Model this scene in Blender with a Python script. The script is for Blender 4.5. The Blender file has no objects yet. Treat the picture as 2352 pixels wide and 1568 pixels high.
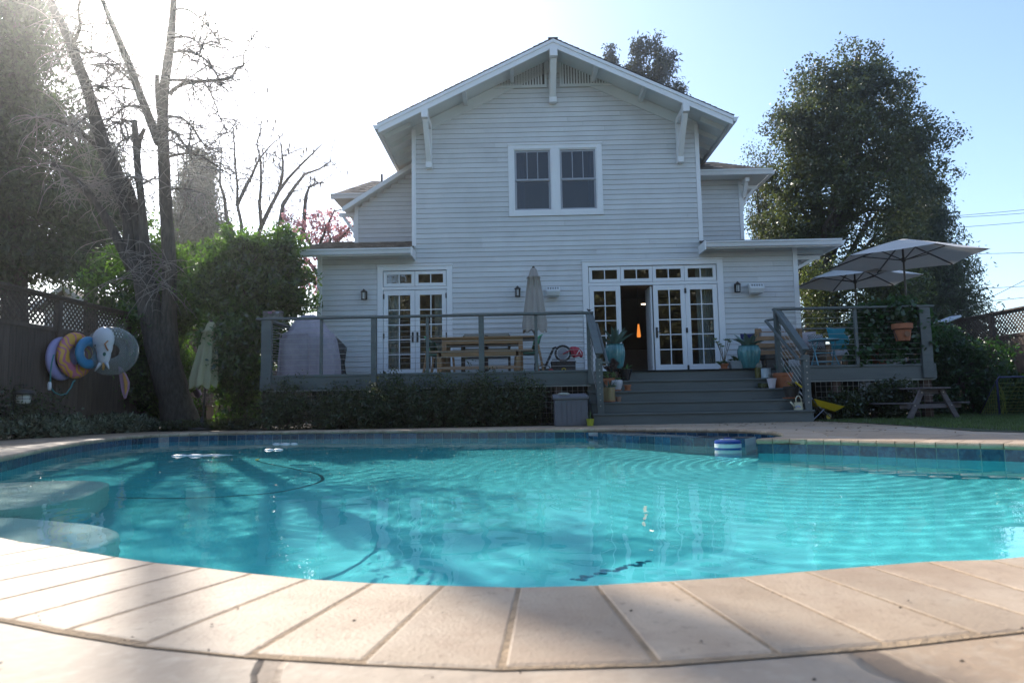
import bpy, math, random
import numpy as np
from mathutils import Vector, Matrix
S = bpy.context.scene
COL = S.collection
R = math.radians
# ---------------------------------------------------------------- camera
EYE = Vector((0, 0, .36))
_ps, _p, _r = .012, math.atan(148/1568), .018
CF = Vector((-math.sin(_ps)*math.cos(_p), math.cos(_ps)*math.cos(_p), math.sin(_p)))
_R0 = Vector((math.cos(_ps), math.sin(_ps), 0)); _U0 = _R0.cross(CF)
CR = _R0*math.cos(_r)-_U0*math.sin(_r); CU = _U0*math.cos(_r)+_R0*math.sin(_r)
cd = bpy.data.cameras.new('camera'); cam = bpy.data.objects.new('camera', cd); COL.objects.link(cam); S.camera = cam
cd.sensor_width = 36; cd.lens = 24; cd.clip_start = .05; cd.clip_end = 2000
_m = Matrix((CR, CU, -CF)).transposed().to_4x4(); _m.translation = EYE; cam.matrix_world = _m
cd.dof.use_dof = True; cd.dof.focus_distance = 14; cd.dof.aperture_fstop = 5.6
# ---------------------------------------------------------------- world, sun, exposure
AZ, EL = R(34), R(35)
w = bpy.data.worlds.new('World'); S.world = w; w.use_nodes = True
_nt = w.node_tree; _sk = _nt.nodes.new('ShaderNodeTexSky'); _sk.sky_type = 'NISHITA'; _sk.sun_disc = False
_sk.sun_elevation = EL; _sk.sun_rotation = -AZ; _sk.dust_density = 1.2; _sk.air_density = 1.0; _sk.ozone_density = 2.8
_nt.links.new(_sk.outputs[0], _nt.nodes['Background'].inputs[0]); _nt.nodes['Background'].inputs[1].default_value = .15
sl = bpy.data.lights.new('sun', 'SUN'); sl.energy = 3.8; sl.angle = R(.5); sl.color = (1, .93, .83)
sun = bpy.data.objects.new('sun', sl); COL.objects.link(sun)
SD = Vector((-math.sin(AZ)*math.cos(EL), math.cos(AZ)*math.cos(EL), math.sin(EL)))
sun.rotation_euler = SD.to_track_quat('Z', 'Y').to_euler(); sun.location = SD*60
sl.cycles.is_caustics_light = True
S.view_settings.view_transform = 'Standard'; S.view_settings.look = 'None'; S.view_settings.exposure = 1.0
S.render.engine = 'CYCLES'
S.cycles.use_denoising = True; S.cycles.max_bounces = 8; S.cycles.transparent_max_bounces = 12
S.cycles.transmission_bounces = 6; S.cycles.glossy_bounces = 4; S.cycles.diffuse_bounces = 3
S.cycles.sample_clamp_indirect = 6; S.cycles.sample_clamp_direct = 0
# ---------------------------------------------------------------- helpers
def at(px, py, Y=None, z=None, X=None):
    """the point of the place that the pixel of the 2352x1568 photograph shows, on a plane of known depth or height"""
    d = CF*1568+CR*(px-1176)-CU*(py-784)
    t = (Y-EYE.y)/d.y if Y is not None else (z-EYE.z)/d.z if z is not None else (X-EYE.x)/d.x
    return EYE+d*t
def wx(px, Y, py=800): return at(px, py, Y=Y).x
def wz(px, py, Y): return at(px, py, Y=Y).z
def V(*a): return Vector(a)

class MB:
    def __init__(s): s.v = []; s.f = []; s.M = None
    def _a(s, vs, fs):
        n = len(s.v)
        s.v += [tuple(s.M @ Vector(p)) for p in vs] if s.M else [tuple(p) for p in vs]
        s.f += [tuple(i+n for i in f) for f in fs]
        return s
    def box(s, x0, x1, y0, y1, z0, z1):
        return s._a([(x, y, z) for x in (x0, x1) for y in (y0, y1) for z in (z0, z1)],
                    [(0, 1, 3, 2), (4, 6, 7, 5), (0, 4, 5, 1), (2, 3, 7, 6), (0, 2, 6, 4), (1, 5, 7, 3)])
    def cbox(s, c, sx, sy, sz): return s.box(c[0]-sx/2, c[0]+sx/2, c[1]-sy/2, c[1]+sy/2, c[2], c[2]+sz)
    def bar(s, a, b, w, h, up=(0, 0, 1), c=0.0):
        a, b = Vector(a), Vector(b); d = (b-a)
        L = d.length; d.normalize(); u = Vector(up); x = d.cross(u)
        if x.length < 1e-4: x = d.cross(Vector((0, 1, 0)))
        x.normalize(); z = x.cross(d).normalized()
        k = min(w, h)*c
        sec = [(-w/2+k, -h/2), (w/2-k, -h/2), (w/2, -h/2+k), (w/2, h/2-k), (w/2-k, h/2), (-w/2+k, h/2), (-w/2, h/2-k), (-w/2, -h/2+k)] if c else [(-w/2, -h/2), (w/2, -h/2), (w/2, h/2), (-w/2, h/2)]
        n = len(sec)
        vs = [a+x*i+z*j for i, j in sec]+[b+x*i+z*j for i, j in sec]
        return s._a(vs, [tuple(range(n))[::-1], tuple(range(n, 2*n))]+[(i, (i+1) % n, n+(i+1) % n, n+i) for i in range(n)])
    def tube(s, pts, rad, n=8, cap=True):
        pts = [Vector(p) for p in pts]
        if not hasattr(rad, '__len__'): rad = [rad]*len(pts)
        m = len(s.v); vs = []; prev = None
        for i, p in enumerate(pts):
            d = (pts[min(i+1, len(pts)-1)]-pts[max(i-1, 0)])
            if d.length < 1e-9: d = Vector((0, 0, 1))
            d.normalize()
            if prev is None:
                x = d.cross(Vector((0, 0, 1)) if abs(d.z) < .9 else Vector((1, 0, 0))).normalized()
            else:
                x = (prev-d*prev.dot(d))
                x = x.normalized() if x.length > 1e-6 else d.orthogonal().normalized()
            prev = x; y = d.cross(x)
            for k in range(n):
                a = 2*math.pi*k/n; vs.append(p+(x*math.cos(a)+y*math.sin(a))*rad[i])
        fs = [(i*n+k, i*n+(k+1) % n, (i+1)*n+(k+1) % n, (i+1)*n+k) for i in range(len(pts)-1) for k in range(n)]
        if cap: fs += [tuple(range(n))[::-1], tuple((len(pts)-1)*n+k for k in range(n))]
        return s._a(vs, fs)
    def cyl(s, a, b, r0, r1=None, n=16): return s.tube([a, b], [r0, r0 if r1 is None else r1], n)
    def lathe(s, c, prof, n=28, ribs=0, amp=0.0):
        vs = []
        for r, z in prof:
            for k in range(n):
                a = 2*math.pi*k/n; rr = r*(1+amp*math.cos(ribs*a)) if ribs else r
                vs.append((c[0]+rr*math.cos(a), c[1]+rr*math.sin(a), c[2]+z))
        fs = [(i*n+k, i*n+(k+1) % n, (i+1)*n+(k+1) % n, (i+1)*n+k) for i in range(len(prof)-1) for k in range(n)]
        fs += [tuple(range(n))[::-1], tuple((len(prof)-1)*n+k for k in range(n))]
        return s._a(vs, fs)
    def prism(s, poly, e, org=(0, 0, 0), ax=(1, 0, 0), ay=(0, 0, 1)):
        """poly in (ax, ay) about org, extruded by vector e"""
        ax, ay, org, e = Vector(ax), Vector(ay), Vector(org), Vector(e); n = len(poly)
        vs = [org+ax*a+ay*b for a, b in poly]; vs += [p+e for p in vs]
        return s._a(vs, [tuple(range(n)), tuple(range(n, 2*n))[::-1]]+[(i, n+i, n+(i+1) % n, (i+1) % n) for i in range(n)])
    def quad(s, *p): return s._a(p, [tuple(range(len(p)))])
    def sphere(s, c, r, sx=1, sy=1, sz=1, n=14, m=9):
        prof = []; vs = []
        for i in range(m+1):
            t = math.pi*i/m
            for k in range(n):
                a = 2*math.pi*k/n
                vs.append((c[0]+r*sx*math.sin(t)*math.cos(a), c[1]+r*sy*math.sin(t)*math.sin(a), c[2]+r*sz*math.cos(t)))
        return s._a(vs, [(i*n+k, (i+1)*n+k, (i+1)*n+(k+1) % n, i*n+(k+1) % n) for i in range(m) for k in range(n)])
    def blade(s, p, d, L, w, droop=.5, n=6, fold=.25, rise=0, tip=.05, thick=0):
        p, d = Vector(p), Vector(d).normalized(); side = d.cross(Vector((0, 0, 1)))
        side = side.normalized() if side.length > .05 else Vector((1, 0, 0))
        vs = []; q = p.copy(); dd = d.copy()
        for i in range(n+1):
            t = i/n; ww = w*max(tip, (1-t)**.7*(.6+.9*min(1, t*3)) if t > 0 else .6)*.5
            up = side.cross(dd)
            vs += [q-side*ww+up*ww*fold, q-up*(ww*.3), q+side*ww+up*ww*fold]
            q = q+dd*(L/n); dd = (dd+Vector((0, 0, -droop/n))).normalized()
        fs = []
        for i in range(n): a = i*3; fs += [(a, a+1, a+4, a+3), (a+1, a+2, a+5, a+4)]
        return s._a(vs, fs)
    def build(s, name, mat, parent=None, smooth=False, local=False, label=None, bevel=0):
        me = bpy.data.meshes.new(name); vs = s.v
        o = bpy.data.objects.new(name, me)
        if parent is not None:
            o.parent = parent
            if not local:
                inv = wm(parent).inverted(); vs = [tuple(inv @ Vector(p)) for p in vs]
        me.from_pydata(vs, [], s.f)
        for q in (mat if isinstance(mat, (list, tuple)) else [mat]): me.materials.append(q)
        if smooth: me.polygons.foreach_set('use_smooth', [True]*len(me.polygons))
        COL.objects.link(o)
        if smooth == 'auto':
            md = o.modifiers.new('edge', 'EDGE_SPLIT'); md.split_angle = R(35)
        if bevel:
            md = o.modifiers.new('bevel', 'BEVEL'); md.width = bevel; md.segments = 2; md.limit_method = 'ANGLE'
        if label: o['label'] = label
        return o
def wm(o):
    m = Matrix.Identity(4)
    while o is not None:
        m = Matrix.Translation(o.location) @ o.rotation_euler.to_matrix().to_4x4() @ m; o = o.parent
    return m
def thing(name, label, cat, loc=(0, 0, 0), rz=0, group=None):
    o = bpy.data.objects.new(name, None); COL.objects.link(o); o.empty_display_size = .1
    o.location = loc; o.rotation_euler = (0, 0, rz); o['label'] = label; o['category'] = cat
    if group: o['group'] = group
    return o
def solo(mb, name, mat, label, cat, group=None, smooth=False, loc=None, bevel=0):
    if loc is None:
        a = np.array(mb.v); loc = Vector(((a[:, 0].min()+a[:, 0].max())/2, (a[:, 1].min()+a[:, 1].max())/2, a[:, 2].min()))
    mb.v = [tuple(Vector(p)-Vector(loc)) for p in mb.v]
    o = mb.build(name, mat, smooth=smooth, bevel=bevel); o.location = loc; o['label'] = label; o['category'] = cat
    if group: o['group'] = group
    return o
def struct(mb, name, mat, smooth=False, kind='structure', bevel=0):
    o = mb.build(name, mat, smooth=smooth, bevel=bevel); o['kind'] = kind; return o
def dup(root, loc, rz=0, label=None, group=None, scale=None):
    r = root.copy(); COL.objects.link(r); r.location = loc; r.rotation_euler = (0, 0, rz)
    if scale: r.scale = (scale,)*3
    if label: r['label'] = label
    if group: r['group'] = group
    for ch in list(root.children):
        c = ch.copy(); COL.objects.link(c); c.parent = r
        for g in list(ch.children):
            d = g.copy(); COL.objects.link(d); d.parent = c
    return r
# ---------------------------------------------------------------- materials
class NT:
    def __init__(s, name):
        s.m = bpy.data.materials.new(name); s.m.use_nodes = True; s.t = s.m.node_tree; s.t.nodes.clear()
        s.out = s.t.nodes.new('ShaderNodeOutputMaterial')
    def n(s, ty, ins=None, **kw):
        q = s.t.nodes.new('ShaderNode'+ty)
        for k, v in kw.items(): setattr(q, k, v)
        for k, v in (ins or {}).items():
            if isinstance(v, bpy.types.NodeSocket): s.t.links.new(v, q.inputs[k])
            elif isinstance(v, (tuple, list)) and len(v) == 3 and q.inputs[k].type == 'RGBA': q.inputs[k].default_value = (*v, 1)
            else: q.inputs[k].default_value = v
        return q
    def ramp(s, fac, stops):
        q = s.n('ValToRGB', {0: fac}); e = q.color_ramp.elements
        while len(e) < len(stops): e.new(.5)
        for i, (p, c) in enumerate(stops): e[i].position = p; e[i].color = (*c, 1) if len(c) == 3 else c
        return q.outputs[0]
    def mix(s, f, a, b, mode='MIX'):
        q = s.n('Mix', data_type='RGBA', blend_type=mode)
        for k, v in ((0, f), (6, a), (7, b)):
            if isinstance(v, bpy.types.NodeSocket): s.t.links.new(v, q.inputs[k])
            else: q.inputs[k].default_value = (*v, 1) if isinstance(v, (tuple, list)) else v
        return q.outputs[2]
    def noise(s, sc, det=4, vec=None, rough=.55, dist=0):
        ins = {'Scale': sc, 'Detail': det, 'Roughness': rough, 'Distortion': dist}
        if vec is not None: ins['Vector'] = vec
        return s.n('TexNoise', ins).outputs[0]
    def done(s, sh): s.t.links.new(sh, s.out.inputs[0]); return s.m
def sc3(c, k): return tuple(min(1, x*k) for x in c)
def Mt(name, c, rough=.6, var=.12, scale=3, bump=0, bscale=40, metal=0, spec=.5, isl=.0, stretch=None, dirt=0, coat=0):
    t = NT(name); co = t.n('TexCoord').outputs['Object']
    if stretch: co = t.n('Mapping', {'Vector': co, 'Scale': stretch}).outputs[0]
    nz = t.noise(scale, 5, co)
    col = t.ramp(nz, [(.3, sc3(c, 1-var)), (.7, sc3(c, 1+var))])
    if isl:
        rnd = t.n('NewGeometry').outputs['Random Per Island']
        k = t.n('MapRange', {0: rnd, 3: 1-isl, 4: 1+isl}).outputs[0]
        col = t.mix(1.0, col, t.n('CombineColor', {0: k, 1: k, 2: k}).outputs[0], 'MULTIPLY')
    if dirt:
        dn = t.noise(scale*.6+.7, 8, co, .75)
        f = t.n('MapRange', {0: dn, 1: .5, 2: .8, 3: 0, 4: dirt}).outputs[0]
        col = t.mix(f, col, sc3(c, .45))
    b = t.n('BsdfPrincipled', {'Base Color': col, 'Roughness': rough, 'Metallic': metal, 'Specular IOR Level': spec, 'Coat Weight': coat})
    if bump:
        bn = t.n('Bump', {'Strength': bump, 'Distance': .02, 'Height': t.noise(bscale, 5, co)}); t.t.links.new(bn.outputs[0], b.inputs['Normal'])
    return t.done(b.outputs[0])
def leafmat(name, c, tr=None, var=.45, mixf=.38, gloss=.06, rg=.42):
    t = NT(name); tr = tr or (min(1, c[0]*2.4+.04), min(1, c[1]*2.2+.03), c[2]*.6)
    rnd = t.n('NewGeometry').outputs['Random Per Island']
    co = t.n('TexCoord').outputs['Object']
    k = t.n('MapRange', {0: rnd, 3: 1-var, 4: 1+var}).outputs[0]
    k2 = t.n('Math', {0: k, 1: t.n('MapRange', {0: t.noise(.9, 3, co), 1: .3, 2: .7, 3: .75, 4: 1.25}).outputs[0]}, operation='MULTIPLY').outputs[0]
    kk = t.n('CombineColor', {0: k2, 1: k2, 2: k2}).outputs[0]
    d = t.n('BsdfDiffuse', {'Color': t.mix(1.0, c, kk, 'MULTIPLY')})
    l = t.n('BsdfTranslucent', {'Color': t.mix(1.0, tr, kk, 'MULTIPLY')})
    m1 = t.n('MixShader', {0: mixf, 1: d.outputs[0], 2: l.outputs[0]})
    g = t.n('BsdfGlossy', {'Color': (1, 1, 1), 'Roughness': rg})
    m2 = t.n('MixShader', {0: gloss, 1: m1.outputs[0], 2: g.outputs[0]})
    return t.done(m2.outputs[0])
def emat(name, c, e):
    t = NT(name); return t.done(t.n('Emission', {'Color': c, 'Strength': e}).outputs[0])
def glassmat(name, tint=(.9, .95, .95), k=1.8, add=.03):
    t = NT(name); f = t.n('Fresnel', {'IOR': 1.5}).outputs[0]
    f = t.n('Math', {0: f, 1: k, 2: add}, operation='MULTIPLY_ADD', use_clamp=True).outputs[0]
    g = t.n('BsdfGlossy', {'Color': (1, 1, 1), 'Roughness': 0.0}); p = t.n('BsdfTransparent', {'Color': tint})
    nb = t.n('Bump', {'Strength': .04, 'Distance': .02, 'Height': t.noise(2.2, 1)}); t.t.links.new(nb.outputs[0], g.inputs['Normal'])
    return t.done(t.n('MixShader', {0: f, 1: p.outputs[0], 2: g.outputs[0]}).outputs[0])
SIDING = Mt('siding_paint', (.63, .635, .63), .62, .07, 1.2, .05, 60, isl=.055, dirt=.2)
WHITE = Mt('white_trim_paint', (.80, .80, .80), .5, .03, 2, dirt=.06)
SOFFIT = Mt('soffit_paint', (.66, .68, .67), .6, .05, 2)
SASH = Mt('grey_sash_paint', (.36, .37, .41), .5, .04)
SHINGLE = Mt('asphalt_shingle', (.20, .165, .135), .95, .3, 9, .4, 120, isl=.45)
DARKSH = Mt('dark_shingle', (.07, .06, .055), .95, .3, 9, .4, 120, isl=.4)
GUTTER = Mt('gutter_metal', (.74, .75, .76), .4, .03, 3, dirt=.08)
DECKP = Mt('deck_paint', (.105, .121, .120), .5, .14, 4, .12, 30, isl=.09, stretch=(.3, 2, 2), dirt=.35)
CABLE = Mt('cable_steel', (.45, .42, .38), .35, .05, metal=.6)
IRON = Mt('black_iron', (.025, .022, .02), .5, .1)
GLASS = glassmat('window_glass', add=.05, k=2.0)
UPGLASS = glassmat('upper_window_glass', (.10, .14, .24), .9, .015)
TEAK = Mt('teak_wood', (.33, .19, .095), .6, .2, 5, .15, 60, isl=.12, stretch=(1, 6, 6))
FENCE = Mt('weathered_redwood', (.085, .06, .048), .85, .3, 4, .3, 60, isl=.25, stretch=(5, 5, .6))
FENCE2 = Mt('weathered_fence_boards', (.16, .115, .085), .85, .3, 4, .3, 60, isl=.25, stretch=(5, 5, .6))
BARK = Mt('rough_bark', (.085, .07, .058), .95, .45, 7, 1.0, 22, stretch=(3, 3, .7))
BARK2 = Mt('grey_twig_bark', (.27, .23, .20), .9, .2, 8)
TERRA = Mt('terracotta', (.36, .13, .06), .8, .15, 8, .1, 60, dirt=.3)
TEAL = Mt('teal_glaze', (.06, .20, .21), .22, .3, 6, .05, 40, coat=.4, stretch=(1, 1, .4))
SOIL = Mt('soil', (.035, .025, .018), 1, .4, 20, .5, 60)
# ---------------------------------------------------------------- pool outline (inner edge of the coping, plan view)
WL = -.135
def g0(px, py): p = at(px, py, z=0); return (p.x, p.y)
near = [g0(*p) for p in ((130, 1252), (245, 1272), (370, 1290), (500, 1303), (615, 1317), (760, 1330), (930, 1338), (1105, 1343), (1210, 1345), (1380, 1340), (1565, 1329), (1710, 1320), (1850, 1308), (2050, 1292), (2200, 1281), (2352, 1275))]
right = [(2.1, 1.95), (3.1, 2.35), (3.95, 3.0), (4.35, 3.8), (4.3, 4.6)]+[g0(*p) for p in ((2352, 1019), (2225, 1016.5), (2101, 1014), (1926, 1009.5), (1810, 1007.5))]
tip = [g0(1735, 1007)]
spa = [(2.66, 7.1)]+[g0(*p) for p in ((1791, 993), (1760, 989), (1676, 985.5), (1500, 984), (1400, 984))]
far = [g0(*p) for p in ((1335, 984.5), (1200, 985.5), (1000, 987), (800, 988.5), (600, 991), (400, 995.5), (300, 1001), (200, 1012), (100, 1028), (0, 1048))]
left = [(-4.3, 4.9), (-3.9, 4.05), (-3.2, 3.35), (-2.4, 2.7), g0(0, 1230)]
ctrl = near+right+tip+spa+far+left
def catmull(P, n=24):
    out = []; N = len(P)
    for i in range(N):
        p0, p1, p2, p3 = [Vector((*P[(i+k) % N], 0)) for k in (-1, 0, 1, 2)]
        for j in range(n):
            t = j/n
            out.append(.5*((2*p1)+(p2-p0)*t+(2*p0-5*p1+4*p2-p3)*t*t+(3*p1-p0-3*p2+p3)*t**3))
    return out
def resample(P, step):
    L = [0]
    Q = P+[P[0]]
    for a, b in zip(Q, Q[1:]): L.append(L[-1]+(b-a).length)
    n = round(L[-1]/step); out = []; j = 0
    for i in range(n):
        s = L[-1]*i/n
        while L[j+1] < s: j += 1
        out.append(Q[j].lerp(Q[j+1], (s-L[j])/max(1e-9, L[j+1]-L[j])))
    return out
OUT = resample(catmull(ctrl), .154)
NO = len(OUT); CEN = Vector((-.3, 5.4, 0))
NRM = []
for i in range(NO):
    t = (OUT[(i+1) % NO]-OUT[i-1]).normalized(); NRM.append(Vector((t.y, -t.x, 0)))   # ring runs counter-clockwise: outward is to the right
rng = random.Random(7)
STONE = None
def stone_mat():
    t = NT('coping_travertine'); co = t.n('TexCoord').outputs['Object']; rnd = t.n('NewGeometry').outputs['Random Per Island']
    a = t.ramp(t.noise(3.5, 6, co, .6, .4), [(.25, (.36, .255, .165)), (.5, (.47, .355, .245)), (.75, (.54, .43, .315))])
    k = t.n('MapRange', {0: rnd, 3: .82, 4: 1.16}).outputs[0]
    a = t.mix(1.0, a, t.n('CombineColor', {0: k, 1: k, 2: k}).outputs[0], 'MULTIPLY')
    pit = t.n('MapRange', {0: t.noise(38, 6, co, .7), 1: .56, 2: .70, 3: 0, 4: .75}).outputs[0]
    a = t.mix(pit, a, (.24, .17, .11))
    st = t.n('MapRange', {0: t.noise(1.6, 7, co, .7), 1: .46, 2: .66, 3: 0, 4: .75}).outputs[0]
    a = t.mix(st, a, (.30, .20, .13))
    b = t.n('BsdfPrincipled', {'Base Color': a, 'Roughness': .62, 'Specular IOR Level': .4})
    h = t.n('Math', {0: t.noise(26, 7, co, .65), 1: t.noise(130, 3, co), 2: .0}, operation='ADD').outputs[0]
    bn = t.n('Bump', {'Strength': .35, 'Distance': .005, 'Height': h}); t.t.links.new(bn.outputs[0], b.inputs['Normal'])
    return t.done(b.outputs[0])
COPING = stone_mat()
GROUT = Mt('coping_mortar', (.33, .235, .145), .95, .25, 12, .5, 70, dirt=.5)
mb = MB(); gap = .004; DEP = .43
prof = [(0.012, -.05), (.002, -.042), (-.006, -.03), (-.006, -.018), (.0, -.006), (.012, 0), (-1, 0), (None, -.003), (None, -.05)]
for i in range(NO):
    a, b = OUT[i], OUT[(i+1) % NO]; na, nb = NRM[i], NRM[(i+1) % NO]
    L = (b-a).length; dz = rng.uniform(-.0005, .0007); dep = DEP+rng.uniform(-.010, .006)
    secs = []
    for s, dr in ((gap, .0012), (gap+.003, 0), (L-gap-.003, 0), (L-gap, .0012)):
        p = a.lerp(b, s/L); nn = na.lerp(nb, s/L).normalized()
        secs.append([p+nn*(dep if d is None else dep-.012 if d < -.5 else d)+Vector((0, 0, z+dz-(dr if z > -.03 else 0))) for d, z in prof])
    n = len(prof)
    mb._a([q for sct in secs for q in sct], [(k*n+j, (k+1)*n+j, (k+1)*n+(j+1) % n, k*n+(j+1) % n) for k in range(3) for j in range(n)]+[tuple(range(n))[::-1], tuple(3*n+j for j in range(n))])
cop = struct(mb, 'pool_coping', COPING)
mb = MB()
for i in range(NO):
    a, b = OUT[i], OUT[(i+1) % NO]; na, nb = NRM[i], NRM[(i+1) % NO]
    z1, z0 = Vector((0, 0, -.0015)), Vector((0, 0, -.048))
    mb.quad(a+na*.006+z1, b+nb*.006+z1, b+nb*(DEP+.004)+z1, a+na*(DEP+.004)+z1); mb.quad(b+nb*.006+z1, a+na*.006+z1, a+na*.006+z0, b+nb*.006+z0)
struct(mb, 'coping_mortar', GROUT)
# ---------------------------------------------------------------- ground and patio sheets around the pool
def ring(fn0, fn1, z):
    m = MB(); n = NO
    a = [fn0(i) for i in range(n)]; b = [fn1(i) for i in range(n)]
    m._a([(p.x, p.y, z) for p in a+b], [(i, (i+1) % n, n+(i+1) % n, n+i) for i in range(n)]); return m
def rad(i, r=None, add=0):
    d = OUT[i]-CEN; L = d.length; d.normalize(); return CEN+d*(r if r else L+add)
def flag_mat():
    t = NT('flagstone_patio'); co = t.n('Mapping', {'Vector': t.n('TexCoord').outputs['Object'], 'Location': (6.1, 2.37, 0)}).outputs[0]
    wv = t.n('VectorMath', {0: co, 1: t.n('VectorMath', {0: t.n('TexNoise', {'Vector': co, 'Scale': 1.6}).outputs[1], 1: (.5, .5, .5)}, operation='MULTIPLY').outputs[0]}, operation='ADD').outputs[0]
    e = t.n('TexVoronoi', {'Vector': wv, 'Scale': 1.05}, feature='DISTANCE_TO_EDGE', voronoi_dimensions='2D').outputs['Distance']
    cc = t.n('TexVoronoi', {'Vector': wv, 'Scale': 1.05}, voronoi_dimensions='2D').outputs['Color']
    cell = t.n('SeparateColor', {0: cc}).outputs[0]
    base = t.ramp(cell, [(.1, (.33, .225, .14)), (.5, (.41, .295, .19)), (.9, (.39, .31, .23))])
    base = t.mix(t.n('MapRange', {0: t.noise(2.6, 8, co, .68), 1: .42, 2: .75, 3: 0, 4: .7}).outputs[0], base, (.26, .18, .12))
    base = t.mix(t.n('MapRange', {0: t.noise(30, 5, co), 1: .5, 2: .75, 3: 0, 4: .4}).outputs[0], base, (.52, .44, .34))
    j = t.n('MapRange', {0: t.n('Math', {0: e, 1: t.n('Math', {0: t.noise(9, 3, co), 1: .03}, operation='MULTIPLY').outputs[0]}, operation='SUBTRACT').outputs[0], 1: 0.0, 2: .012, 3: 1, 4: 0}).outputs[0]
    col = t.mix(j, base, (.22, .155, .10))
    b = t.n('BsdfPrincipled', {'Base Color': col, 'Roughness': .7})
    h = t.n('Math', {0: j, 1: -1.2, 2: t.n('Math', {0: t.noise(5, 8, co, .6), 1: 1.4}, operation='MULTIPLY').outputs[0]}, operation='MULTIPLY_ADD').outputs[0]
    bn = t.n('Bump', {'Strength': .8, 'Distance': .012, 'Height': h}); t.t.links.new(bn.outputs[0], b.inputs['Normal'])
    return t.done(b.outputs[0])
FLAG = flag_mat()
struct(ring(lambda i: rad(i, add=.06), lambda i: rad(i, r=max(12.0, (OUT[i]-CEN).length+3)), -.0035), 'patio', FLAG)
struct(ring(lambda i: rad(i, add=.08), lambda i: rad(i, r=80), -.03), 'ground', Mt('dry_soil_ground', (.07, .06, .04), 1, .35, .8, .5, 20))
def sheet(poly, z, name, mat):
    m = MB(); m._a([(x, y, z) for x, y in poly], [tuple(range(len(poly)))]); return struct(m, name, mat)
# planting beds: left behind the patio, below the deck
sheet([(-8.1, 7.5), (-7.6, 7.5), (-7.45, 11.6), (-7.1, 12.9), (-5.2, 12.75), (-4.9, 12.4), (1.5, 12.25), (1.5, 15.4), (-4.5, 15.4), (-5, 26), (-8.1, 26)], -.002, 'planting_bed', SOIL)
LAWN = [g0(1885, 967), g0(1990, 972), g0(2100, 979), g0(2240, 990), g0(2360, 993), (11.5, 6.2), (11.5, 16.5), (5.2, 15.3)]
GRASS = Mt('lawn_turf', (.035, .045, .018), 1, .4, 14, .6, 60)
sheet(LAWN, .002, 'lawn', GRASS)
# ---------------------------------------------------------------- basin
def plaster(name, c):
    t = NT(name); co = t.n('TexCoord').outputs['Object']
    a = t.ramp(t.noise(1.3, 7, co, .62), [(.3, sc3(c, .88)), (.7, sc3(c, 1.08))])
    return t.done(t.n('BsdfPrincipled', {'Base Color': a, 'Roughness': .85, 'Specular IOR Level': .2}).outputs[0])
AQUA = plaster('aqua_pool_plaster', (.12, .67, .71)); PALE = plaster('pale_pool_plaster', (.55, .74, .70))
prof = [(1, -.04), (1, -.205), (1, -.8)]+[(.985, -1.0), (.95, -1.15), (.88, -1.27), (.7, -1.4), (.45, -1.5), (.2, -1.55)]
m = MB()
m._a([tuple(CEN+(OUT[i]+NRM[i]*.02-CEN)*t+Vector((0, 0, z))) for t, z in prof for i in range(NO)]+[(CEN.x, CEN.y, -1.56)],
     [(k*NO+i, k*NO+(i+1) % NO, (k+1)*NO+(i+1) % NO, (k+1)*NO+i) for k in range(len(prof)-1) for i in range(NO)]+[((len(prof)-1)*NO+i, (len(prof)-1)*NO+(i+1) % NO, len(prof)*NO) for i in range(NO)])
basin = struct(m, 'pool_basin', AQUA, smooth=True)
basin.cycles.is_caustics_receiver = True
def rounded(cx, cy, rx, ry, e=2.6, n=48, rot=0):
    o = []
    for k in range(n):
        a = 2*math.pi*k/n; c, s = math.cos(a), math.sin(a)
        x = rx*math.copysign(abs(c)**(2/e), c); y = ry*math.copysign(abs(s)**(2/e), s)
        o.append((cx+x*math.cos(rot)-y*math.sin(rot), cy+x*math.sin(rot)+y*math.cos(rot)))
    return o
def step(cx, cy, rx, ry, top, rot, e=2.6):
    m = MB(); n = 48; rows = []
    for k, (sc, z) in enumerate([(1.0, -1.5), (1.0, top-.05), (.985, top-.02), (.95, top), (.5, top+.005)]):
        rows += [(x, y, z) for x, y in rounded(cx, cy, rx*sc, ry*sc, e, n, rot)]
    m._a(rows, [(k*n+i, k*n+(i+1) % n, (k+1)*n+(i+1) % n, (k+1)*n+i) for k in range(4) for i in range(n)]+[tuple(4*n+i for i in range(n))])
    o = struct(m, 'pool_step', PALE, smooth=True); o.cycles.is_caustics_receiver = True; return o
step(-3.85, 4.4, 1.0, .95, -.42, R(20), 3)
step(-2.75, 3.15, .88, .6, -.62, R(-20))
# tiles
def tile_mat():
    t = NT('marbled_blue_tile'); co = t.n('TexCoord').outputs['Object']; rnd = t.n('NewGeometry').outputs['Random Per Island']
    off = t.n('CombineXYZ', {0: t.n('Math', {0: rnd, 1: 37.0}, operation='MULTIPLY').outputs[0], 2: rnd}).outputs[0]
    v = t.n('VectorMath', {0: co, 1: off}, operation='ADD').outputs[0]
    a = t.ramp(t.noise(16, 7, v, .7, 1.6), [(.3, (.004, .016, .045)), (.45, (.010, .045, .10)), (.58, (.025, .10, .16)), (.68, (.09, .09, .06)), (.8, (.14, .25, .30))])
    k = t.n('MapRange', {0: rnd, 3: .6, 4: 1.35}).outputs[0]
    a = t.mix(1.0, a, t.n('CombineColor', {0: k, 1: k, 2: k}).outputs[0], 'MULTIPLY')
    b = t.n('BsdfPrincipled', {'Base Color': a, 'Roughness': .18, 'Specular IOR Level': .5, 'Coat Weight': .3})
    bn = t.n('Bump', {'Strength': .15, 'Distance': .004, 'Height': t.noise(30, 3, co)}); t.t.links.new(bn.outputs[0], b.inputs['Normal'])
    return t.done(b.outputs[0])
TILE = tile_mat(); TG = Mt('tile_grout', (.42, .44, .42), .9, .1)
m = MB(); m2 = MB()
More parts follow.
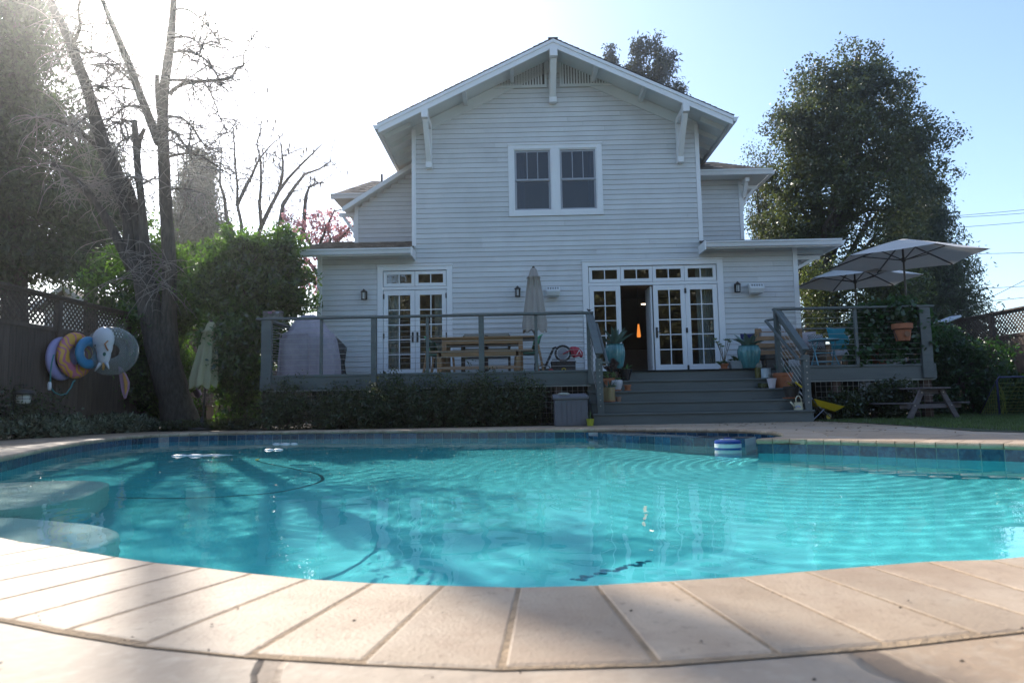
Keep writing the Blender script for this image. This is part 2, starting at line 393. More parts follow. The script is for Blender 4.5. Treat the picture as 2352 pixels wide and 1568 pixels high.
for i in range(NO):
    a, b = OUT[i], OUT[(i+1) % NO]; na, nb = NRM[i], NRM[(i+1) % NO]
    for s0, s1, z0, z1, off, M_ in ((.02, .98, -.203, -.05, .006, m), (0, 1, -.207, -.045, .010, m2)):
        p, q = a.lerp(b, s0)+na*off, a.lerp(b, s1)+nb*off
        M_.quad((p.x, p.y, z0), (q.x, q.y, z0), (q.x, q.y, z1), (p.x, p.y, z1))
struct(m, 'pool_tiles', TILE); struct(m2, 'tile_grout', TG)
# ---------------------------------------------------------------- raised spa wall between spa and pool
def gw(px, py): p = at(px, py, z=WL); return (p.x, p.y)
dam = [gw(1332, 1004), gw(1408, 1011), gw(1437, 1014.6), gw(1540, 1020.5), gw(1592, 1022.5), gw(1651, 1024), gw(1712, 1025)]
dam = [Vector((*p, 0)) for p in dam]
dp = []
for a, b in zip(dam, dam[1:]):
    n = max(1, round((b-a).length/.15)); dp += [a.lerp(b, k/n) for k in range(n)]
dp.append(dam[-1])
m = MB(); mg = MB(); W = .5
for i in range(len(dp)-1):
    a, b = dp[i], dp[i+1]; t = (b-a).normalized(); n = Vector((-t.y, t.x, 0)); n = n if n.y > 0 else -n
    low = 2 <= i <= 3; top = -.05 if not low else -.10
    e = (b-a)*.018
    for (p, q) in ((a+e, b-e),):
        z = Vector((0, 0, 1))
        m.quad(p-z*.25, q-z*.25, q+z*top, p+z*top)
        m.quad(p+z*top+n*.003, q+z*top+n*.003, q+z*top+n*(W/2), p+z*top+n*(W/2)); m.quad(p+z*top+n*(W/2+.003), q+z*top+n*(W/2+.003), q+z*top+n*W, p+z*top+n*W)
        m.quad(q+n*W-z*.25, p+n*W-z*.25, p+n*W+z*top, q+n*W+z*top)
    mg._a([a+n*.004-z*1.3, b+n*.004-z*1.3, b+n*(W-.004)-z*1.3, a+n*(W-.004)-z*1.3, a+n*.004+z*(top-.003), b+n*.004+z*(top-.003), b+n*(W-.004)+z*(top-.003), a+n*(W-.004)+z*(top-.003)],
          [(0, 1, 5, 4), (1, 2, 6, 5), (2, 3, 7, 6), (3, 0, 4, 7), (4, 5, 6, 7)])
struct(m, 'spa_wall_tiles', TILE); struct(mg, 'spa_wall', TG)
# ---------------------------------------------------------------- water
fl = gw(1672, 1030); RC = [(fl[0], fl[1], .00065, 44, 2.4), (*gw(655, 1081), .0006, 60, .5), (*gw(1500, 1150), .0002, 48, 1.2)]
P = np.array([(p.x, p.y) for p in OUT])+np.array([(n.x, n.y) for n in NRM])*.05
cell = .026
x0, x1, y0, y1 = P[:, 0].min(), P[:, 0].max(), P[:, 1].min(), P[:, 1].max()
xs = np.arange(x0, x1, cell); ys = np.arange(y0, y1, cell); gx, gy = np.meshgrid(xs, ys)
ins = np.zeros(gx.shape, bool)
for i in range(NO):
    ax, ay = P[i]; bx, by = P[(i+1) % NO]
    c = ((ay > gy) != (by > gy)); ins ^= c & (gx < (bx-ax)*(gy-ay)/((by-ay) if by != ay else 1e-9)+ax)
nr = np.random.RandomState(5); hz = np.zeros(gx.shape)
for k in range(40):
    a = nr.uniform(0, 6.283); kk = nr.uniform(6, 42); hz += .0008/kk**.6*np.sin(kk*(np.cos(a)*gx+np.sin(a)*gy)+nr.uniform(0, 6.28))
ampm = .55+.45*np.sin(gx*.9+1.3)*np.sin(gy*.7+.4)
hz *= ampm
for cx, cy, am, kk, dec in RC:
    d = np.hypot(gx-cx, gy-cy); an = np.arctan2(gy-cy, gx-cx)
    hz += am*np.sin(kk*d+.6*np.sin(an*2+d))*np.exp(-d/dec)*(1-np.exp(-(d/.25)**2))*(.75+.25*np.sin(3*an+1))
nyy, nxx = gx.shape
idx = -np.ones(gx.shape, int)
full = ins[:-1, :-1] & ins[1:, :-1] & ins[:-1, 1:] & ins[1:, 1:]
use = np.zeros(gx.shape, bool)
for dy in (0, 1):
    for dx in (0, 1): use[dy:nyy-1+dy, dx:nxx-1+dx] |= full
idx[use] = np.arange(use.sum())
vw = np.stack([gx[use], gy[use], hz[use]+WL], 1)
jj, ii = np.nonzero(full)
fw = np.stack([idx[jj, ii], idx[jj, ii+1], idx[jj+1, ii+1], idx[jj+1, ii]], 1)
def npmesh(name, v, f, mats, smooth=False):
    me = bpy.data.meshes.new(name); k = f.shape[1]
    me.vertices.add(len(v)); me.vertices.foreach_set('co', v.astype(np.float32).ravel())
    me.loops.add(f.size); me.loops.foreach_set('vertex_index', f.astype(np.int32).ravel())
    me.polygons.add(len(f)); me.polygons.foreach_set('loop_start', np.arange(0, f.size, k, dtype=np.int32))
    try: me.polygons.foreach_set('loop_total', np.full(len(f), k, dtype=np.int32))
    except Exception: pass
    if smooth: me.polygons.foreach_set('use_smooth', [True]*len(f))
    me.update(calc_edges=True)
    for q in mats: me.materials.append(q)
    o = bpy.data.objects.new(name, me); COL.objects.link(o); return o
t = NT('pool_water'); WATERM = t.done(t.n('BsdfPrincipled', {'Base Color': (1, 1, 1), 'Roughness': 0, 'IOR': 1.33, 'Transmission Weight': 1}).outputs[0])
water = npmesh('water', vw, fw, [WATERM], True); water['kind'] = 'structure'
water.cycles.is_caustics_caster = True
# ================================================================ HOUSE
WY = 15.5                                     # plane of the rear facade
def A_(x, y): return (826.9+.3906*x, 55.1+.3906*y)          # measuring frames: crop pixels -> photograph pixels
def C_(x, y): return (588+.2695*x, 588+.2695*y)
def E_(x, y): return (1323+.2813*x, 569.6+.2813*y)
def F_(x, y): return (1056.6+.2812*x, 569.6+.2812*y)
def G_(x, y): return (1745.6+.3165*x, 514.5+.3165*y)
def rect(fr, x0, y0, x1, y1, Y=WY):
    p = [at(*fr(x, y), Y=Y) for x in (x0, x1) for y in (y0, y1)]
    return (p[0].x+p[1].x)/2, (p[2].x+p[3].x)/2, (p[1].z+p[3].z)/2, (p[0].z+p[2].z)/2      # x0, x1, z0, z1
house = thing('house', 'large two storey house clad in pale grey horizontal boards behind the pool', 'house', (1.1, WY, 0))
XU0, XU1 = wx(948, WY, 420), wx(1606, WY, 400)      # upper block
XL0, XL1 = wx(731, WY, 620), wx(1829, WY, 600)      # ground floor
YR = WY-.8                                    # front edge of the gable roof
pk = at(1270, 90, Y=YR); eL = at(869, 287, Y=YR); eR = at(1683, 265, Y=YR)
RX = (pk.x+(eL.x+eR.x)/2)/2; HW = (eR.x-eL.x)/2; ZE = (eL.z+eR.z)/2; ZP = pk.z; SL = (ZP-ZE)/HW
def roofz(x): return ZP-abs(x-RX)*SL          # top of the roof
TH = .16
ZL = wz(820, 572, WY-.45)                      # ground-floor eave
EDGE = MB()                                    # lower edges of the boards: brown stain plus the lap's shadow line painted in
def holes_rows(mb, xl, xr, z0, z1, y, holes, exp=.1185, lap=.015, seed=3):
    rg = random.Random(seed); z = z0
    while z < z1-.01:
        zt = min(z+exp, z1); zc = (z+zt)/2; a, b = xl(z), xr(z)
        if b-a < .05: break
        seg = [(a, b)]
        for h in holes:
            if h[2] < zc < h[3]:
                ns = []
                for s in seg:
                    if h[0] > s[0]: ns.append((s[0], min(s[1], h[0])))
                    if h[1] < s[1]: ns.append((max(s[0], h[1]), s[1]))
                seg = [s for s in ns if s[1]-s[0] > .01]
        for s in seg:
            cuts = [s[0]]; x = s[0]+rg.uniform(.8, 4.2)
            while x < s[1]-.3: cuts.append(x); x += rg.uniform(2.6, 4.9)
            cuts.append(s[1])
            for c, d in zip(cuts, cuts[1:]):
                d2 = d-(.003 if d != s[1] else 0); yy = y-lap+rg.uniform(-.001, .001); k = rg.uniform(-.0012, .0012)
                mb.quad((c, yy, z+k+.003), (d2, yy, z+.003), (d2, y-.001, zt+.004), (c, y-.001, zt+.004))
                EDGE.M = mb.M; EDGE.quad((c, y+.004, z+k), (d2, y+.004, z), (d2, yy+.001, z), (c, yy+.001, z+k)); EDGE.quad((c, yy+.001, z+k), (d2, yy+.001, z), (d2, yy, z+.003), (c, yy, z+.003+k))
        z = zt
bigd = rect(E_, 85, 135, 1190, 990); lefd = rect(C_, 1060, 105, 1650, 1000); upw = rect(A_, 895, 730, 1405, 1110)
DZ = 1.02
bigd = (bigd[0], bigd[1], DZ, bigd[3]); lefd = (lefd[0], lefd[1], DZ, lefd[3])
m = MB()
up = lambda z: max(XU0, RX-(ZP-TH-z)/SL); upr = lambda z: min(XU1, RX+(ZP-TH-z)/SL)
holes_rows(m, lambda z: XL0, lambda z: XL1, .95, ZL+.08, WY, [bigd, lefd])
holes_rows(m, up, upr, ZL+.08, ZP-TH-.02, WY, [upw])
m.quad((XL0, WY+.02, -.02), (XL1, WY+.02, -.02), (XL1, WY+.02, .97), (XL0, WY+.02, .97))
m.build('wall', SIDING, house)
# side and back walls that close the volume
m = MB()
YB = WY+6.5
def sidewall(x, y0, y1, z0, z1, sgn):
    m.M = Matrix.Rotation(R(90), 4, 'Z') if sgn > 0 else Matrix.Rotation(R(-90), 4, 'Z')
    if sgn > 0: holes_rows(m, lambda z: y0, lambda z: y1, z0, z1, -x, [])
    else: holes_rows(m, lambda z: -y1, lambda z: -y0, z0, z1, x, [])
    m.M = None
sidewall(XU1, WY, YB, ZL-.2, roofz(XU1)-TH, 1); sidewall(XU0, WY, YB, ZL-.2, roofz(XU0)-TH, -1)
sidewall(XL1, WY, YB+1, -.02, ZL-.02, 1); sidewall(XL0, WY, YB+1, -.02, ZL-.02, -1)
m.quad((XL0, YB+1, 0), (XL1, YB+1, 0), (XL1, YB+1, ZL), (XL0, YB+1, ZL)); m.quad((XU0, YB, ZL-.2), (XU1, YB, ZL-.2), (XU1, YB, ZE), (RX, YB, ZP-.2), (XU0, YB, ZE))
m.build('side_wall', SIDING, house)
# rear wings of the upper floor
WRY, WLY = 17.0, 17.4
wr = rect(A_, 2005, 895, 2245, 1235, WRY); wl = (wx(817, WLY, 500), XU0+.3, ZL-.2, wz(880, 395, WLY))
m = MB()
zwr = wz(1690, 403, WRY-.45)
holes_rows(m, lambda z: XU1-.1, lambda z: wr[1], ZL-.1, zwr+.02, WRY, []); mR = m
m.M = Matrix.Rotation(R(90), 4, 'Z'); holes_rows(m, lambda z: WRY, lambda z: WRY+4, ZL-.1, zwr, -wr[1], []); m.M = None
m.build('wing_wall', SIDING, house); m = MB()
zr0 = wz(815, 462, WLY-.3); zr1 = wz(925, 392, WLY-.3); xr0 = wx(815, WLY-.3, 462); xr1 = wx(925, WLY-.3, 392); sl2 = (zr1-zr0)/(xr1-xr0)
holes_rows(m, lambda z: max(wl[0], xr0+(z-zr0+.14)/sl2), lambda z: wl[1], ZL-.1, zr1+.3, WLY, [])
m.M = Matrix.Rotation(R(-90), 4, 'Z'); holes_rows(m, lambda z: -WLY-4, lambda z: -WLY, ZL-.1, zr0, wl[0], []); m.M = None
m.build('wing_wall', SIDING, house)
EDGE.M = None; EDGE.build('board_edges', Mt('brown_lap_shadow', (.33, .30, .26), .9, .2, 3), house)
# ---- roofs
def shingles(mb, o, u, v, wu, lv, e=.14, seed=1, th=.012, wu1=None, off1=0):
    """courses of tabs on the plane o + u*a + v*b; the far edge may be narrower (wu1) and shifted (off1)"""
    rg = random.Random(seed); u, v, o = Vector(u).normalized(), Vector(v).normalized(), Vector(o); n = u.cross(v).normalized()
    if n.z < 0: n = -n
    r = 0; wu1 = wu if wu1 is None else wu1
    while r*e < lv:
        b0, b1 = r*e, min(lv+.02, r*e+e+.03); t = r*e/lv
        a0 = off1*t; a1 = off1*t+wu+(wu1-wu)*t; a = a0
        while a < a1-.01:
            w_ = rg.uniform(.13, .30); c = min(a1, a+w_)
            if a1-c < .06: c = a1
            k = rg.choice((.0, .004, .008)); q = [o+u*a+v*(b0-rg.uniform(0, .006)), o+u*(c-.003)+v*b0, o+u*(c-.003)+v*b1, o+u*a+v*b1]
            h = [n*(th+k), n*(th+k), n*.002, n*.002]
            mb._a(q+[p+x for p, x in zip(q, h)], [(4, 5, 6, 7), (0, 1, 5, 4), (1, 2, 6, 5), (3, 0, 4, 7)]); a = c
        r += 1
rake = Vector((HW, 0, ZP-ZE)).length; nL = YB+.4-YR
m = MB()
shingles(m, (RX-HW-.03, YR-.02, ZE+.01), (0, 1, 0), (HW, 0, ZP-ZE), nL, rake+.02, seed=4)
shingles(m, (RX+HW+.03, YR-.02, ZE+.01), (0, 1, 0), (-HW, 0, ZP-ZE), nL, rake+.02, seed=5)
for s in (-1, 1): m.prism([(RX+s*(HW+.02), ZE), (RX, ZP), (RX, ZP-.03), (RX+s*(HW+.02), ZE-.03)][::s], (0, nL, 0), (0, YR-.015, .004))
for k in range(28): m.box(RX-.11, RX+.11, YR-.03+k*.26, YR+.25+k*.26, ZP-.005+(k % 2)*.004, ZP+.028+(k % 2)*.004)
roof = m.build('roof', DARKSH, house)
m = MB()                                       # soffit boards, rafter tails
for s in (-1, 1):
    m.prism([(RX+s*HW, ZE-.035), (RX, ZP-.035), (RX, ZP-.06), (RX+s*HW, ZE-.06)][::s], (0, nL-.03, 0), (0, YR+.03, 0))
    xin = XU0 if s < 0 else XU1
    for k in range(11):
        y = YR+.5+k*.6; x1 = RX+s*(HW-.05)
        m.bar((xin, y, roofz(xin)-.06-.055), (x1, y, roofz(x1)-.06-.055), .05, .11)
m.build('soffit', SOFFIT, house)
for s in (-1, 1):                              # barge boards
    m = MB(); d = .05
    m.prism([(RX+s*(HW+.0), ZE-.005), (RX, ZP-.005), (RX, ZP-.20), (RX+s*HW, ZE-.20)][::s], (0, .035, 0), (0, YR-.005, 0))
    m.prism([(RX+s*(HW+.01), ZE-.002), (RX, ZP-.002), (RX, ZP-.075), (RX+s*(HW+.01), ZE-.075)][::s], (0, .018, 0), (0, YR-.026, 0))
    m.build('barge_board', WHITE, house)
for s in (-1, 1):                              # frieze under the soffit
    m = MB(); xe = XU0 if s < 0 else XU1
    m.prism([(xe, roofz(xe)-.07), (RX, ZP-.07), (RX, ZP-.33), (xe, roofz(xe)-.33)][::s], (0, .03, 0), (0, WY-.028, 0)); m.build('frieze_board', SOFFIT, house)
def gutter(x0, y0, x1, y1, z, name='gutter', h=.115, d=.12):
    """K-profile gutter from (x0, y0) to (x1, y1), z is its top, outward is to the right of the direction"""
    a, b = Vector((x0, y0, z)), Vector((x1, y1, z)); t = (b-a).normalized(); o = Vector((t.y, -t.x, 0))
    m = MB(); pr = [(0, 0), (0, -h), (d*.6, -h), (d*.78, -h*.45), (d, -h*.2), (d, 0), (d*.9, 0), (d*.88, -.02), (.012, -.02), (.012, 0)]
    m.prism(pr, b-a, a, o, (0, 0, 1)); m.build(name, GUTTER, house)
gutter(RX-HW-.01, YB+.3, RX-HW-.01, YR-.02, ZE-.01); gutter(RX+HW+.01, YR-.02, RX+HW+.01, YB+.3, ZE-.01)
# gable brackets
def bracket(x, ztop, drop, wid=.12):
    m = MB(); y0 = WY-.012
    m.box(x-wid/2, x+wid/2, YR+.02, y0, ztop-.15, ztop)
    m.box(x-wid/2-.004, x+wid/2+.004, y0-.10, y0, ztop-drop-.05, ztop-.15)
    m.box(x-wid/2-.012, x+wid/2+.012, y0-.14, y0, ztop-drop-.08, ztop-drop+.06)
    m.bar((x, YR+.09, ztop-.15), (x, y0-.03, ztop-drop+.02), wid-.01, .13)
    m.box(x-wid/2-.012, x+wid/2+.012, YR-.045, YR+.12, ztop-.17, ztop+.03)
    m.build('roof_bracket', WHITE, house, bevel=.006)
bx = [wx(975, YR, 250), wx(1271, YR, 110), wx(1575, YR, 240)]
bracket(bx[0], roofz(bx[0])-.2, 1.0); bracket(bx[1], ZP-.24, .85, .15); bracket(bx[2], roofz(bx[2])-.2, 1.0)
for px, py in ((1176, 158), (1067, 214), (1366, 156), (1477, 204)):
    x = wx(px, WY-.4, py); m = MB(); m.box(x-.045, x+.045, YR+.04, WY-.01, roofz(x)-.19, roofz(x)-.062); m.build('lookout_beam', SOFFIT, house)
# louvred gable vents
for p in (((790, 366), (1098, 366), (1096, 215)), ((1488, 355), (1174, 357), (1172, 215))):
    q = [at(*A_(*k), Y=WY-.03) for k in p]; z0 = (q[0].z+q[1].z)/2; xa, xb, zt = q[0].x, q[1].x, q[2].z
    s = 1 if xb > xa else -1; m = MB(); f = lambda x: z0+(zt-z0)*(x-xa)/(xb-xa)
    m.prism([(xa, z0), (xb, z0), (xb, zt)][::s], (0, .008, 0), (0, WY-.028, 0))
    o = m.build('gable_vent', IRON, house)
    m = MB()
    m.box(min(xa, xb), max(xa, xb), WY-.055, WY-.02, z0-.05, z0+.015); m.box(min(xb-s*.05, xb), max(xb-s*.05, xb), WY-.056, WY-.02, z0+.015, zt)
    m.bar((xa-s*.05, WY-.037, z0+.0), (xb, WY-.037, zt+.02), .036, .05)
    x = xa+s*.12
    while (xb-x)*s > .07: m.box(x-.021, x+.021, WY-.046, WY-.03, z0+.015, f(x)); x += s*.066
    m.build('slats', SOFFIT, o)
# corner boards
def cboard(x0, x1, z0, z1, y=WY): m = MB(); m.box(x0, x1, y-.03, y+.03, z0, z1); m.build('corner_board', WHITE, house, bevel=.003)
cboard(XU0-.02, XU0+.075, ZL+.12, roofz(XU0)-TH+.03); cboard(XU1-.075, XU1+.02, ZL+.12, roofz(XU1)-TH+.03)
cboard(XL0-.02, XL0+.09, .95, ZL-.06); cboard(XL1-.09, XL1+.02, -.02, ZL-.06)
cboard(wr[1]-.07, wr[1]+.02, ZL+.5, zwr-.02, WRY); cboard(wl[0]-.02, wl[0]+.07, ZL+.5, zr0-.05, WLY)
# ---- lower roofs left and right of the gable block
OV = .45
xlr = wx(945, WY-OV, 570)
xl0 = wx(660, WY-OV, 572); xr1_ = wx(1929, WY-OV, 553); xrl = wx(1618, WY-OV, 555)
def lowroof(x0, x1, name_seed, mat, ze, pitch, far, hipl=0, hipr=0):
    m = MB(); L = math.hypot(far, far*pitch)
    shingles(m, (x0, WY-OV-.02, ze), (1, 0, 0), (0, 1, pitch), x1-x0, L, seed=name_seed, wu1=x1-x0-hipl-hipr, off1=hipl)
    m._a([(x0, WY-OV, ze-.004), (x1, WY-OV, ze-.004), (x1-hipr, WY-OV+far, ze+far*pitch-.004), (x0+hipl, WY-OV+far, ze+far*pitch-.004)], [(0, 1, 2, 3)])
    m.build('low_roof', mat, house)
    s = MB(); s._a([(x0+.01, WY-OV+.01, ze-.03), (x1-.01, WY-OV+.01, ze-.03), (x1-.01-hipr, WY-OV+far, ze+far*pitch-.03), (x0+.01+hipl, WY-OV+far, ze+far*pitch-.03)], [(0, 1, 2, 3)])
    k = x0+.12
    while k < x1-.05: s.bar((k, WY-OV+.03, ze-.085), (k, WY+.02, ze-.085+pitch*(OV)), .05, .1); k += .61
    s.build('soffit', SOFFIT, house)
    b = MB(); b.box(x0, x1, WY-OV-.003, WY-OV+.025, ze-.16, ze-.012); b.build('fascia_board', WHITE, house, bevel=.003)
    gutter(x0, WY-OV-.006, x1, WY-OV-.006, ze-.012, h=.12)
lowroof(xl0, xlr, 11, SHINGLE, ZL, .30, 3.0, hipl=.0); lowroof(xrl, xr1_, 12, DARKSH, ZL, .24, 3.0, hipr=1.0)
m = MB(); m._a([(xr1_, WY-OV, ZL), (xr1_, YB+1, ZL), (xr1_-1, YB, ZL+.8), (xr1_-1, WY-OV+3, ZL+.72)], [(0, 1, 2, 3)]); m.build('low_roof', DARKSH, house)
gutter(xr1_+.006, WY-OV-.01, xr1_+.006, YB+1, ZL-.012, h=.12)
m = MB(); m._a([(XL1, WY-OV, ZL-.05), (xr1_-.02, WY-OV, ZL-.05), (xr1_-.02, YB+1, ZL-.05), (XL1, YB+1, ZL-.05)], [(0, 1, 2, 3)])
for k in range(9): m.box(XL1, xr1_-.05, WY+.3+k*.62, WY+.35+k*.62, ZL-.16, ZL-.06)
m.build('soffit', SOFFIT, house)
# flat returns at the inner ends
for xx, s in ((xlr, 1), (xrl, -1)):
    m = MB(); m.box(min(xx, xx+s*.03), max(xx, xx+s*.03), WY-OV-.12, WY-.02, ZL-.2, ZL-.0); m.build('eave_return', WHITE, house)
# knee brace under the right eave
def brace(xc, zc, dx, dz, y, s=1, mat=WHITE):
    m = MB(); m.box(min(xc, xc+s*dx), max(xc, xc+s*dx), y-.045, y+.045, zc+dz-.09, zc+dz)
    m.bar((xc, y, zc), (xc+s*dx*.8, y, zc+dz-.07), .07, .08, up=(0, 1, 0)); m.box(min(xc, xc+s*.05), max(xc, xc+s*.05), y-.05, y+.05, zc-.12, zc+dz); m.build('knee_brace', mat, house, bevel=.004)
brace(XL1+.02, ZL-.55, .62, .33, WY+.25)
# ---- roofs of the rear wings
xg0, xg1 = wx(1600, WRY-.45, 398), wx(1771, WRY-.45, 404)
def hiproof(x0, x1, y, ze, pitch, run, hipl, hipr, seed, mat=SHINGLE):
    m = MB(); shingles(m, (x0, y, ze), (1, 0, 0), (0, 1, pitch), x1-x0, math.hypot(run, run*pitch), seed=seed, wu1=x1-x0-hipl-hipr, off1=hipl)
    m._a([(x0, y, ze-.004), (x1, y, ze-.004), (x1-hipr, y+run, ze+run*pitch-.004), (x0+hipl, y+run, ze+run*pitch-.004), (x1, y+5, ze-.004), (x0, y+5, ze-.004), (x1-hipr, y+5, ze+run*pitch), (x0+hipl, y+5, ze+run*pitch)],
         [(0, 1, 2, 3), (1, 4, 6, 2), (0, 3, 7, 5)]); m.build('wing_roof', mat, house)
    s = MB(); s.box(x0+.02, x1-.02, y+.03, y+4.8, ze-.09, ze-.07); s.build('soffit', SOFFIT, house)
    gutter(x0-.01, y, x1+.01, y, ze, h=.13)
hiproof(xg0, xg1, WRY-.45, zwr+.13, .5, 1.55, 0, .95, 21)
gutter(xg1+.005, WRY-.46, xg1+.005, WRY+4, zwr+.13)
brace(wr[1]+.02, zwr-.62, .42, .52, WRY+.1)
m = MB(); m.box(wr[1]+.0, wr[1]+.1, WRY-.36, WRY-.02, zwr-.12, zwr-.02); m.bar((wr[1]+.05, WRY-.30, zwr-.04), (wr[1]+.05, WRY-.04, zwr-.42), .09, .09); m.build('knee_brace', WHITE, house)
# left wing: raking roof edge in front, hipped piece further back
YW = WLY-.3; dx = xr1-xr0
m = MB(); m._a([(xr0-.35, YW, zr0-.35*sl2+.05), (xr1+.8, YW, zr1+.8*sl2+.05), (xr1+.8, YW+4, zr1+.8*sl2+.05), (xr0-.35, YW+4, zr0-.35*sl2+.05)], [(0, 1, 2, 3)]); m.build('wing_roof', SHINGLE, house)
m = MB(); m.prism([(xr0-.32, zr0-.32*sl2-.07), (xr1+.8, zr1+.8*sl2-.07), (xr1+.8, zr1+.8*sl2+.055), (xr0-.32, zr0-.32*sl2+.055)], (0, .04, 0), (0, YW-.01, 0)); m.build('barge_board', WHITE, house)
m = MB(); m._a([(xr0-.3, YW+.03, zr0-.3*sl2-.03), (xr1+.8, YW+.03, zr1+.8*sl2-.03), (xr1+.8, YW+3.8, zr1+.8*sl2-.03), (xr0-.3, YW+3.8, zr0-.3*sl2-.03)], [(0, 1, 2, 3)]); m.build('soffit', SOFFIT, house)
YH = WLY+1.2; h0, h1 = wx(762, YH, 452), wx(850, YH, 452); zh = wz(790, 447, YH); zt = wz(830, 418, YH+1.6)
hiproof(h0, h1+1.0, YH, zh, (zt-zh)/1.6, 1.6, .75, 0, 22)
brace(wl[0]-.03, zr0-.75, .42, .55, WLY+.1, -1)
m = MB(); p = at(877, 413, Y=YH+1.5); m.cyl((p.x, p.y, p.z-.2), (p.x, p.y, p.z+.17), .035); m.build('vent_pipe', IRON, house, smooth='auto')
# ---- dark rooms behind the openings
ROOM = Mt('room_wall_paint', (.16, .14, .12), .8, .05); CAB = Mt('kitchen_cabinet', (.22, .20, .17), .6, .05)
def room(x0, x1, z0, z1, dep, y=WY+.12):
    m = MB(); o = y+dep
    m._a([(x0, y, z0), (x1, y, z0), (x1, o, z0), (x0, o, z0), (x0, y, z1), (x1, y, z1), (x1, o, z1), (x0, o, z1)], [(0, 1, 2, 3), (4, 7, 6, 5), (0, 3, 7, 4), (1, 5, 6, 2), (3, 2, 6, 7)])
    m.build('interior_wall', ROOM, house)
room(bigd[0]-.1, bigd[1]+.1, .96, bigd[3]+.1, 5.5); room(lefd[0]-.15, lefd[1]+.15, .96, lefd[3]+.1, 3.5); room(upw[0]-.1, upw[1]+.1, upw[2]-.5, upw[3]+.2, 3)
# ---- windows and doors
def frame(mb, x0, x1, z0, z1, w_, y0, y1, bot=None):
    b = w_ if bot is None else bot
    mb.box(x0, x0+w_, y0, y1, z0, z1); mb.box(x1-w_, x1, y0, y1, z0, z1); mb.box(x0+w_, x1-w_, y0+.001, y1-.001, z1-w_, z1); mb.box(x0+w_, x1-w_, y0+.001, y1-.001, z0, z0+b)
def lites(mb, x0, x1, z0, z1, nx, nz, y0, y1, w_=.024):
    for i in range(1, nx): x = x0+(x1-x0)*i/nx; mb.box(x-w_/2, x+w_/2, y0, y1, z0, z1)
    for i in range(1, nz): z = z0+(z1-z0)*i/nz; mb.box(x0, x1, y0+.002, y1-.002, z-w_/2, z+w_/2)
def pane(parent, x0, x1, z0, z1, y, mat=GLASS, name='glass'):
    m = MB(); m.quad((x0, y, z0), (x1, y, z0), (x1, y, z1), (x0, y, z1)); return m.build(name, mat, parent)
def trimframe(x0, x1, z0, z1, w_, name, sill=True):
    m = MB(); frame(m, x0, x1, z0, z1, w_, WY-.04, WY+.05, bot=w_ if sill else .03)
    m.box(x0-.012, x1+.012, WY-.058, WY-.0, z1-.028, z1+.008)
    return m.build(name, WHITE, house, bevel=.003)
CURT = Mt('window_curtain', (.42, .47, .46), .9, .06)
def curtain(parent, x0, x1, z0, z1, y, mat=CURT):
    n = 40; m = MB(); vs = []
    for z in (z0, z1):
        for k in range(n+1):
            x = x0+(x1-x0)*k/n; vs.append((x, y+.025*math.sin(k*1.25)+.01*math.sin(k*2.7), z))
    m._a(vs, [(k, k+1, n+2+k, n+1+k) for k in range(n)]); return m.build('curtain', mat, parent, smooth=True)
u = rect(A_, 873, 705, 1425, 1128)
uf = trimframe(u[0], u[1], u[2], u[3], .125, 'window_trim'); m = MB()
xm = (u[0]+u[1])/2; m.box(xm-.09, xm+.09, WY-.038, WY+.05, u[2]+.125, u[3]-.125); m.build('mullion', WHITE, uf)
for a, b in ((u[0]+.125, xm-.09), (xm+.09, u[1]-.125)):
    z0, z1 = u[2]+.125, u[3]-.125; zm = z0+(z1-z0)*.50
    m = MB(); frame(m, a, b, z0, z1, .022, WY-.02, WY+.05); win = m.build('window', WHITE, house)
    for nm, q0, q1, yy in (('upper_sash', zm-.01, z1-.022, WY+.012), ('lower_sash', z0+.022, zm+.025, WY+.038)):
        m = MB(); frame(m, a+.022, b-.022, q0, q1, .045, yy, yy+.024)
        if nm[0] == 'u': lites(m, a+.067, b-.067, q0+.045, q1-.045, 3, 1, yy+.001, yy+.02, .018)
        m.build(nm, SASH, win, bevel=.002); pane(win, a+.06, b-.06, q0+.04, q1-.04, yy+.012, UPGLASS)
    cw = (b-a)*.26; curtain(win, a+.03, a+.03+cw, z0, z1, WY+.14) if a < xm-.5 else curtain(win, b-.03-cw*.7, b-.03, z0, z1, WY+.14)
BLK = IRON
def leaf(x0, x1, z0, z1, y, hinge=None, handle=None, rows=5, label=None):
    m = MB(); w_ = .105; th_ = .045; bot = .20
    m.box(x0, x0+w_, y, y+th_, z0, z1); m.box(x1-w_, x1, y, y+th_, z0, z1); m.box(x0+w_, x1-w_, y+.002, y+th_-.002, z1-.115, z1); m.box(x0+w_, x1-w_, y+.002, y+th_-.002, z0, z0+bot)
    lites(m, x0+w_, x1-w_, z0+bot, z1-.115, 2, rows, y+.006, y+th_-.006, .022)
    d = m.build('door_leaf', WHITE, house, bevel=.003, label=label)
    pane(d, x0+w_-.005, x1-w_+.005, z0+bot-.005, z1-.11, y+.022)
    if hinge is not None:
        for f in (.06, .48, .93):
            m = MB(); z = z0+(z1-z0)*f; xx = x0 if hinge < 0 else x1; m.box(xx-.022, xx+.022, y-.012, y, z-.055, z+.055); m.cyl((xx, y-.014, z-.06), (xx, y-.014, z+.06), .011, n=8); m.build('hinge', BLK, d)
    if handle is not None:
        xx = x0+.05 if handle < 0 else x1-.05; m = MB(); zc = z0+.93; m.bar((xx, y-.008, zc-.12), (xx, y-.008, zc+.12), .045, .016, up=(0, 1, 0), c=.3)
        m.cyl((xx, y, zc+.02), (xx, y-.05, zc+.02), .012, n=8); m.bar((xx, y-.05, zc+.02), (xx-handle*.12, y-.05, zc+.015), .018, .014); m.build('door_handle', BLK, d)
    return d
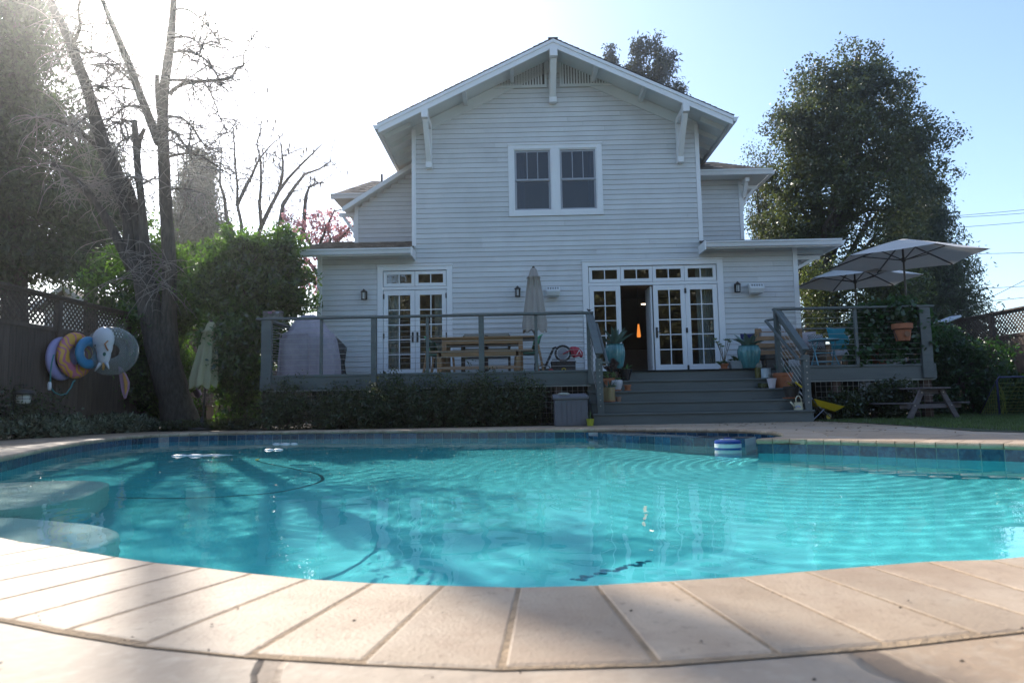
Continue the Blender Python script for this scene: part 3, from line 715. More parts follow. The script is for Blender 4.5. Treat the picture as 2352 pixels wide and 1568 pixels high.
def transom(x0, x1, z0, z1, y):
    m = MB(); frame(m, x0, x1, z0, z1, .075, y, y+.04); lites(m, x0+.075, x1-.075, z0+.075, z1-.075, 2, 1, y+.004, y+.036, .022)
    o = m.build('transom_window', WHITE, house, bevel=.003); pane(o, x0+.07, x1-.07, z0+.07, z1-.07, y+.02); return o
LD = rect(C_, 1037, 78, 1675, 1000); BD = rect(E_, 60, 94, 1212, 985)
zt0, zt1 = rect(C_, 1085, 125, 1625, 258)[2:]; zlt = rect(C_, 1075, 290, 1600, 500)[3]
tf = trimframe(LD[0], LD[1], .98, LD[3], .125, 'door_trim', False)
m = MB(); m.box(LD[0]+.125, LD[1]-.125, WY-.02, WY+.05, zlt+.01, zt0-.01); m.build('transom_rail', WHITE, tf)
a, b = LD[0]+.135, LD[1]-.135; c = (a+b)/2
for p, q in ((a, c-.005), (c+.005, b)): transom(p, q, zt0, LD[3]-.14, WY-.012)
d1 = leaf(a, c-.004, DZ+.01, zlt, WY-.005, -1, 1); d2 = leaf(c+.004, b, DZ+.01, zlt, WY-.005, 1, -1)
curtain(d1, a+.02, a+.34, DZ, zlt, WY+.2); curtain(d2, b-.3, b, DZ, zlt, WY+.2)
tf = trimframe(BD[0], BD[1], .98, BD[3], .135, 'door_trim', False)
m = MB(); m.box(BD[0]+.135, BD[1]-.135, WY-.02, WY+.05, zlt+.01, zt0-.01); m.build('transom_rail', WHITE, tf)
a, b = BD[0]+.145, BD[1]-.145; q = (b-a)/4
for k in range(4): transom(a+k*q+.004, a+(k+1)*q-.004, zt0, BD[3]-.15, WY-.012)
leaf(a-.0, a+q-.02, DZ+.01, zlt, WY-.03); leaf(a+2*q, a+3*q-.003, DZ+.01, zlt, WY-.015, None, -1)
d4 = leaf(a+3*q+.003, b, DZ+.01, zlt, WY-.015, -1); curtain(d4, b-.42, b-.02, DZ, BD[3]-.1, WY+.22)
# folded leaf standing inside at right angles to the opening
m = MB(); xx = a+2*q-.035; m.box(xx-.02, xx+.02, WY+.05, WY+.05+q-.1, DZ+.01, zlt-.01); m.build('door_leaf', WHITE, house)
# kitchen seen through the gap
m = MB(); m.box(a+.2, b-.2, WY+3.6, WY+4.3, .97, 1.85); m.build('kitchen_island', CAB, house); m = MB(); m.box(a+.15, b-.15, WY+3.55, WY+4.35, 1.855, 1.90); m.build('countertop', Mt('countertop', (.08, .07, .065), .3), house)
m = MB(); m.box(a+.6, a+1.15, WY+2.6, WY+3.1, .97, 1.45); m.build('interior_cabinet', Mt('walnut', (.06, .025, .012), .5), house)
p = at(*E_(512, 690), Y=WY+2.3)
lamp = thing('pendant_lamp', 'amber glass pendant lamp glowing inside the open kitchen door', 'lamp', (p.x, p.y, p.z-.12))
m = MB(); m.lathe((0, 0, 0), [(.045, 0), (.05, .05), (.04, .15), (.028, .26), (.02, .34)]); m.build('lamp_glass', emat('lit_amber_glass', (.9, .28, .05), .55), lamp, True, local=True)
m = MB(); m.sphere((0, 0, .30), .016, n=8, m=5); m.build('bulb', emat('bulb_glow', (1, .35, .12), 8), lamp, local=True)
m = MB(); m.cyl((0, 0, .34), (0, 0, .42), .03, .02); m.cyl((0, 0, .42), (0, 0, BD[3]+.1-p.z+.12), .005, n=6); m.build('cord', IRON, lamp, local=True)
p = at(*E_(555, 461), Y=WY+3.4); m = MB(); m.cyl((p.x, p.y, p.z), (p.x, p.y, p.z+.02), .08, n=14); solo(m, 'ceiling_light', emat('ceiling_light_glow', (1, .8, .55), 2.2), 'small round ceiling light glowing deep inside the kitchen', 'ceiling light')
# ================================================================ DECK
DY = 12.82; DT = 1.0                                   # front edge and floor height
XD0, XD1 = wx(601, DY, 870), wx(2145, DY, 840); XS0, XS1 = wx(1354, DY, 800), wx(1800, DY, 800)
deck = thing('deck', 'raised grey painted deck with cable railing and wide stairs behind the pool', 'deck', ((XS0+XS1)/2, DY, 0))
def boards(mb, x0, x1, y0, y1, z, w_=.14):
    y = y0
    while y < y1-.02: mb.box(x0, x1, y, min(y1, y+w_-.005), z-.03, z+random.uniform(-.0008, .0008)); y += w_
random.seed(3)
YS0, TR = 12.05, .29
nose = [YS0+k*TR for k in range(5)]
YT = nose[4]
m = MB(); boards(m, XD0, XS0-.02, DY, WY-.01, DT); boards(m, XS0-.02, XS1+.12, YT, WY-.01, DT); boards(m, XS1+.12, XD1, DY, WY-.01, DT); boards(m, XL1+.03, XD1+.25, WY-.01, 16.4, DT)
m.build('deck_floor', DECKP, deck)
def fascia(x0, x1, y, nm='fascia'):
    m = MB(); m.box(x0, x1, y-.028, y, DT-.27, DT-.032); m.box(x0-.01, x1+.01, y-.045, y+.0, DT-.031, DT+.012); m.build(nm, DECKP, deck, bevel=.004)
    m = MB(); m.box(x0, x1, y-.02, y+.02, DT-.295, DT-.272); m.build('fascia_trim', Mt('pale_trim_strip', (.30, .30, .28), .7), deck)
fascia(XD0, XS0, DY); fascia(XS1+.1, XD1, DY)
m = MB(); m.box(XD0-.028, XD0, DY-.028, WY-.05, DT-.27, DT+.01); m.build('fascia', DECKP, deck); m = MB(); m.box(XD1, XD1+.028, DY-.028, 16.4, DT-.27, DT+.01); m.build('fascia', DECKP, deck)
# stairs
XT0, XT1 = wx(1362, YS0, 960), wx(1873, YS0, 950)
for k in range(5):
    z = .2*(k+1); x0, x1 = (XT0, XT1) if k < 4 else (XS0-.01, XS1+.12)
    if k in (1, 2, 3): x0, x1 = XT0+.0, XT1-.0
    m = MB(); m.box(x0+.02, x1-.02, nose[k]+.03, nose[k]+.05, z-.2+(0.002 if k else -.01), z-.032)
    for j in range(2): m.box(x0, x1, nose[k]+j*.147, nose[k]+.143+j*.147, z-.032, z-j*.001)
    m.build('step', DECKP, deck, bevel=.004)
for x in (XT0+.005, XT1-.025):
    m = MB(); m.prism([(nose[0]+.06, -.01), (YT+.28, -.01), (YT+.28, .955)]+[q for k in (3, 2, 1, 0) for q in ((nose[k+1]+.05 if k < 4 else 0, .2*(k+1)-.035), (nose[k]+.055, .2*(k+1)-.035))], (.02, 0, 0), (x, 0, 0), (0, 1, 0), (0, 0, 1)); m.build('stringer', DECKP, deck)
# railing
RZ = 2.1
def post(x, y, z0=DT-.25, z1=RZ-.04, w_=.1, name='railing_post', d=None):
    m = MB(); m.box(x-w_/2, x+w_/2, y-(d or w_)/2, y+(d or w_)/2, z0, z1); m.build(name, DECKP, deck, bevel=.005)
yp = DY-.03
def toprail(a, b, w_=.135, h=.04):
    m = MB(); m.bar(a, b, w_, h, c=.15); m.build('handrail', DECKP, deck)
def cables(x0, x1, y0, y1, z0=DT+.09, z1=RZ-.1, n=10, slope=0):
    m = MB()
    for k in range(n):
        z = z0+(z1-z0)*k/(n-1); m.cyl((x0, y0, z), (x1, y1, z+slope), .0042, n=6)
    m.build('cable_infill', CABLE, deck)
lx = [wx(p, yp, 800) for p in (613, 738, 859, 982, 1106, 1232, 1355)]; lw = [.19, .055, .10, .055, .10, .055, .10]
for x, w_ in zip(lx, lw): post(x, yp, DT-.26 if w_ > .06 else DT, w_=w_, d=.1 if w_ > .06 else .05)
for a, b in zip(lx, lx[1:]): cables(a, b, yp, yp)
toprail((XD0-.09, yp, RZ-.02), (lx[-1]+.08, yp, RZ-.02))
rx = [wx(p, yp, 780) for p in (1787, 1967, 2125)]
for x, w_ in zip(rx, (.1, .06, .2)): post(x, yp, DT-.26 if w_ > .07 else DT, w_=w_, d=.1 if w_ > .07 else .05)
for a, b in zip(rx, rx[1:]): cables(a, b, yp, yp)
toprail((rx[0]-.06, yp, RZ-.02), (XD1+.03, yp, RZ-.02))
# side and rear runs
for x in (XD0+.06,):
    toprail((x, yp, RZ-.022), (x, WY-.05, RZ-.022)); post(x, 14.2); cables(x, x, yp, WY-.05)
toprail((XD1-.03, yp, RZ-.022), (XD1+.2, 16.3, RZ-.022)); cables(XD1-.03, XD1+.2, yp, 16.3); post(XD1+.09, 14.6); post(XD1+.19, 16.3)
toprail((XL1+.03, 16.3, RZ-.03), (XD1+.2, 16.3, RZ-.03)); post(XL1+.33, 16.3, w_=.12); cables(XL1+.05, XD1+.2, 16.3, 16.3)
# stair railings
ya = YS0+.12
for px, s in ((1377, -1), (1852, 1)):
    x = wx(px, ya, 880); post(x, ya, .2, 1.17, w_=.115)
    m = MB(); y = 0
    for k in range(8): m.cyl((x, ya-.066, .33+k*.105), (x, ya-.057, .33+k*.105), .012, n=8)
    m.build('cable_bolt', CABLE, deck)
    xu = lx[-1] if s < 0 else rx[0]
    m = MB(); m.bar((xu, yp+.02, RZ-.05), (x, ya-.02, 1.21), .04, .14, c=.1); m.bar((xu, yp, RZ-.01), (x, ya-.07, 1.255), .14, .035); m.build('handrail', DECKP, deck)
    xo = x+(.14 if s < 0 else -.14); xo2 = xu+(.15 if s < 0 else -.17)
    m = MB(); m.bar((xo2, yp+.12, RZ-.22), (xo, ya-.03, 1.10), .05, .05, c=.2); m.box(min(x-.03, xo-.03), max(x+.06, xo+.03), ya-.07, ya+.02, 1.08, 1.115); m.bar((xo2, yp+.12, RZ-.22), (xu, yp+.1, RZ-.2), .04, .04)
    m.build('handrail', DECKP, deck)
    m = MB()
    for k in range(8): m.cyl((x, ya, .33+k*.105), (xu, yp, DT+.12+k*.105), .0042, n=6)
    m.build('cable_infill', CABLE, deck)
# supports and wire mesh below the floor
POSTW = Mt('brown_support_post', (.10, .06, .045), .9, .2)
for x in (XD0+.08, -2.9, -1, .7, 5.9, XD1-.12): m = MB(); m.box(x-.07, x+.07, DY+.03, DY+.17, -.01, DT-.28); m.build('support_post', POSTW, deck)
def wiremesh(x0, x1, y, z0, z1, st=.1):
    m = MB(); x = x0
    while x <= x1: m.cyl((x, y, z0), (x, y, z1), .0028, n=4); x += st
    z = z0
    while z <= z1: m.cyl((x0, y-.004, z), (x1, y-.004, z), .0028, n=4); z += st
    return m
wiremesh(XD0+.15, XS0-.02, DY+.0, .02, DT-.29).build('wire_mesh', CABLE, deck); wiremesh(XS1+.55, XD1-.05, DY+.0, .02, DT-.29).build('wire_mesh', CABLE, deck)
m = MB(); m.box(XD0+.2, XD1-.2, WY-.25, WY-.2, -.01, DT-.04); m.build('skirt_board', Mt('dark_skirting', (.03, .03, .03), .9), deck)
# ================================================================ wall fittings
def lantern(px, py, label):
    y = WY-.015; x = wx(px, y-.1, py); z = wz(px, py, y-.1)
    t = thing('wall_lantern', label, 'wall lantern', (x, y, z-.12), group='wall lanterns beside the patio doors')
    m = MB(); m.box(-.045, .055, -.02, 0, .02, .22); m.box(-.012, .012, -.07, -.02, .15, .17); m.build('back_plate', IRON, t, local=True, bevel=.004)
    c = (0, -.12)
    m = MB(); m.lathe((0, c[1], 0), [(.055, .0), (.06, .012), (.052, .022)], 6); m.lathe((0, c[1], 0), [(.05, .175), (.078, .18), (.07, .20), (.03, .225), (.022, .24), (.008, .255)], 6)
    for k in range(6): a = math.pi/3*k; m.cyl((.052*math.cos(a), c[1]+.052*math.sin(a), .01), (.058*math.cos(a), c[1]+.058*math.sin(a), .18), .006, n=5)
    m.build('lantern_cage', IRON, t, local=True)
    m = MB(); m.lathe((0, c[1], 0), [(.034, .024), (.034, .17)], 14); m.build('frosted_shade', Mt('frosted_glass', (.62, .63, .6), .4, .02), t, local=True, smooth='auto')
lantern(836, 677, 'black six sided wall lantern between the corner of the house and the double door')
lantern(1189, 670, 'black wall lantern immediately left of the closed umbrella'); lantern(1694, 660, 'black wall lantern right of the wide four panel door')
def hornbox(px, py, label):
    y = WY-.015; x = wx(px, y-.15, py); z = wz(px, py, y-.15)
    t = thing('wall_speaker', label, 'outdoor speaker', (x, y, z-.12), group='white wall speakers')
    m = MB(); P_ = [(-.15, .03), (-.11, .0), (.11, .0), (.15, .03), (.17, .24), (-.17, .24)]
    m._a([(-.13, -.02, .0), (.13, -.02, .0), (.16, -.02, .25), (-.16, -.02, .25), (-.15, -.20, .02), (.15, -.20, .02), (.17, -.24, .13), (-.17, -.24, .13), (.165, -.16, .245), (-.165, -.16, .245)],
         [(0, 3, 2, 1), (0, 1, 5, 4), (4, 5, 6, 7), (7, 6, 8, 9), (9, 8, 2, 3), (1, 2, 8, 6, 5), (0, 4, 7, 9, 3)])
    m.build('housing', Mt('white_plastic', (.68, .69, .68), .45, .02), t, local=True, bevel=.02)
    m = MB(); m.box(-.05, .05, -.03, 0.0, .05, .2); m.build('mount', IRON, t, local=True)
    m = MB()
    for k in range(5): m.box(-.12+k*.055, -.095+k*.055, -.212, -.2, .165, .215)
    m.build('vent_slots', Mt('grey_vents', (.3, .3, .3), .6), t, local=True)
hornbox(1270, 670, 'white box speaker on the wall right of the closed umbrella'); hornbox(1737, 663, 'white box speaker on the wall near the right corner of the house')
# ================================================================ umbrellas
CANV = Mt('beige_umbrella_canvas', (.36, .325, .29), .9, .08, 5, .1, 200); CANV2 = Mt('faded_green_canvas', (.28, .29, .17), .9, .12, 5); CANV3 = Mt('off_white_canvas', (.60, .58, .54), .9, .04, 3)
def canvas_trans(name, c, tr=.25):
    t = NT(name); k = t.ramp(t.noise(3, 5), [(.3, sc3(c, .93)), (.7, sc3(c, 1.05))]); d = t.n('BsdfDiffuse', {'Color': k}); l = t.n('BsdfTranslucent', {'Color': k})
    return t.done(t.n('MixShader', {0: tr, 1: d.outputs[0], 2: l.outputs[0]}).outputs[0])
CANV3 = canvas_trans('off_white_canvas', (.62, .60, .57), .12); CANV2 = canvas_trans('faded_green_canvas', (.44, .41, .26), .2)
POLE = Mt('dark_bronze_pole', (.06, .045, .035), .45, .1)
def closed_umbrella(x, y, z0, ztop, zlow, r, mat, label, tilt=0):
    t = thing('closed_umbrella', label, 'umbrella', (x, y, z0))
    m = MB(); H, B = ztop-z0, zlow-z0; n = 64; vs = []; prof = [(0, .02), (.02, .05), (.10, .4), (.16, .46), (.165, .47), (.55, .62), (.9, .95), (1, 1)]
    rows = []
    for tt, rr in [(0, .22), (.03, .30), (.12, .42), (.155, .62), (.16, .5), (.4, .66), (.7, .86), (.92, 1), (1, .96)]:
        for k in range(n):
            a = 2*math.pi*k/n; f = 1+.16*math.cos(8*a)*min(1, tt*4+.1)+.05*math.sin(19*a+tt*3)
            zz = H-(H-B)*tt-(.035*(1+math.cos(8*a+.5))+.02*math.sin(5*a) if tt > .95 else 0)-(.025*math.cos(8*a) if .15 < tt < .158 else 0)
            rows.append((r*rr*f*math.cos(a)*1.15+tilt*(1-tt), r*rr*f*math.sin(a), zz))
    L = len(rows)//n; m._a(rows, [(i*n+k, i*n+(k+1) % n, (i+1)*n+(k+1) % n, (i+1)*n+k) for i in range(L-1) for k in range(n)]+[tuple(range(n))[::-1]])
    m.build('canopy', mat, t, True, local=True)
    m = MB(); m.cyl((0, 0, .02), (tilt, 0, H), .02, .018, 10); m.sphere((tilt, 0, H+.02), .03, n=8, m=6); m.build('pole', POLE, t, local=True)
    m = MB(); m.lathe((0, 0, 0), [(.24, 0), (.24, .04), (.06, .07), (.03, .09), (.03, .26)]); m.build('umbrella_base', IRON, t, True, local=True)
    return t
yu = 14.75
closed_umbrella(wx(1227, yu, 700), yu, DT, wz(1227, 616, yu), wz(1227, 757, yu), .205, CANV, 'closed beige umbrella standing on the deck behind the teak dining table')
yu = 13.1
closed_umbrella(wx(464, yu, 980), yu, 0, wz(478, 740, yu), wz(464, 884, yu), .21, CANV2, 'closed faded green umbrella standing on the ground right of the bare tree trunk', tilt=.13)
def open_umbrella(x, y, z0, rim, apex, r, label, rot=0, tilt=0):
    t = thing('open_umbrella', label, 'umbrella', (x, y, z0), rot, 'open umbrellas over the seating on the deck')
    hr, ha = rim-z0, apex-z0; n = 6; per = 10; m = MB(); rows = []
    RR = 7
    for i in range(RR+1):
        f = i/RR*.999+.001
        for k in range(n*per):
            a = 2*math.pi*k/(n*per); u = (k % per)/per; sg = math.cos(math.pi/n)/math.cos((a % (2*math.pi/n))-math.pi/n); sag = math.sin(math.pi*u)
            rr = r*f*(sg-(1-0)*.055*sag*f); z = ha-(ha-hr)*(f**1.12)-.02*sag*f*(1-f)*4
            rows.append((rr*math.cos(a), rr*math.sin(a), z+.0*f))
    N_ = n*per; m._a(rows, [(i*N_+k, (i+1)*N_+k, (i+1)*N_+(k+1) % N_, i*N_+(k+1) % N_) for i in range(RR) for k in range(N_)])
    can = m.build('canopy', CANV3, t, True, local=True)
    m = MB(); rows = []
    for i, (f, zz) in enumerate(((.04, .075), (.30, .025))):
        for k in range(24): a = 2*math.pi*k/24; rows.append((r*f*math.cos(a)*.9, r*f*math.sin(a)*.9, ha-(ha-hr)*f+zz-.005+.008*math.sin(6*a)))
    m._a(rows, [(k, 24+k, 24+(k+1) % 24, (k+1) % 24) for k in range(24)]+[tuple(range(24))]); m.build('vent_cap', CANV3, can, True)
    m = MB(); m.cyl((0, 0, .0), (0, 0, ha-.03), .021, .019, 12); m.lathe((0, 0, 0), [(.022, ha-.46), (.04, ha-.45), (.04, ha-.38), (.022, ha-.37)], 10); m.build('pole', POLE, t, local=True)
    for k in range(6):
        a = 2*math.pi*k/6; c, s_ = math.cos(a), math.sin(a); m = MB(); m.bar((.03*c, .03*s_, ha-.05), (r*.97*c, r*.97*s_, hr+.0), .018, .022); m.bar((.03*c, .03*s_, ha-.42), (r*.5*c, r*.5*s_, hr+(ha-hr)*.5-.04), .016, .018); m.build('rib', POLE, t, local=True)
    m = MB(); m.lathe((0, 0, 0), [(.26, 0), (.26, .05), (.05, .09), (.035, .1), (.035, .3)]); m.build('umbrella_base', IRON, t, True, local=True)
yu = 13.35; open_umbrella(wx(2079, yu, 650), yu, DT, wz(2080, 597, yu), wz(2081, 549, yu), 1.42, 'higher and larger looking of two open off white umbrellas, above the hanging pot', R(22))
yu = 15.6; open_umbrella(wx(1964, yu, 650), yu, DT, wz(1964, 647, yu), wz(1964, 606, yu), 1.36, 'open off white umbrella further back, its left tip touching the corner of the house', R(26))
# ================================================================ things on the deck
def pxw(px, Y): return px*Y/1568
DZT = DT+.002
# dining table, bench, chairs
ty = 13.55; tx0, tx1 = wx(985, ty, 775), wx(1230, ty, 770)
tcx = (tx0+tx1)/2; L = tx1-tx0
t = thing('dining_table', 'long rectangular teak dining table on the deck behind the railing', 'dining table', (tcx, ty+.45, DZT))
m = MB()
for k in range(6): m.box(-L/2, L/2, -.45+k*.15, -.303+k*.15, .72, .75)
m.build('table_top', TEAK, t, local=True, bevel=.003)
m = MB(); m.box(-L/2+.3, L/2-.3, -.40, -.375, .61, .719); m.box(-L/2+.3, L/2-.3, .375, .40, .61, .719); m.build('apron', TEAK, t, local=True)
for sx in (-1, 1):
    for sy in (-1, 1): m = MB(); m.box(sx*(L/2-.30)-.045, sx*(L/2-.30)+.045, sy*.36-.045, sy*.36+.045, 0, .72); m.build('leg', TEAK, t, local=True, bevel=.004)
by = 13.2; bx0, bx1 = wx(974, by, 803), wx(1224, by, 802); L = bx1-bx0
t = thing('bench', 'long backless teak bench in front of the dining table', 'bench', ((bx0+bx1)/2, by+.17, DZT))
m = MB()
for k in range(3): m.box(-L/2, L/2, -.17+k*.115, -.058+k*.115, .42, .45)
m.build('seat', TEAK, t, local=True, bevel=.003)
m = MB(); m.box(-L/2+.28, L/2-.28, -.15, -.128, .33, .419); m.build('apron', TEAK, t, local=True)
m = MB(); m.box(-L/2+.28, L/2-.28, -.14, -.10, .08, .14); m.build('stretcher', TEAK, t, local=True)
for sx in (-1, 1):
    for sy in (-1, 1): m = MB(); m.box(sx*(L/2-.29)-.045, sx*(L/2-.29)+.045, sy*.11-.04, sy*.11+.04, 0, .42); m.build('leg', TEAK, t, local=True, bevel=.004)
SLING = Mt('tan_sling_fabric', (.25, .22, .17), .85, .08); DKW = Mt('dark_brown_frame', (.07, .055, .045), .6, .15)
def sling_chair(x, y, rz, label):
    t = thing('patio_chair', label, 'chair', (x, y, DZT), rz, 'dark framed chairs behind the dining table')
    for sx in (-1, 1):
        m = MB(); m.bar((sx*.25, -.22, 0), (sx*.25, -.20, .62), .045, .045); m.build('leg', DKW, t, local=True)
        m = MB(); m.bar((sx*.25, .24, 0), (sx*.25, .30, .90), .045, .05); m.build('leg', DKW, t, local=True)
        m = MB(); m.box(sx*.25-.03, sx*.25+.03, -.25, .30, .62, .645); m.build('armrest', DKW, t, local=True)
    m = MB(); m.box(-.25, .25, -.22, .26, .38, .425); m.build('seat', DKW, t, local=True)
    m = MB()
    for a, b in ((.46, .62), (.76, .93)):
        vs = []
        for z in (a, b):
            for k in range(9): xx = -.25+k*.0625; vs.append((xx, .27+.04*(1-(xx/.25)**2)+(z-.4)*.08, z))
        m._a(vs, [(k, k+1, k+10, k+9) for k in range(8)])
    m.build('backrest', SLING, t, local=True)
sling_chair(wx(1090, 14.45, 775), 14.45, R(0), 'dark framed chair behind the table, left of the two tan backs showing')
sling_chair(wx(1142, 14.45, 775), 14.45, R(0), 'dark framed chair behind the table, right of the two tan backs showing')
GREEN = Mt('bright_green_fabric', (.08, .42, .19), .8, .1); OLIVE = Mt('dark_green_plastic', (.04, .13, .09), .6, .1)
def end_chair(x, y, rz, label):
    t = thing('armchair', label, 'chair', (x, y, DZT), rz, 'green chairs at the table ends')
    for sx in (-1, 1):
        for sy in (-1, 1): m = MB(); m.bar((sx*.24, sy*.22+(.08 if sy > 0 else 0), 0), (sx*.23, sy*.19, .44 if sy < 0 else .6), .04, .045); m.build('leg', TEAK, t, local=True)
    m = MB(); m.box(-.23, .23, -.22, .2, .40, .44); m.build('seat', OLIVE, t, local=True, bevel=.01)
    m = MB(); vs = []
    for j in range(6):
        for k in range(9): a = (k-4)/4; vs.append((a*.24, .22+.1*j/5-.09*a*a, .46+.34*j/5-.05*a*a*(j/5)))
    m._a(vs, [(j*9+k, j*9+k+1, j*9+10+k, j*9+9+k) for j in range(5) for k in range(8)]); o = m.build('backrest', OLIVE, t, True, local=True)
    m = MB(); m.tube([(-.24, .15, .5), (-.24, .22, .76), (-.12, .31, .80), (0, .325, .81), (.12, .31, .80), (.24, .22, .76), (.24, .15, .5)], .011, 6); m.build('edge_band', GREEN, o, local=True)
end_chair(wx(990, 14.0, 800)+.2, 14.0, R(78), 'green backed chair at the left end of the dining table'); end_chair(wx(1232, 14.0, 800)-.2, 14.0, R(-80), 'green backed chair at the right end of the dining table')
# covered grills
COVER = Mt('lilac_grey_cover', (.37, .32, .36), .95, .12, 6, .25, 14)
gy = 13.75; gx0, gx1 = wx(631, gy, 800), wx(772, gy, 800)
def draped(mb, secs, n=72, fold=.012, seed=1):
    """secs: list of (z, x0, x1, y0, y1, roundness); a cloth draped over a boxy body"""
    rows = []
    for i, (z, x0, x1, y0, y1, e) in enumerate(secs):
        cx, cy, rx_, ry = (x0+x1)/2, (y0+y1)/2, (x1-x0)/2, (y1-y0)/2
        for k in range(n):
            a = 2*math.pi*k/n; c, s = math.cos(a), math.sin(a)
            f = 1+(fold/max(rx_, .05))*(math.sin(9*a+seed)+.6*math.sin(17*a+2*seed+z*3))*(1-i/len(secs))
            rows.append((cx+rx_*f*math.copysign(abs(c)**(2/e), c), cy+ry*f*math.copysign(abs(s)**(2/e), s), z+(.015*math.sin(5*a+seed) if i == 0 else 0)))
    L_ = len(secs); mb._a(rows, [(i*n+k, i*n+(k+1) % n, (i+1)*n+(k+1) % n, (i+1)*n+k) for i in range(L_-1) for k in range(n)]+[tuple((L_-1)*n+k for k in range(n))])
t = thing('covered_grill', 'domed barbecue under a faded lilac grey cover at the left end of the deck', 'covered grill', ((gx0+gx1)/2, gy+.3, DZT))
W_ = gx1-gx0; m = MB()
draped(m, [(.04, -W_/2, W_/2, -.34, .34, 4), (.4, -W_/2+.03, W_/2-.03, -.33, .33, 4.5), (.78, -W_/2+.07, W_/2-.10, -.31, .31, 4.5), (.93, -W_/2+.12, W_/2-.16, -.29, .29, 4), (.98, -W_/2+.2, W_/2-.24, -.27, .28, 3), (1.12, -W_/2+.27, W_/2-.33, -.24, .26, 2.6), (1.25, -W_/2+.36, W_/2-.42, -.17, .2, 2.3), (1.31, -W_/2+.46, W_/2-.52, -.08, .1, 2)])
cov = m.build('cover', COVER, t, True, local=True)
m = MB(); x0, x1 = -W_/2+.10, -W_/2+.72
m.tube([(x0, -.352, .12), (x0+.01, -.345, .5), (x0+.02, -.335, .88), (x1-.03, -.335, .88), (x1-.01, -.345, .5), (x1, -.352, .12)], .009, 5); m.tube([(x1+.16, -.348, .06), (x1+.15, -.342, .5), (x1+.14, -.33, .84)], .008, 5); m.build('seam', COVER, cov, local=True)
m = MB(); m.box(-.55, .5, -.25, .25, 0, .07); m.build('wheel_base', IRON, t, local=True)
BLKC = Mt('black_vinyl_cover', (.022, .022, .024), .55, .2, 5, .2, 12)
g2 = 14.5; x0, x1 = wx(735, g2, 800), wx(794, g2, 800); m = MB(); cx = (x0+x1)/2
t = thing('covered_grill', 'black covered kettle grill sticking out behind the lilac cover', 'covered grill', (cx-.35, g2+.3, DZT)); W_ = 1.05
draped(m, [(.05, -W_/2+.1, W_/2-.05, -.3, .3, 2.6), (.35, -W_/2+.1, W_/2-.02, -.3, .3, 2.8), (.62, -W_/2+.05, W_/2+.02, -.31, .31, 3), (.7, -W_/2+.02, W_/2+.03, -.3, .3, 3), (.85, -W_/2+.1, W_/2-.1, -.27, .27, 2.5), (1.0, -W_/2+.25, W_/2-.27, -.2, .2, 2.2), (1.06, -.12, .1, -.1, .1, 2)], seed=4)
m.build('cover', BLKC, t, True, local=True); m = MB(); m.tube([(W_/2+.02, -.05, .6), (W_/2, -.05, .35), (W_/2+.03, -.05, .12), (W_/2+.07, -.05, .1)], .02, 8); m.build('hose', IRON, t, True, local=True)
# wicker basket on the rail corner
x0, x1 = wx(606, yp, 718), wx(647, yp, 718); m = MB(); bz = RZ+.001; cx = (x0+x1)/2; t = thing('wicker_basket', 'grey slatted basket of oddments standing on the left corner of the deck rail', 'basket', (cx, yp+.02, bz)); hw = (x1-x0)/2
for k in range(15): a = -hw+hw*2*k/14; m.bar((a*.92, -.06, 0), (a, -.07, .12), .011, .004, up=(0, 1, 0)); m.bar((a*.92, .06, 0), (a, .07, .12), .011, .004, up=(0, 1, 0))
m.box(-hw*.93, hw*.93, -.065, .065, 0, .012); m.bar((-hw, -.072, .12), (hw, -.072, .12), .008, .012); m.bar((-hw, .072, .12), (hw, .072, .12), .008, .012)
for s in (-1, 1): m.bar((s*hw, -.072, .12), (s*hw, .072, .12), .008, .012)
m.build('basket_body', Mt('grey_wicker', (.2, .18, .18), .8, .2), t, local=True)
for c, p in (((.6, .2, .35), (-.07, .01, .11)), ((.45, .25, .15), (.01, .0, .125)), ((.5, .55, .62), (.07, .01, .11))): m = MB(); m.sphere(p, .035, 1.2, 1, .8); m.build('soft_toy', Mt('toy_plush', c, .9, .1), t, True, local=True)
# bird figurine on the rail
p = at(1353, 709, Y=yp); m = MB(); z = RZ+.001
m.sphere((p.x, yp, z+.028), .02, 1.7, .8, .9); m.sphere((p.x-.03, yp, z+.045), .012); m.cyl((p.x-.04, yp, z+.045), (p.x-.053, yp, z+.044), .004, .001, 6); m.bar((p.x+.025, yp, z+.035), (p.x+.062, yp, z+.055), .012, .004); m.cyl((p.x-.004, yp, z), (p.x, yp, z+.02), .003, n=5)
solo(m, 'bird_figurine', IRON, 'small dark metal bird perched on the end of the rail above the stairs', 'figurine', smooth=True)
# toys at the left of the stairs
q = 14.6
def D5(x, y, Y): return at(955.5+.1719*x, 716.6+.1719*y, Y=Y)
WICK = Mt('dark_wicker', (.07, .06, .055), .8, .3, 40, .5, 60)
a, b = D5(1808, 785, q), D5(2140, 650, q); w_ = b.x-a.x; h = b.z-DZT
t = thing('storage_basket', 'dark wicker hamper on the deck with a small bicycle lying on it', 'basket', ((a.x+b.x)/2, q+.2, DZT)); m = MB()
m.box(-w_/2+.01, w_/2-.01, -.17, .17, 0, h-.03); m.build('basket_body', WICK, t, local=True, bevel=.01); m = MB(); m.box(-w_/2, w_/2, -.18, .18, h-.03, h); m.build('lid', WICK, t, local=True, bevel=.008)
for k in range(7): m = MB(); m.box(-w_/2+.02, w_/2-.02, -.176, -.17, .02+k*.05, .04+k*.05); m.build('band', WICK, t, local=True)
bz = DZT+h; c = D5(1965, 565, q+.15); r = .185
t = thing('balance_bike', 'small bicycle with a red bag resting on the wicker hamper', 'bicycle', (c.x+.12, q+.2, bz))
o = V(-.12, 0, r*.98)
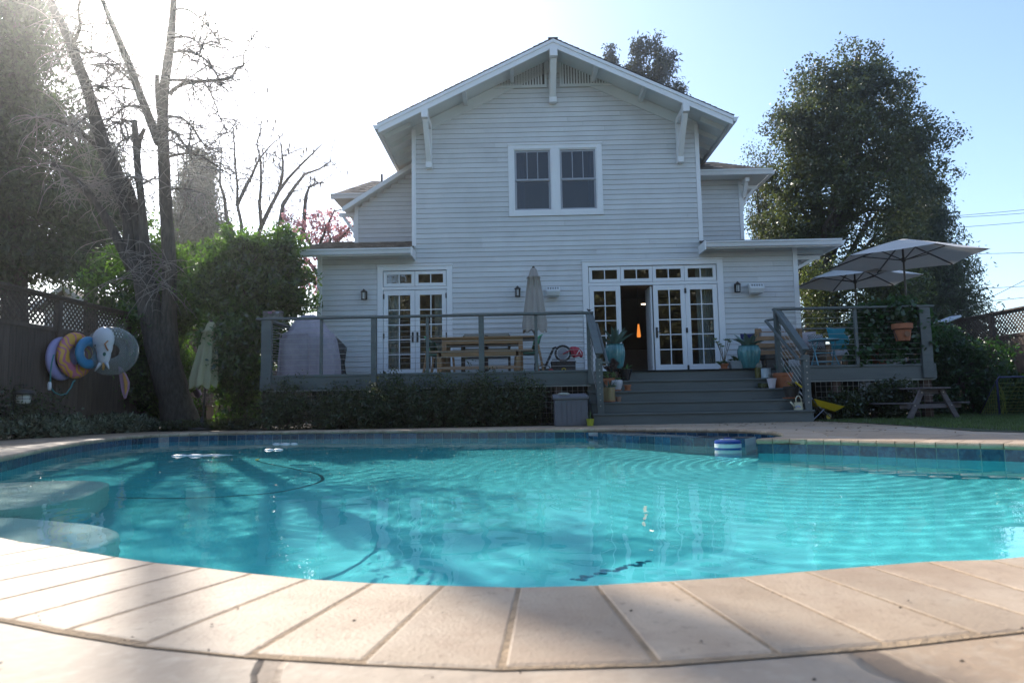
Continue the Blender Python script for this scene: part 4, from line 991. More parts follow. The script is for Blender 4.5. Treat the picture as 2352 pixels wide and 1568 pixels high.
m = MB(); m.tube([o+V(r*.87*math.cos(a), 0, r*.87*math.sin(a)) for a in [2*math.pi*k/28 for k in range(29)]], .024, 8, False); wh = m.build('wheel', IRON, t, True, local=True)
m = MB(); m.lathe((0, 0, 0), [(.12, -.01), (.12, .01)], 24); m.v = [(x+o.x, z, y+o.z) for x, y, z in m.v]; m.cyl(o-V(0, .03, 0), o+V(0, .03, 0), .03)
m.build('rim', Mt('grey_rim', (.3, .3, .32), .4), wh, local=True)
RED = Mt('red_fabric', (.42, .02, .04), .6, .15); m = MB(); m.bar(o+V(0, -.04, -.02), (.1, -.04, .27), .022, .022); m.bar(o+V(0, .04, -.02), (.1, .04, .27), .022, .022); m.bar((.1, 0, .27), (.26, 0, .1), .03, .03); m.bar((.06, 0, .19), (.22, 0, .14), .03, .03); m.build('frame', RED, t, local=True)
m = MB(); draped(m, [(.1, .08, .30, -.09, .09, 3), (.2, .05, .30, -.1, .1, 3), (.29, .03, .23, -.08, .08, 3), (.32, .06, .16, -.04, .04, 2)]); bag = m.build('saddle_bag', RED, t, True, local=True)
m = MB(); m.bar((.17, -.112, .14), (.23, -.112, .24), .012, .004, up=(0, 1, 0)); m.bar((.23, -.112, .24), (.27, -.112, .15), .012, .004, up=(0, 1, 0)); m.build('stripe', WHITE, bag, local=True)
a, b = D5(1700, 780, q-.25), D5(1840, 480, q-.25)
t = thing('toy_mower', 'child sized wheeled toy with its dark handle leaning right, left of the hamper', 'toy', (a.x, q-.2, DZT))
w_ = b.x-a.x; hh = b.z-DZT
m = MB(); m.bar((0, 0, .07), (w_, 0, hh), .045, .05); m.bar((w_-.02, 0, hh-.005), (w_+.06, 0, hh+.02), .05, .04); m.build('handle', IRON, t, local=True)
m = MB(); m.tube([(-.14, -.06, .05), (-.1, -.06, .17), (0, -.06, .215), (.12, -.06, .18), (.19, -.06, .06)], .012, 8); m.box(-.13, .17, -.1, .12, .03, .12); m.build('body', IRON, t, local=True)
for x, s in ((-.13, 1), (.16, 1)): m = MB(); m.lathe((0, 0, 0), [(.055, -.02), (.06, 0), (.055, .02)], 16); m.v = [(p[0]+x, p[2]-.12, p[1]+.06) for p in m.v]; m.build('wheel', Mt('red_plastic', (.4, .03, .02), .4), t, True, local=True)
p = D5(1975, 785, q-.05); m = MB(); m.tube([(p.x-.035, q-.05, DZT), (p.x-.035, q-.05, DZT+.12), (p.x, q-.05, DZT+.14), (p.x+.035, q-.05, DZT+.12), (p.x+.035, q-.05, DZT)], .012, 8); m.bar((p.x-.035, q-.05, DZT+.07), (p.x+.035, q-.05, DZT+.07), .014, .02)
solo(m, 'toy_gate', Mt('yellow_plastic', (.6, .42, .02), .4), 'small bright yellow plastic arch in front of the wicker hamper', 'toy')
# ---- seating at the right
def sofa(x, y, rz, w_, label, cush):
    t = thing('garden_sofa', label, 'sofa', (x, y, DZT), rz, 'teak sofas at the right end of the deck')
    for sx in (-1, 1):
        for sy in (-1, 1): m = MB(); m.box(sx*(w_/2-.035)-.035, sx*(w_/2-.035)+.035, sy*.36-.035, sy*.36+.035, 0, .86 if sy < 0 else .58); m.build('leg', TEAK, t, local=True, bevel=.005)
        m = MB(); m.box(sx*(w_/2-.035)-.05, sx*(w_/2-.035)+.05, -.32, .42, .58, .61); m.build('armrest', TEAK, t, local=True, bevel=.005)
    m = MB(); m.box(-w_/2+.07, w_/2-.07, -.36, .38, .24, .32); m.build('seat_frame', TEAK, t, local=True)
    m = MB()
    for z in (.32, .47, .62, .78): m.box(-w_/2+.07, w_/2-.07, -.375, -.345, z, z+.085)
    m.build('backrest', TEAK, t, local=True, bevel=.004)
    m = MB(); m.box(-w_/2+.08, w_/2-.08, -.28, .38, .33, .45); m.build('seat_cushion', cush, t, local=True, bevel=.035)
    n_ = 2 if w_ < 1.4 else 3
    for k in range(n_): a = -w_/2+.09+k*(w_-.18)/n_; m = MB(); m.M = Matrix.Rotation(R(8), 4, 'X'); m.box(a+.005, a+(w_-.18)/n_-.005, -.26, -.12, .47, .95); m.build('back_cushion', cush, t, local=True, bevel=.045)
WCUSH = Mt('white_cushion', (.55, .54, .56), .9, .05, 4, .15, 12)
x0, x1 = wx(1733, 14.2, 800), wx(1842, 14.2, 800)
sofa((x0+x1)/2, 14.55, R(3), x1-x0, 'teak sofa with white cushions seen from its slatted back beside the stairs', WCUSH)
xs = wx(1985, 14.9, 800); sofa(xs+.25, 14.95, R(128), 1.75, 'teak sofa with white cushions behind the blue bistro table', WCUSH)
def pillow(x, y, z, w_, h, rz, tilt, mat, label, stripes=None):
    m = MB(); n = 12; vs = []; 
    for s in (1, -1):
        for j in range(n+1):
            for k in range(n+1):
                u, v = k/n*2-1, j/n*2-1; e = (1-abs(u)**3.2)*(1-abs(v)**3.2)
                vs.append((u*w_/2*(1-.06*(1-abs(v))), s*.075*max(0, e)**.6, h/2+v*h/2*(1-.06*(1-abs(u)))))
    N2 = (n+1)**2; fs = []
    for s in range(2):
        for j in range(n):
            for k in range(n): a = s*N2+j*(n+1)+k; f = (a, a+1, a+n+2, a+n+1); fs.append(f if s else f[::-1])
    m._a(vs, fs); M_ = Matrix.Rotation(rz, 4, 'Z') @ Matrix.Rotation(tilt, 4, 'X'); m.v = [tuple(M_ @ Vector(p)) for p in m.v]
    m.v = [(a+x, b+y, c+z) for a, b, c in m.v]
    return solo(m, 'pillow', mat, label, 'pillow', 'pillows on the sofas', smooth=True)
def wave_mat():
    t = NT('zigzag_fabric'); co = t.n('TexCoord').outputs['Object']; s = t.n('SeparateXYZ', {0: co})
    zz = t.n('Math', {0: t.n('Math', {0: s.outputs[0], 1: .09}, operation='PINGPONG').outputs[0], 1: s.outputs[2]}, operation='ADD').outputs[0]
    f = t.n('Math', {0: t.n('Math', {0: zz, 1: .022}, operation='PINGPONG').outputs[0], 1: .011}, operation='GREATER_THAN').outputs[0]
    return t.done(t.n('BsdfPrincipled', {'Base Color': t.mix(f, (.6, .6, .6), (.03, .035, .04)), 'Roughness': .9}).outputs[0])
sz = DZT+.45
p = at(1938, 790, Y=14.45); pillow(p.x, 14.55, sz-.03, .55, .5, R(20), R(-14), Mt('turquoise_fabric', (.02, .24, .30), .85, .08, 5, .1, 20), 'large turquoise pillow on the sofa behind the blue bistro table')
p = at(1880, 795, Y=14.3); pillow(p.x, 14.35, sz-.02, .36, .32, R(10), R(-12), wave_mat(), 'white pillow with black zigzag lines behind the bistro table')
p = at(1862, 785, Y=14.6); pillow(p.x-.02, 14.7, sz, .40, .40, R(-8), R(-12), Mt('pale_pink_fabric', (.5, .42, .42), .9, .06), 'pale plain pillow partly behind the zigzag pillow')
p = at(1718, 790, Y=14.35); pillow(p.x, 14.28, DZT+.42, .34, .36, R(5), R(-5), Mt('navy_fabric', (.02, .025, .09), .9, .1), 'dark navy pillow showing above the right turquoise pot')
# bistro table
BLUE = Mt('light_blue_metal', (.16, .38, .48), .4, .08, 5, dirt=.2); y = 13.15; p = at(1897, 778, Y=y)
t = thing('bistro_table', 'small round light blue metal folding table on the right part of the deck', 'table', (p.x, y+.1, DZT)); h = p.z-DZT; r = pxw(33, y)
m = MB(); m.lathe((0, 0, 0), [(r-.004, h-.03), (r, h-.026), (r, h-.002), (r-.006, h+.001)], 36); m.build('table_top', BLUE, t, local=True)
for s in (-1, 1):
    for k in (-1, 1):
        m = MB(); m.bar((s*.2, k*.17, 0), (s*.17, -k*.13, h-.03), .02, .012); m.build('leg', BLUE, t, local=True)
    m = MB(); m.bar((s*.195, .16, .06), (s*.195, -.16, .06), .012, .012); m.build('stretcher', BLUE, t, local=True)
for k in (-1, 1): m = MB(); m.bar((-.2, k*.165, .10), (.2, k*.165, .10), .014, .014); m.bar((-.19, k*.07, .27), (.19, k*.07, .27), .014, .014); m.build('stretcher', BLUE, t, local=True)
# ================================================================ pots and plants
AGV = Mt('blue_green_agave', (.10, .17, .14), .5, .25, 4); SUC = Mt('pale_succulent', (.16, .24, .10), .5, .3, 12, isl=.3); SUC2 = Mt('purple_brown_succulent', (.10, .075, .075), .6, .35, 12, isl=.35)
LGRN = Mt('potted_green', (.06, .13, .04), .5, .3, 12, isl=.35); STEM = Mt('plant_stem', (.12, .09, .05), .8)
def agave(parent, z, r, n=9, seed=1, w_=None, up=.9, mat=AGV, local=True, c=(0, 0)):
    rg = random.Random(seed); m = MB()
    for k in range(n):
        a = k*2.4+rg.uniform(-.3, .3); e = up*rg.uniform(.35, 1.15); L = r*rg.uniform(.8, 1.25)
        m.blade((c[0]+.02*math.cos(a), c[1]+.02*math.sin(a), z), (math.cos(a), math.sin(a), e), L, w_ or r*.24, droop=rg.uniform(-.25, .7), n=7, fold=.5)
    return m.build('plant', mat, parent, True, local=local)
def rosettes(parent, z, rad_, n, seed, mat, h=.12, size=.05, c=(0, 0)):
    rg = random.Random(seed); m = MB()
    for k in range(n):
        a = rg.uniform(0, 6.28); d = rad_*rg.random()**.6; x, y = c[0]+d*math.cos(a), c[1]+d*math.sin(a); zz = z+h*rg.uniform(.15, 1)*(1-.5*d/rad_)
        m.tube([(c[0]+d*.3*math.cos(a), c[1]+d*.3*math.sin(a), z-.01), (x, y, zz)], .004, 4)
        for j in range(9): b = j*2.4; m.blade((x, y, zz), (math.cos(b), math.sin(b), .55+j*.09), size*(1-.05*j), size*.45, droop=-.2, n=3, tip=.3)
    return m.build('plant', mat, parent, True, local=True)
def pot(x, y, z, prof, mat, label, cat='flower pot', ribs=0, amp=0, saucer=None, group=None, smooth=True, n=40):
    t = thing('plant_pot', label, cat, (x, y, z), group=group); m = MB(); z0 = 0
    if saucer: s = MB(); s.lathe((0, 0, 0), [(saucer*.88, 0), (saucer, .022), (saucer*.95, .022), (saucer*.85, .008)], 28); s.build('saucer', TERRA, t, True, local=True); z0 = .01
    H = max(p[1] for p in prof); rt = prof[-1][0]
    m.lathe((0, 0, z0), prof+[(rt-.012, H), (rt-.016, H-.03)], n, ribs, amp); m.build('pot_body', mat, t, smooth and 'auto', local=True)
    s = MB(); s.lathe((0, 0, z0), [(rt-.017, H-.028), (rt*.4, H-.018)], 16); s.build('soil', SOIL, t, local=True)
    return t, H+z0
def hf(px, Y, py=850): return wx(px, Y, py)
ypot = 13.42
TP = [(.10, 0), (.125, .02), (.155, .12), (.185, .27), (.195, .38), (.185, .46), (.165, .50), (.17, .52), (.175, .53)]
t, H = pot(hf(1414, ypot), ypot, DZT, TP, TEAL, 'tall ribbed turquoise pot with a large agave at the left head of the stairs', ribs=16, amp=.02, n=128)
agave(t, H-.03, .40, 12, 3, .10, 1.9)
t, H = pot(hf(1722, 13.45), 13.45, DZT, [(a*1.12, b*.86) for a, b in TP], TEAL, 'ribbed turquoise pot with a smaller agave at the right head of the stairs', ribs=18, amp=.02, n=144)
agave(t, H-.03, .34, 10, 8, .11, 1.6)
S_ = lambda k: .2*k+.002
TC = lambda r, h: [(r*.62, 0), (r*.9, h*.76), (r*.92, h*.78), (r*1.02, h*.79), (r*1.04, h)]
# left side of the stairs, top to bottom
def painted():
    t = NT('painted_black_glaze'); co = t.n('TexCoord').outputs['Object']; v = t.n('TexVoronoi', {'Vector': co, 'Scale': 9.0})
    c = t.ramp(t.n('SeparateColor', {0: v.outputs['Color']}).outputs[0], [(.3, (.02, .02, .022)), (.45, (.07, .26, .19)), (.7, (.10, .30, .22)), (.86, (.30, .07, .16))])
    f = t.n('Math', {0: v.outputs['Distance'], 1: .42}, operation='LESS_THAN').outputs[0]
    return t.done(t.n('BsdfPrincipled', {'Base Color': t.mix(f, (.018, .018, .02), c), 'Roughness': .25}).outputs[0])
y = 13.05; t, H = pot(hf(1436, y), y, S_(4), [(.07, 0), (.085, .03), (.125, .16), (.135, .20), (.142, .205), (.142, .215)], painted(), 'black glazed pot painted with green and pink shapes holding a small aloe'); agave(t, H-.03, .15, 8, 5, .045, 1.4, LGRN)
y = 12.8; t, H = pot(hf(1398, y), y, S_(3), TC(.105, .24), TERRA, 'terracotta pot of pale green succulents behind the tan cylinder pot'); rosettes(t, H-.02, .10, 16, 2, SUC, .2, .07)
y = 13.05; t, H = pot(hf(1409, y), y, S_(4), [(.07, 0), (.10, .17)], Mt('brown_pot', (.07, .04, .03), .8), 'brown pot overflowing with purple brown succulents below the left turquoise pot'); rosettes(t, H-.02, .15, 40, 9, SUC2, .26, .09)
def quilt():
    t = NT('white_dimpled_ceramic'); co = t.n('TexCoord').outputs['Object']; s = t.n('SeparateXYZ', {0: co}); a = t.n('Math', {0: s.outputs[1], 1: s.outputs[0]}, operation='ARCTAN2').outputs[0]
    b = t.n('TexBrick', {'Vector': t.n('CombineXYZ', {0: t.n('Math', {0: a, 1: .11}, operation='MULTIPLY').outputs[0], 1: s.outputs[2]}).outputs[0], 'Scale': 1.0, 'Mortar Size': .0028, 'Brick Width': .026, 'Row Height': .021, 'Color1': (.72, .72, .75), 'Color2': (.68, .68, .72), 'Mortar': (.12, .12, .13)})
    return t.done(t.n('BsdfPrincipled', {'Base Color': b.outputs[0], 'Roughness': .4}).outputs[0])
y = 12.72; t, H = pot(hf(1416, y), y, S_(3), [(.06, 0), (.085, .05), (.105, .13), (.105, .17), (.098, .19)], quilt(), 'white quilted ceramic pot on a terracotta saucer, third step of the stairs', saucer=.085); rosettes(t, H-.02, .07, 5, 4, SUC, .08, .05)
t, H = pot(hf(1440, y), y, S_(3), TC(.068, .10), TERRA, 'small empty terracotta pot right of the white quilted pot', saucer=.07)
y = 12.43; t, H = pot(hf(1397.5, y), y, S_(2), [(.106, 0), (.108, .02), (.108, .25)], Mt('tan_glaze', (.24, .18, .085), .35, .2, 3, stretch=(6, 6, .6)), 'tan cylindrical pot with a spiky blue green plant beside the left stair post', saucer=.115); agave(t, H-.03, .19, 10, 12, .03, 1.6); rosettes(t, H-.01, .05, 3, 4, SUC, .05, .05, (.07, 0))
t, H = pot(hf(1418.5, y), y, S_(2), [(.042, 0), (.045, .045), (.05, .05), (.052, .09)], Mt('two_tone_clay', (.22, .12, .08), .6, .3), 'tiny brown and cream pot right of the tan cylinder pot')
y = 12.0; x = hf(1352, y, 970); t, H = pot(x, 11.72, 0, [(.05, 0), (.065, .11), (.068, .12)], Mt('yellow_green_pot', (.34, .36, .03), .5, .1), 'small yellow green pot with a stick on the ground beside the storage box'); m = MB(); m.tube([(0, 0, .08), (.01, 0, .2), (.0, 0, .25)], .008, 5); m.blade((0, 0, .1), (-.3, 0, 1), .15, .03); m.build('plant', LGRN, t, local=True)
# right side
y = 13.5; t, H = pot(hf(1664, y), y, DZT, TC(.085, .10), TERRA, 'low terracotta pot of leggy succulents against the trim of the wide door', saucer=.1)
m = MB(); rg = random.Random(4)
for dx, hh in ((-.16, .52), (-.12, .45), (-.07, .40), (-.02, .36), (.05, .5), (.10, .5), (.13, .46)):
    m.tube([(0, 0, H-.02), (dx*.35, rg.uniform(-.03, .03), H+hh*.4), (dx, rg.uniform(-.05, .05), H+hh*.92)], [.009, .006, .005], 5)
m.build('stem', STEM, t, local=True); m = MB()
for dx, hh in ((-.16, .52), (-.12, .45), (-.07, .40), (-.02, .36), (.05, .5), (.10, .5), (.13, .46)):
    for j in range(12): b = j*2.4; m.blade((dx, 0, H+hh*.92), (math.cos(b), math.sin(b), .3+.05*j), .06, .026, droop=-.1, n=3, tip=.3)
m.build('plant', SUC, t, True, local=True); rosettes(t, H-.02, .1, 8, 3, LGRN, .08, .07, (-.05, 0))
x0, x1 = hf(1677, y), hf(1704, y); t = thing('planter_box', 'low grey square planter between the leggy succulents and the turquoise pot', 'planter', ((x0+x1)/2, y+.02, DZT)); m = MB(); w_ = (x1-x0)/2; m._a([(-w_*.9, -w_*.9, 0), (w_*.9, -w_*.9, 0), (w_*.9, w_*.9, 0), (-w_*.9, w_*.9, 0), (-w_, -w_, .16), (w_, -w_, .16), (w_, w_, .16), (-w_, w_, .16)], [(0, 3, 2, 1), (0, 1, 5, 4), (1, 2, 6, 5), (2, 3, 7, 6), (3, 0, 4, 7), (4, 5, 6, 7)]); m.build('pot_body', Mt('grey_concrete', (.22, .25, .26), .7), t, local=True, bevel=.008); rosettes(t, .155, .1, 9, 7, LGRN, .10, .07)
m = MB(); p = at(1746, 838, Y=13.25); m.sphere((p.x, 13.33, DZT+.045), .07, 1, .7, .95, 9, 6); solo(m, 'rock', Mt('pale_rock', (.25, .25, .2), .9, .3, 12), 'pale pointed rock leaning on the foot of the right turquoise pot', 'rock')
y = 13.38; p = at(1774, 830, Y=y); x0, x1 = wx(1757, y, 830), wx(1798, y, 830); t = thing('planter_box', 'dark brown square planter behind the large terracotta pot', 'planter', ((x0+x1)/2, y+.15, DZT)); w_ = (x1-x0)/2; m = MB(); m.box(-w_*.85, w_*.85, -w_*.85, w_*.85, 0, .18); m.build('pot_body', Mt('dark_brown_resin', (.045, .038, .035), .7), t, local=True, bevel=.01); m = MB(); m.box(-w_, w_, -w_, w_, .18, .27); m.build('rim', Mt('dark_brown_resin', (.045, .038, .035), .7), t, local=True, bevel=.01)
y = 12.98; t, H = pot(hf(1759, y), y, S_(4), [(.088, 0), (.088, .17), (.092, .175), (.092, .18)], Mt('pale_blue_white_ceramic', (.42, .50, .54), .3, .12, 9), 'pale blue white cylinder pot on the fourth step at the right'); m = MB(); m.tube([(-.01, 0, H-.03), (-.02, 0, H+.08), (.0, 0, H+.16)], .006, 5); m.blade((-.02, 0, H+.05), (1, 0, .8), .12, .03); m.build('plant', STEM, t, local=True)
t, H = pot(hf(1744.5, 13.05), 13.12, S_(4), [(.06, 0), (.065, .2)], Mt('olive_glaze', (.10, .09, .02), .4, .2), 'olive glazed pot behind the pale blue pot')
y = 12.7; t, H = pot(hf(1771, y), y, S_(3), [(.052, 0), (.085, .165), (.09, .168), (.09, .18)], Mt('pinkish_white_ceramic', (.60, .56, .60), .5, .03), 'white tapered pot with small white flowers, third step at the right')
FLW = Mt('white_petals', (.62, .62, .55), .7, .1, 9, isl=.2)
def flowers(t, z, r, n, seed, c=(0, 0), mat=FLW):
    rg = random.Random(seed); m = MB(); s = MB()
    for k in range(n):
        x, y_ = c[0]+rg.uniform(-r, r), c[1]+rg.uniform(-r, r)*.6; zz = z+rg.uniform(.03, .09)
        for j in range(6): b = j*1.05+k; m.blade((x, y_, zz), (math.cos(b), math.sin(b), .5), .022, .018, n=2, tip=.5)
        s.tube([(x*.5+c[0]*.5, y_, z-.02), (x, y_, zz)], .0025, 4)
    s.build('stem', STEM, t, local=True); m.build('flower', mat, t, local=True)
flowers(t, H+.01, .045, 7, 3)
t, H = pot(hf(1752, 12.85), 12.85, S_(3), [(.06, 0), (.10, .02), (.105, .09), (.09, .10)], Mt('dark_green_glaze', (.05, .06, .02), .25, .3, 8), 'low dark green glazed pot behind the white tapered pot')
y = 12.83; t, H = pot(hf(1797, y), y, S_(3), [(.125, 0), (.168, .20), (.17, .215), (.182, .22), (.188, .28)], TERRA, 'large terracotta pot with grassy leaves on the right of the stairs'); m = MB(); rg = random.Random(3)
for k in range(34): a = rg.uniform(0, 6.28); d = rg.uniform(0, .1); m.blade((d*math.cos(a), d*math.sin(a), H-.03), (math.cos(a)*.35, math.sin(a)*.35, 1), rg.uniform(.14, .26), .018, droop=.5, n=5)
m.build('plant', AGV, t, True, local=True)
y = 12.42; t, H = pot(hf(1815, y), y, S_(2), [(.105, 0), (.13, .16), (.135, .165), (.14, .21)], Mt('dark_resin_pot', (.04, .033, .028), .7), 'dark brown pot with white flowers on a wide saucer, second step at the right', saucer=.16); flowers(t, H+.0, .09, 14, 6)
y = 12.85; x0 = hf(1846, y); t = thing('toy_bag', 'dark bag hanging open behind the right stair rail', 'bag', (x0-.02, y+.0, S_(3))); m = MB(); draped(m, [(0, -.1, .1, -.07, .07, 2.5), (.15, -.12, .11, -.08, .08, 2.5), (.28, -.07, .09, -.06, .06, 2.2), (.34, -.04, .03, -.02, .02, 2)], seed=5, fold=.02); m.build('bag_body', Mt('dark_patterned_bag', (.035, .035, .045), .7, .6, 14), t, True, local=True); m = MB(); m.tube([(-.07, -.04, .28), (-.04, -.06, .36), (.04, -.06, .37), (.08, -.04, .28)], .008, 6); m.build('strap', IRON, t, local=True)
# watering can
y = 12.2; x = hf(1833, y, 920); CREAM = Mt('cream_enamel', (.60, .56, .40), .35, .06); t = thing('watering_can', 'cream watering can with a blue rainbow on the bottom step', 'watering can', (x, y, S_(1)))
m = MB(); m.lathe((0, 0, 0), [(.076, 0), (.078, .01), (.072, .13), (.074, .135)], 32); b = m.build('can_body', CREAM, t, 'auto', local=True)
m = MB(); m.tube([(-.05, -.03, .125), (-.045, -.02, .2), (-.01, -.0, .24), (.03, .0, .24), (.055, .0, .19), (.06, .0, .125)], .011, 8); m.build('handle', CREAM, t, True, local=True)
m = MB(); m.tube([(.07, 0, .12), (.12, 0, .125), (.135, 0, .08), (.11, 0, .04), (.075, 0, .03)], .007, 8); m.build('handle', CREAM, t, True, local=True)
m = MB(); m.tube([(-.07, -.01, .04), (-.10, -.02, .09), (-.145, -.02, .145)], [.02, .013, .015], 10); m.build('spout', CREAM, t, True, local=True)
for r, c in ((.042, (.08, .22, .55)), (.031, (.35, .5, .7)), (.02, (.6, .3, .35))):
    m = MB(); pts = []
    for k in range(9): th_ = math.pi*k/8; u, v = -.03+r*math.cos(th_)*.9, .035+r*math.sin(th_); pts.append((u*1.0, -math.sqrt(max(1e-5, .0765**2-u*u))-.001, v))
    m.tube(pts, .004, 5); m.build('rainbow', Mt('painted_arc', c, .5), b, local=True)
# ---- hanging and standing pots at the right end
y = DY-.16; p = at(2070, 744, Y=y); t = thing('hanging_pot', 'terracotta pot hooked in a black ring on the right deck railing', 'flower pot', (p.x, y-.02, at(2070, 783, Y=y).z)); h = p.z-t.location.z
m = MB(); m.lathe((0, 0, 0), [(.115, 0), (.15, h*.68), (.175, h*.7), (.18, h)]+[(.165, h), (.16, h-.03)], 32); m.build('pot_body', TERRA, t, 'auto', local=True); m = MB(); m.tube([(.162*math.cos(a), .162*math.sin(a), h*.66) for a in [k*.2618 for k in range(25)]], .006, 6); m.bar((0, .16, h*.66), (0, .2, h+.15), .012, .02); m.bar((-.16, 0, h*.66), (-.12, -.05, .0), .008, .01); m.build('ring_bracket', IRON, t, local=True)
m = MB(); m.lathe((0, 0, 0), [(.05, -.007), (.05, .007)], 16); m.v = [(a, c-.158, b+h*.36) for a, b, c in m.v]; m.build('emblem', Mt('worn_terracotta', (.24, .12, .07), .9), t, local=True)
HANG = t; HANGH = h
y = DY+.28; t, H = pot(wx(2021, y, 830), y, DZT, TC(.20, .34), TERRA, 'big terracotta pot holding the climbing plant behind the right railing'); BIGPOT = t
x = wx(2170-90, DY+.3, 830)
# ---- storage box in front of the left deck
yb = 11.8; x0, x1 = wx(1275, yb, 940), wx(1350, yb, 940); w_ = (x1-x0)/2; top = wz(1312, 910, yb)
t = thing('storage_box', 'grey plastic storage box standing between the deck shrubs and the stairs', 'storage box', ((x0+x1)/2, yb+.25, 0)); GP = Mt('dark_grey_resin', (.13, .13, .145), .7, .12, 3, .1, 30)
m = MB(); m.box(-w_, w_, -.25, .25, 0, top-.05); b = m.build('box_body', GP, t, local=True, bevel=.012)
m = MB()
for k in range(6): a = -w_+.03+k*(2*w_-.06)/6; m.box(a+.008, a+(2*w_-.06)/6-.008, -.256, -.25, .03, top-.09)
m.build('panel', GP, b, local=True)
m = MB(); m._a([(-w_-.02, -.275, top-.05), (w_+.02, -.275, top-.05), (w_+.02, .27, top-.05), (-w_-.02, .27, top-.05), (-w_-.02, -.275, top-.015), (w_+.02, -.275, top+.005), (w_+.02, .27, top+.06), (-w_-.02, .27, top+.05)], [(0, 3, 2, 1), (0, 1, 5, 4), (1, 2, 6, 5), (2, 3, 7, 6), (3, 0, 4, 7), (4, 5, 6, 7)]); m.build('lid', GP, t, local=True, bevel=.01)
m = MB(); rg = random.Random(3); m.sphere(((x0+x1)/2-.12, yb+.1, top+.045), .05, 2.2, 1, .5, 10, 6); solo(m, 'folded_hose', Mt('pale_rubber', (.35, .34, .3), .7, .3, 20), 'small pale coil lying on the lid of the grey storage box', 'hose', smooth=True)
# ---- wheelbarrow (child size)
YEL = Mt('yellow_steel', (.55, .40, .02), .4, .1, 4, dirt=.15); y = 12.2
a, b = at(1866, 916, Y=y), at(1938, 933, Y=y); wl_ = at(1909, 957, Y=y)
t = thing('wheelbarrow', 'small yellow wheelbarrow tipped forward on the grass beside the stairs', 'wheelbarrow', (wl_.x, y+.12, 0))
ox = wl_.x; A0, B0 = (a.x-ox, a.z), (b.x-ox, b.z)
m = MB(); vs = []
rim = [(A0[0], -.2, A0[1]+.0), (A0[0], .2, A0[1]), (B0[0], .17, B0[1]), (B0[0], -.17, B0[1])]; dn = V(-.02, 0, -.15)
bot = [(A0[0]+.09, -.13, A0[1]-.13), (A0[0]+.09, .13, A0[1]-.13), (B0[0]-.15, .1, B0[1]-.09), (B0[0]-.15, -.1, B0[1]-.09)]
ins_ = [(p[0]+.015*(1 if i in (0, 1) else -1), p[1]*.94, p[2]-.003) for i, p in enumerate(rim)]; ib = [(p[0], p[1]*.96, p[2]+.008) for p in bot]
m._a(rim+bot+ins_+ib, [(0, 1, 5, 4), (1, 2, 6, 5), (2, 3, 7, 6), (3, 0, 4, 7), (4, 5, 6, 7), (8, 12, 13, 9), (9, 13, 14, 10), (10, 14, 15, 11), (11, 15, 12, 8), (12, 15, 14, 13), (0, 8, 9, 1), (1, 9, 10, 2), (2, 10, 11, 3), (3, 11, 8, 0)]); m.build('tray', YEL, t, local=True, bevel=.008)
for s in (-.12, .12):
    m = MB(); m.tube([(wl_.x-ox+.02, s*.4, wl_.z), (A0[0]+.12, s, A0[1]-.15), (A0[0]-.18, s*1.3, A0[1]+.20)], .011, 8); m.tube([(A0[0]+.2, s, A0[1]-.18), (A0[0]-.02, s*1.2, .02), (A0[0]-.1, s*1.2, .015)], .009, 6); hd = m.build('handle', Mt('steel_tube', (.3, .3, .33), .35, metal=.7), t, local=True)
    m = MB(); m.cyl((A0[0]-.19, s*1.3, A0[1]+.21), (A0[0]-.30, s*1.4, A0[1]+.30), .017, n=10); m.build('grip', YEL, hd, local=True)
m = MB(); m.lathe((0, 0, 0), [(.045, -.02), (.065, -.018), (.07, 0), (.065, .018), (.045, .02)], 20); m.v = [(p[0]+wl_.x-ox, p[2], p[1]+max(.071, wl_.z)) for p in m.v]; wh = m.build('wheel', IRON, t, True, local=True)
m = MB(); m.lathe((0, 0, 0), [(.042, -.023), (.042, .023)], 16); m.v = [(p[0]+wl_.x-ox, p[2], p[1]+max(.071, wl_.z)) for p in m.v]; m.build('hub', YEL, wh, local=True)
# ---- picnic table (child size)
GW = Mt('grey_weathered_wood', (.15, .125, .125), .85, .2, 4, .25, 50, isl=.15, stretch=(1, 5, 5)); y = 12.0
c0, c1 = at(2022, 960, Y=y), at(2207, 960, Y=y); W_ = 1.42; x = wx(2118, y, 930); H = wz(2110, 889, y)+.0
t = thing('picnic_table', 'small weathered grey picnic table with attached benches on the lawn', 'picnic table', (wx(2108, 12.35, 930), 12.62, 0), R(16))
m = MB()
for k in range(4): m.box(-.30+k*.152, -.155+k*.152, -.62, .42, H-.03, H)
m.build('table_top', GW, t, local=True, bevel=.003)
for s in (-1, 1): m = MB(); m.box(s*.60-.1, s*.60-.003, -.62, .42, .27, .295); m.box(s*.60+.003, s*.60+.1, -.62, .42, .27, .295); m.build('seat', GW, t, local=True, bevel=.003)
for yy in (-.5, .3):
    for s in (-1, 1): m = MB(); m.bar((s*.20, yy, H-.03), (s*.52, yy, 0.01), .035, .095, up=(1, 0, .6)); o = m.build('leg', GW, t, local=True)
    for s in (-1, 1):
        for px_, pz_ in ((.235, H-.09), (.40, .24)): m = MB(); m.cyl((s*px_, yy-.024, pz_), (s*px_, yy-.019, pz_), .012, n=8); m.build('bolt', CABLE, t, local=True)
    m = MB(); m.box(-.66, .66, yy+.02, yy+.055, .19, .265); m.build('cross_beam', GW, t, local=True, bevel=.003); m = MB(); m.box(-.26, .26, yy+.02, yy+.055, H-.12, H-.032); m.build('cross_beam', GW, t, local=True, bevel=.003)
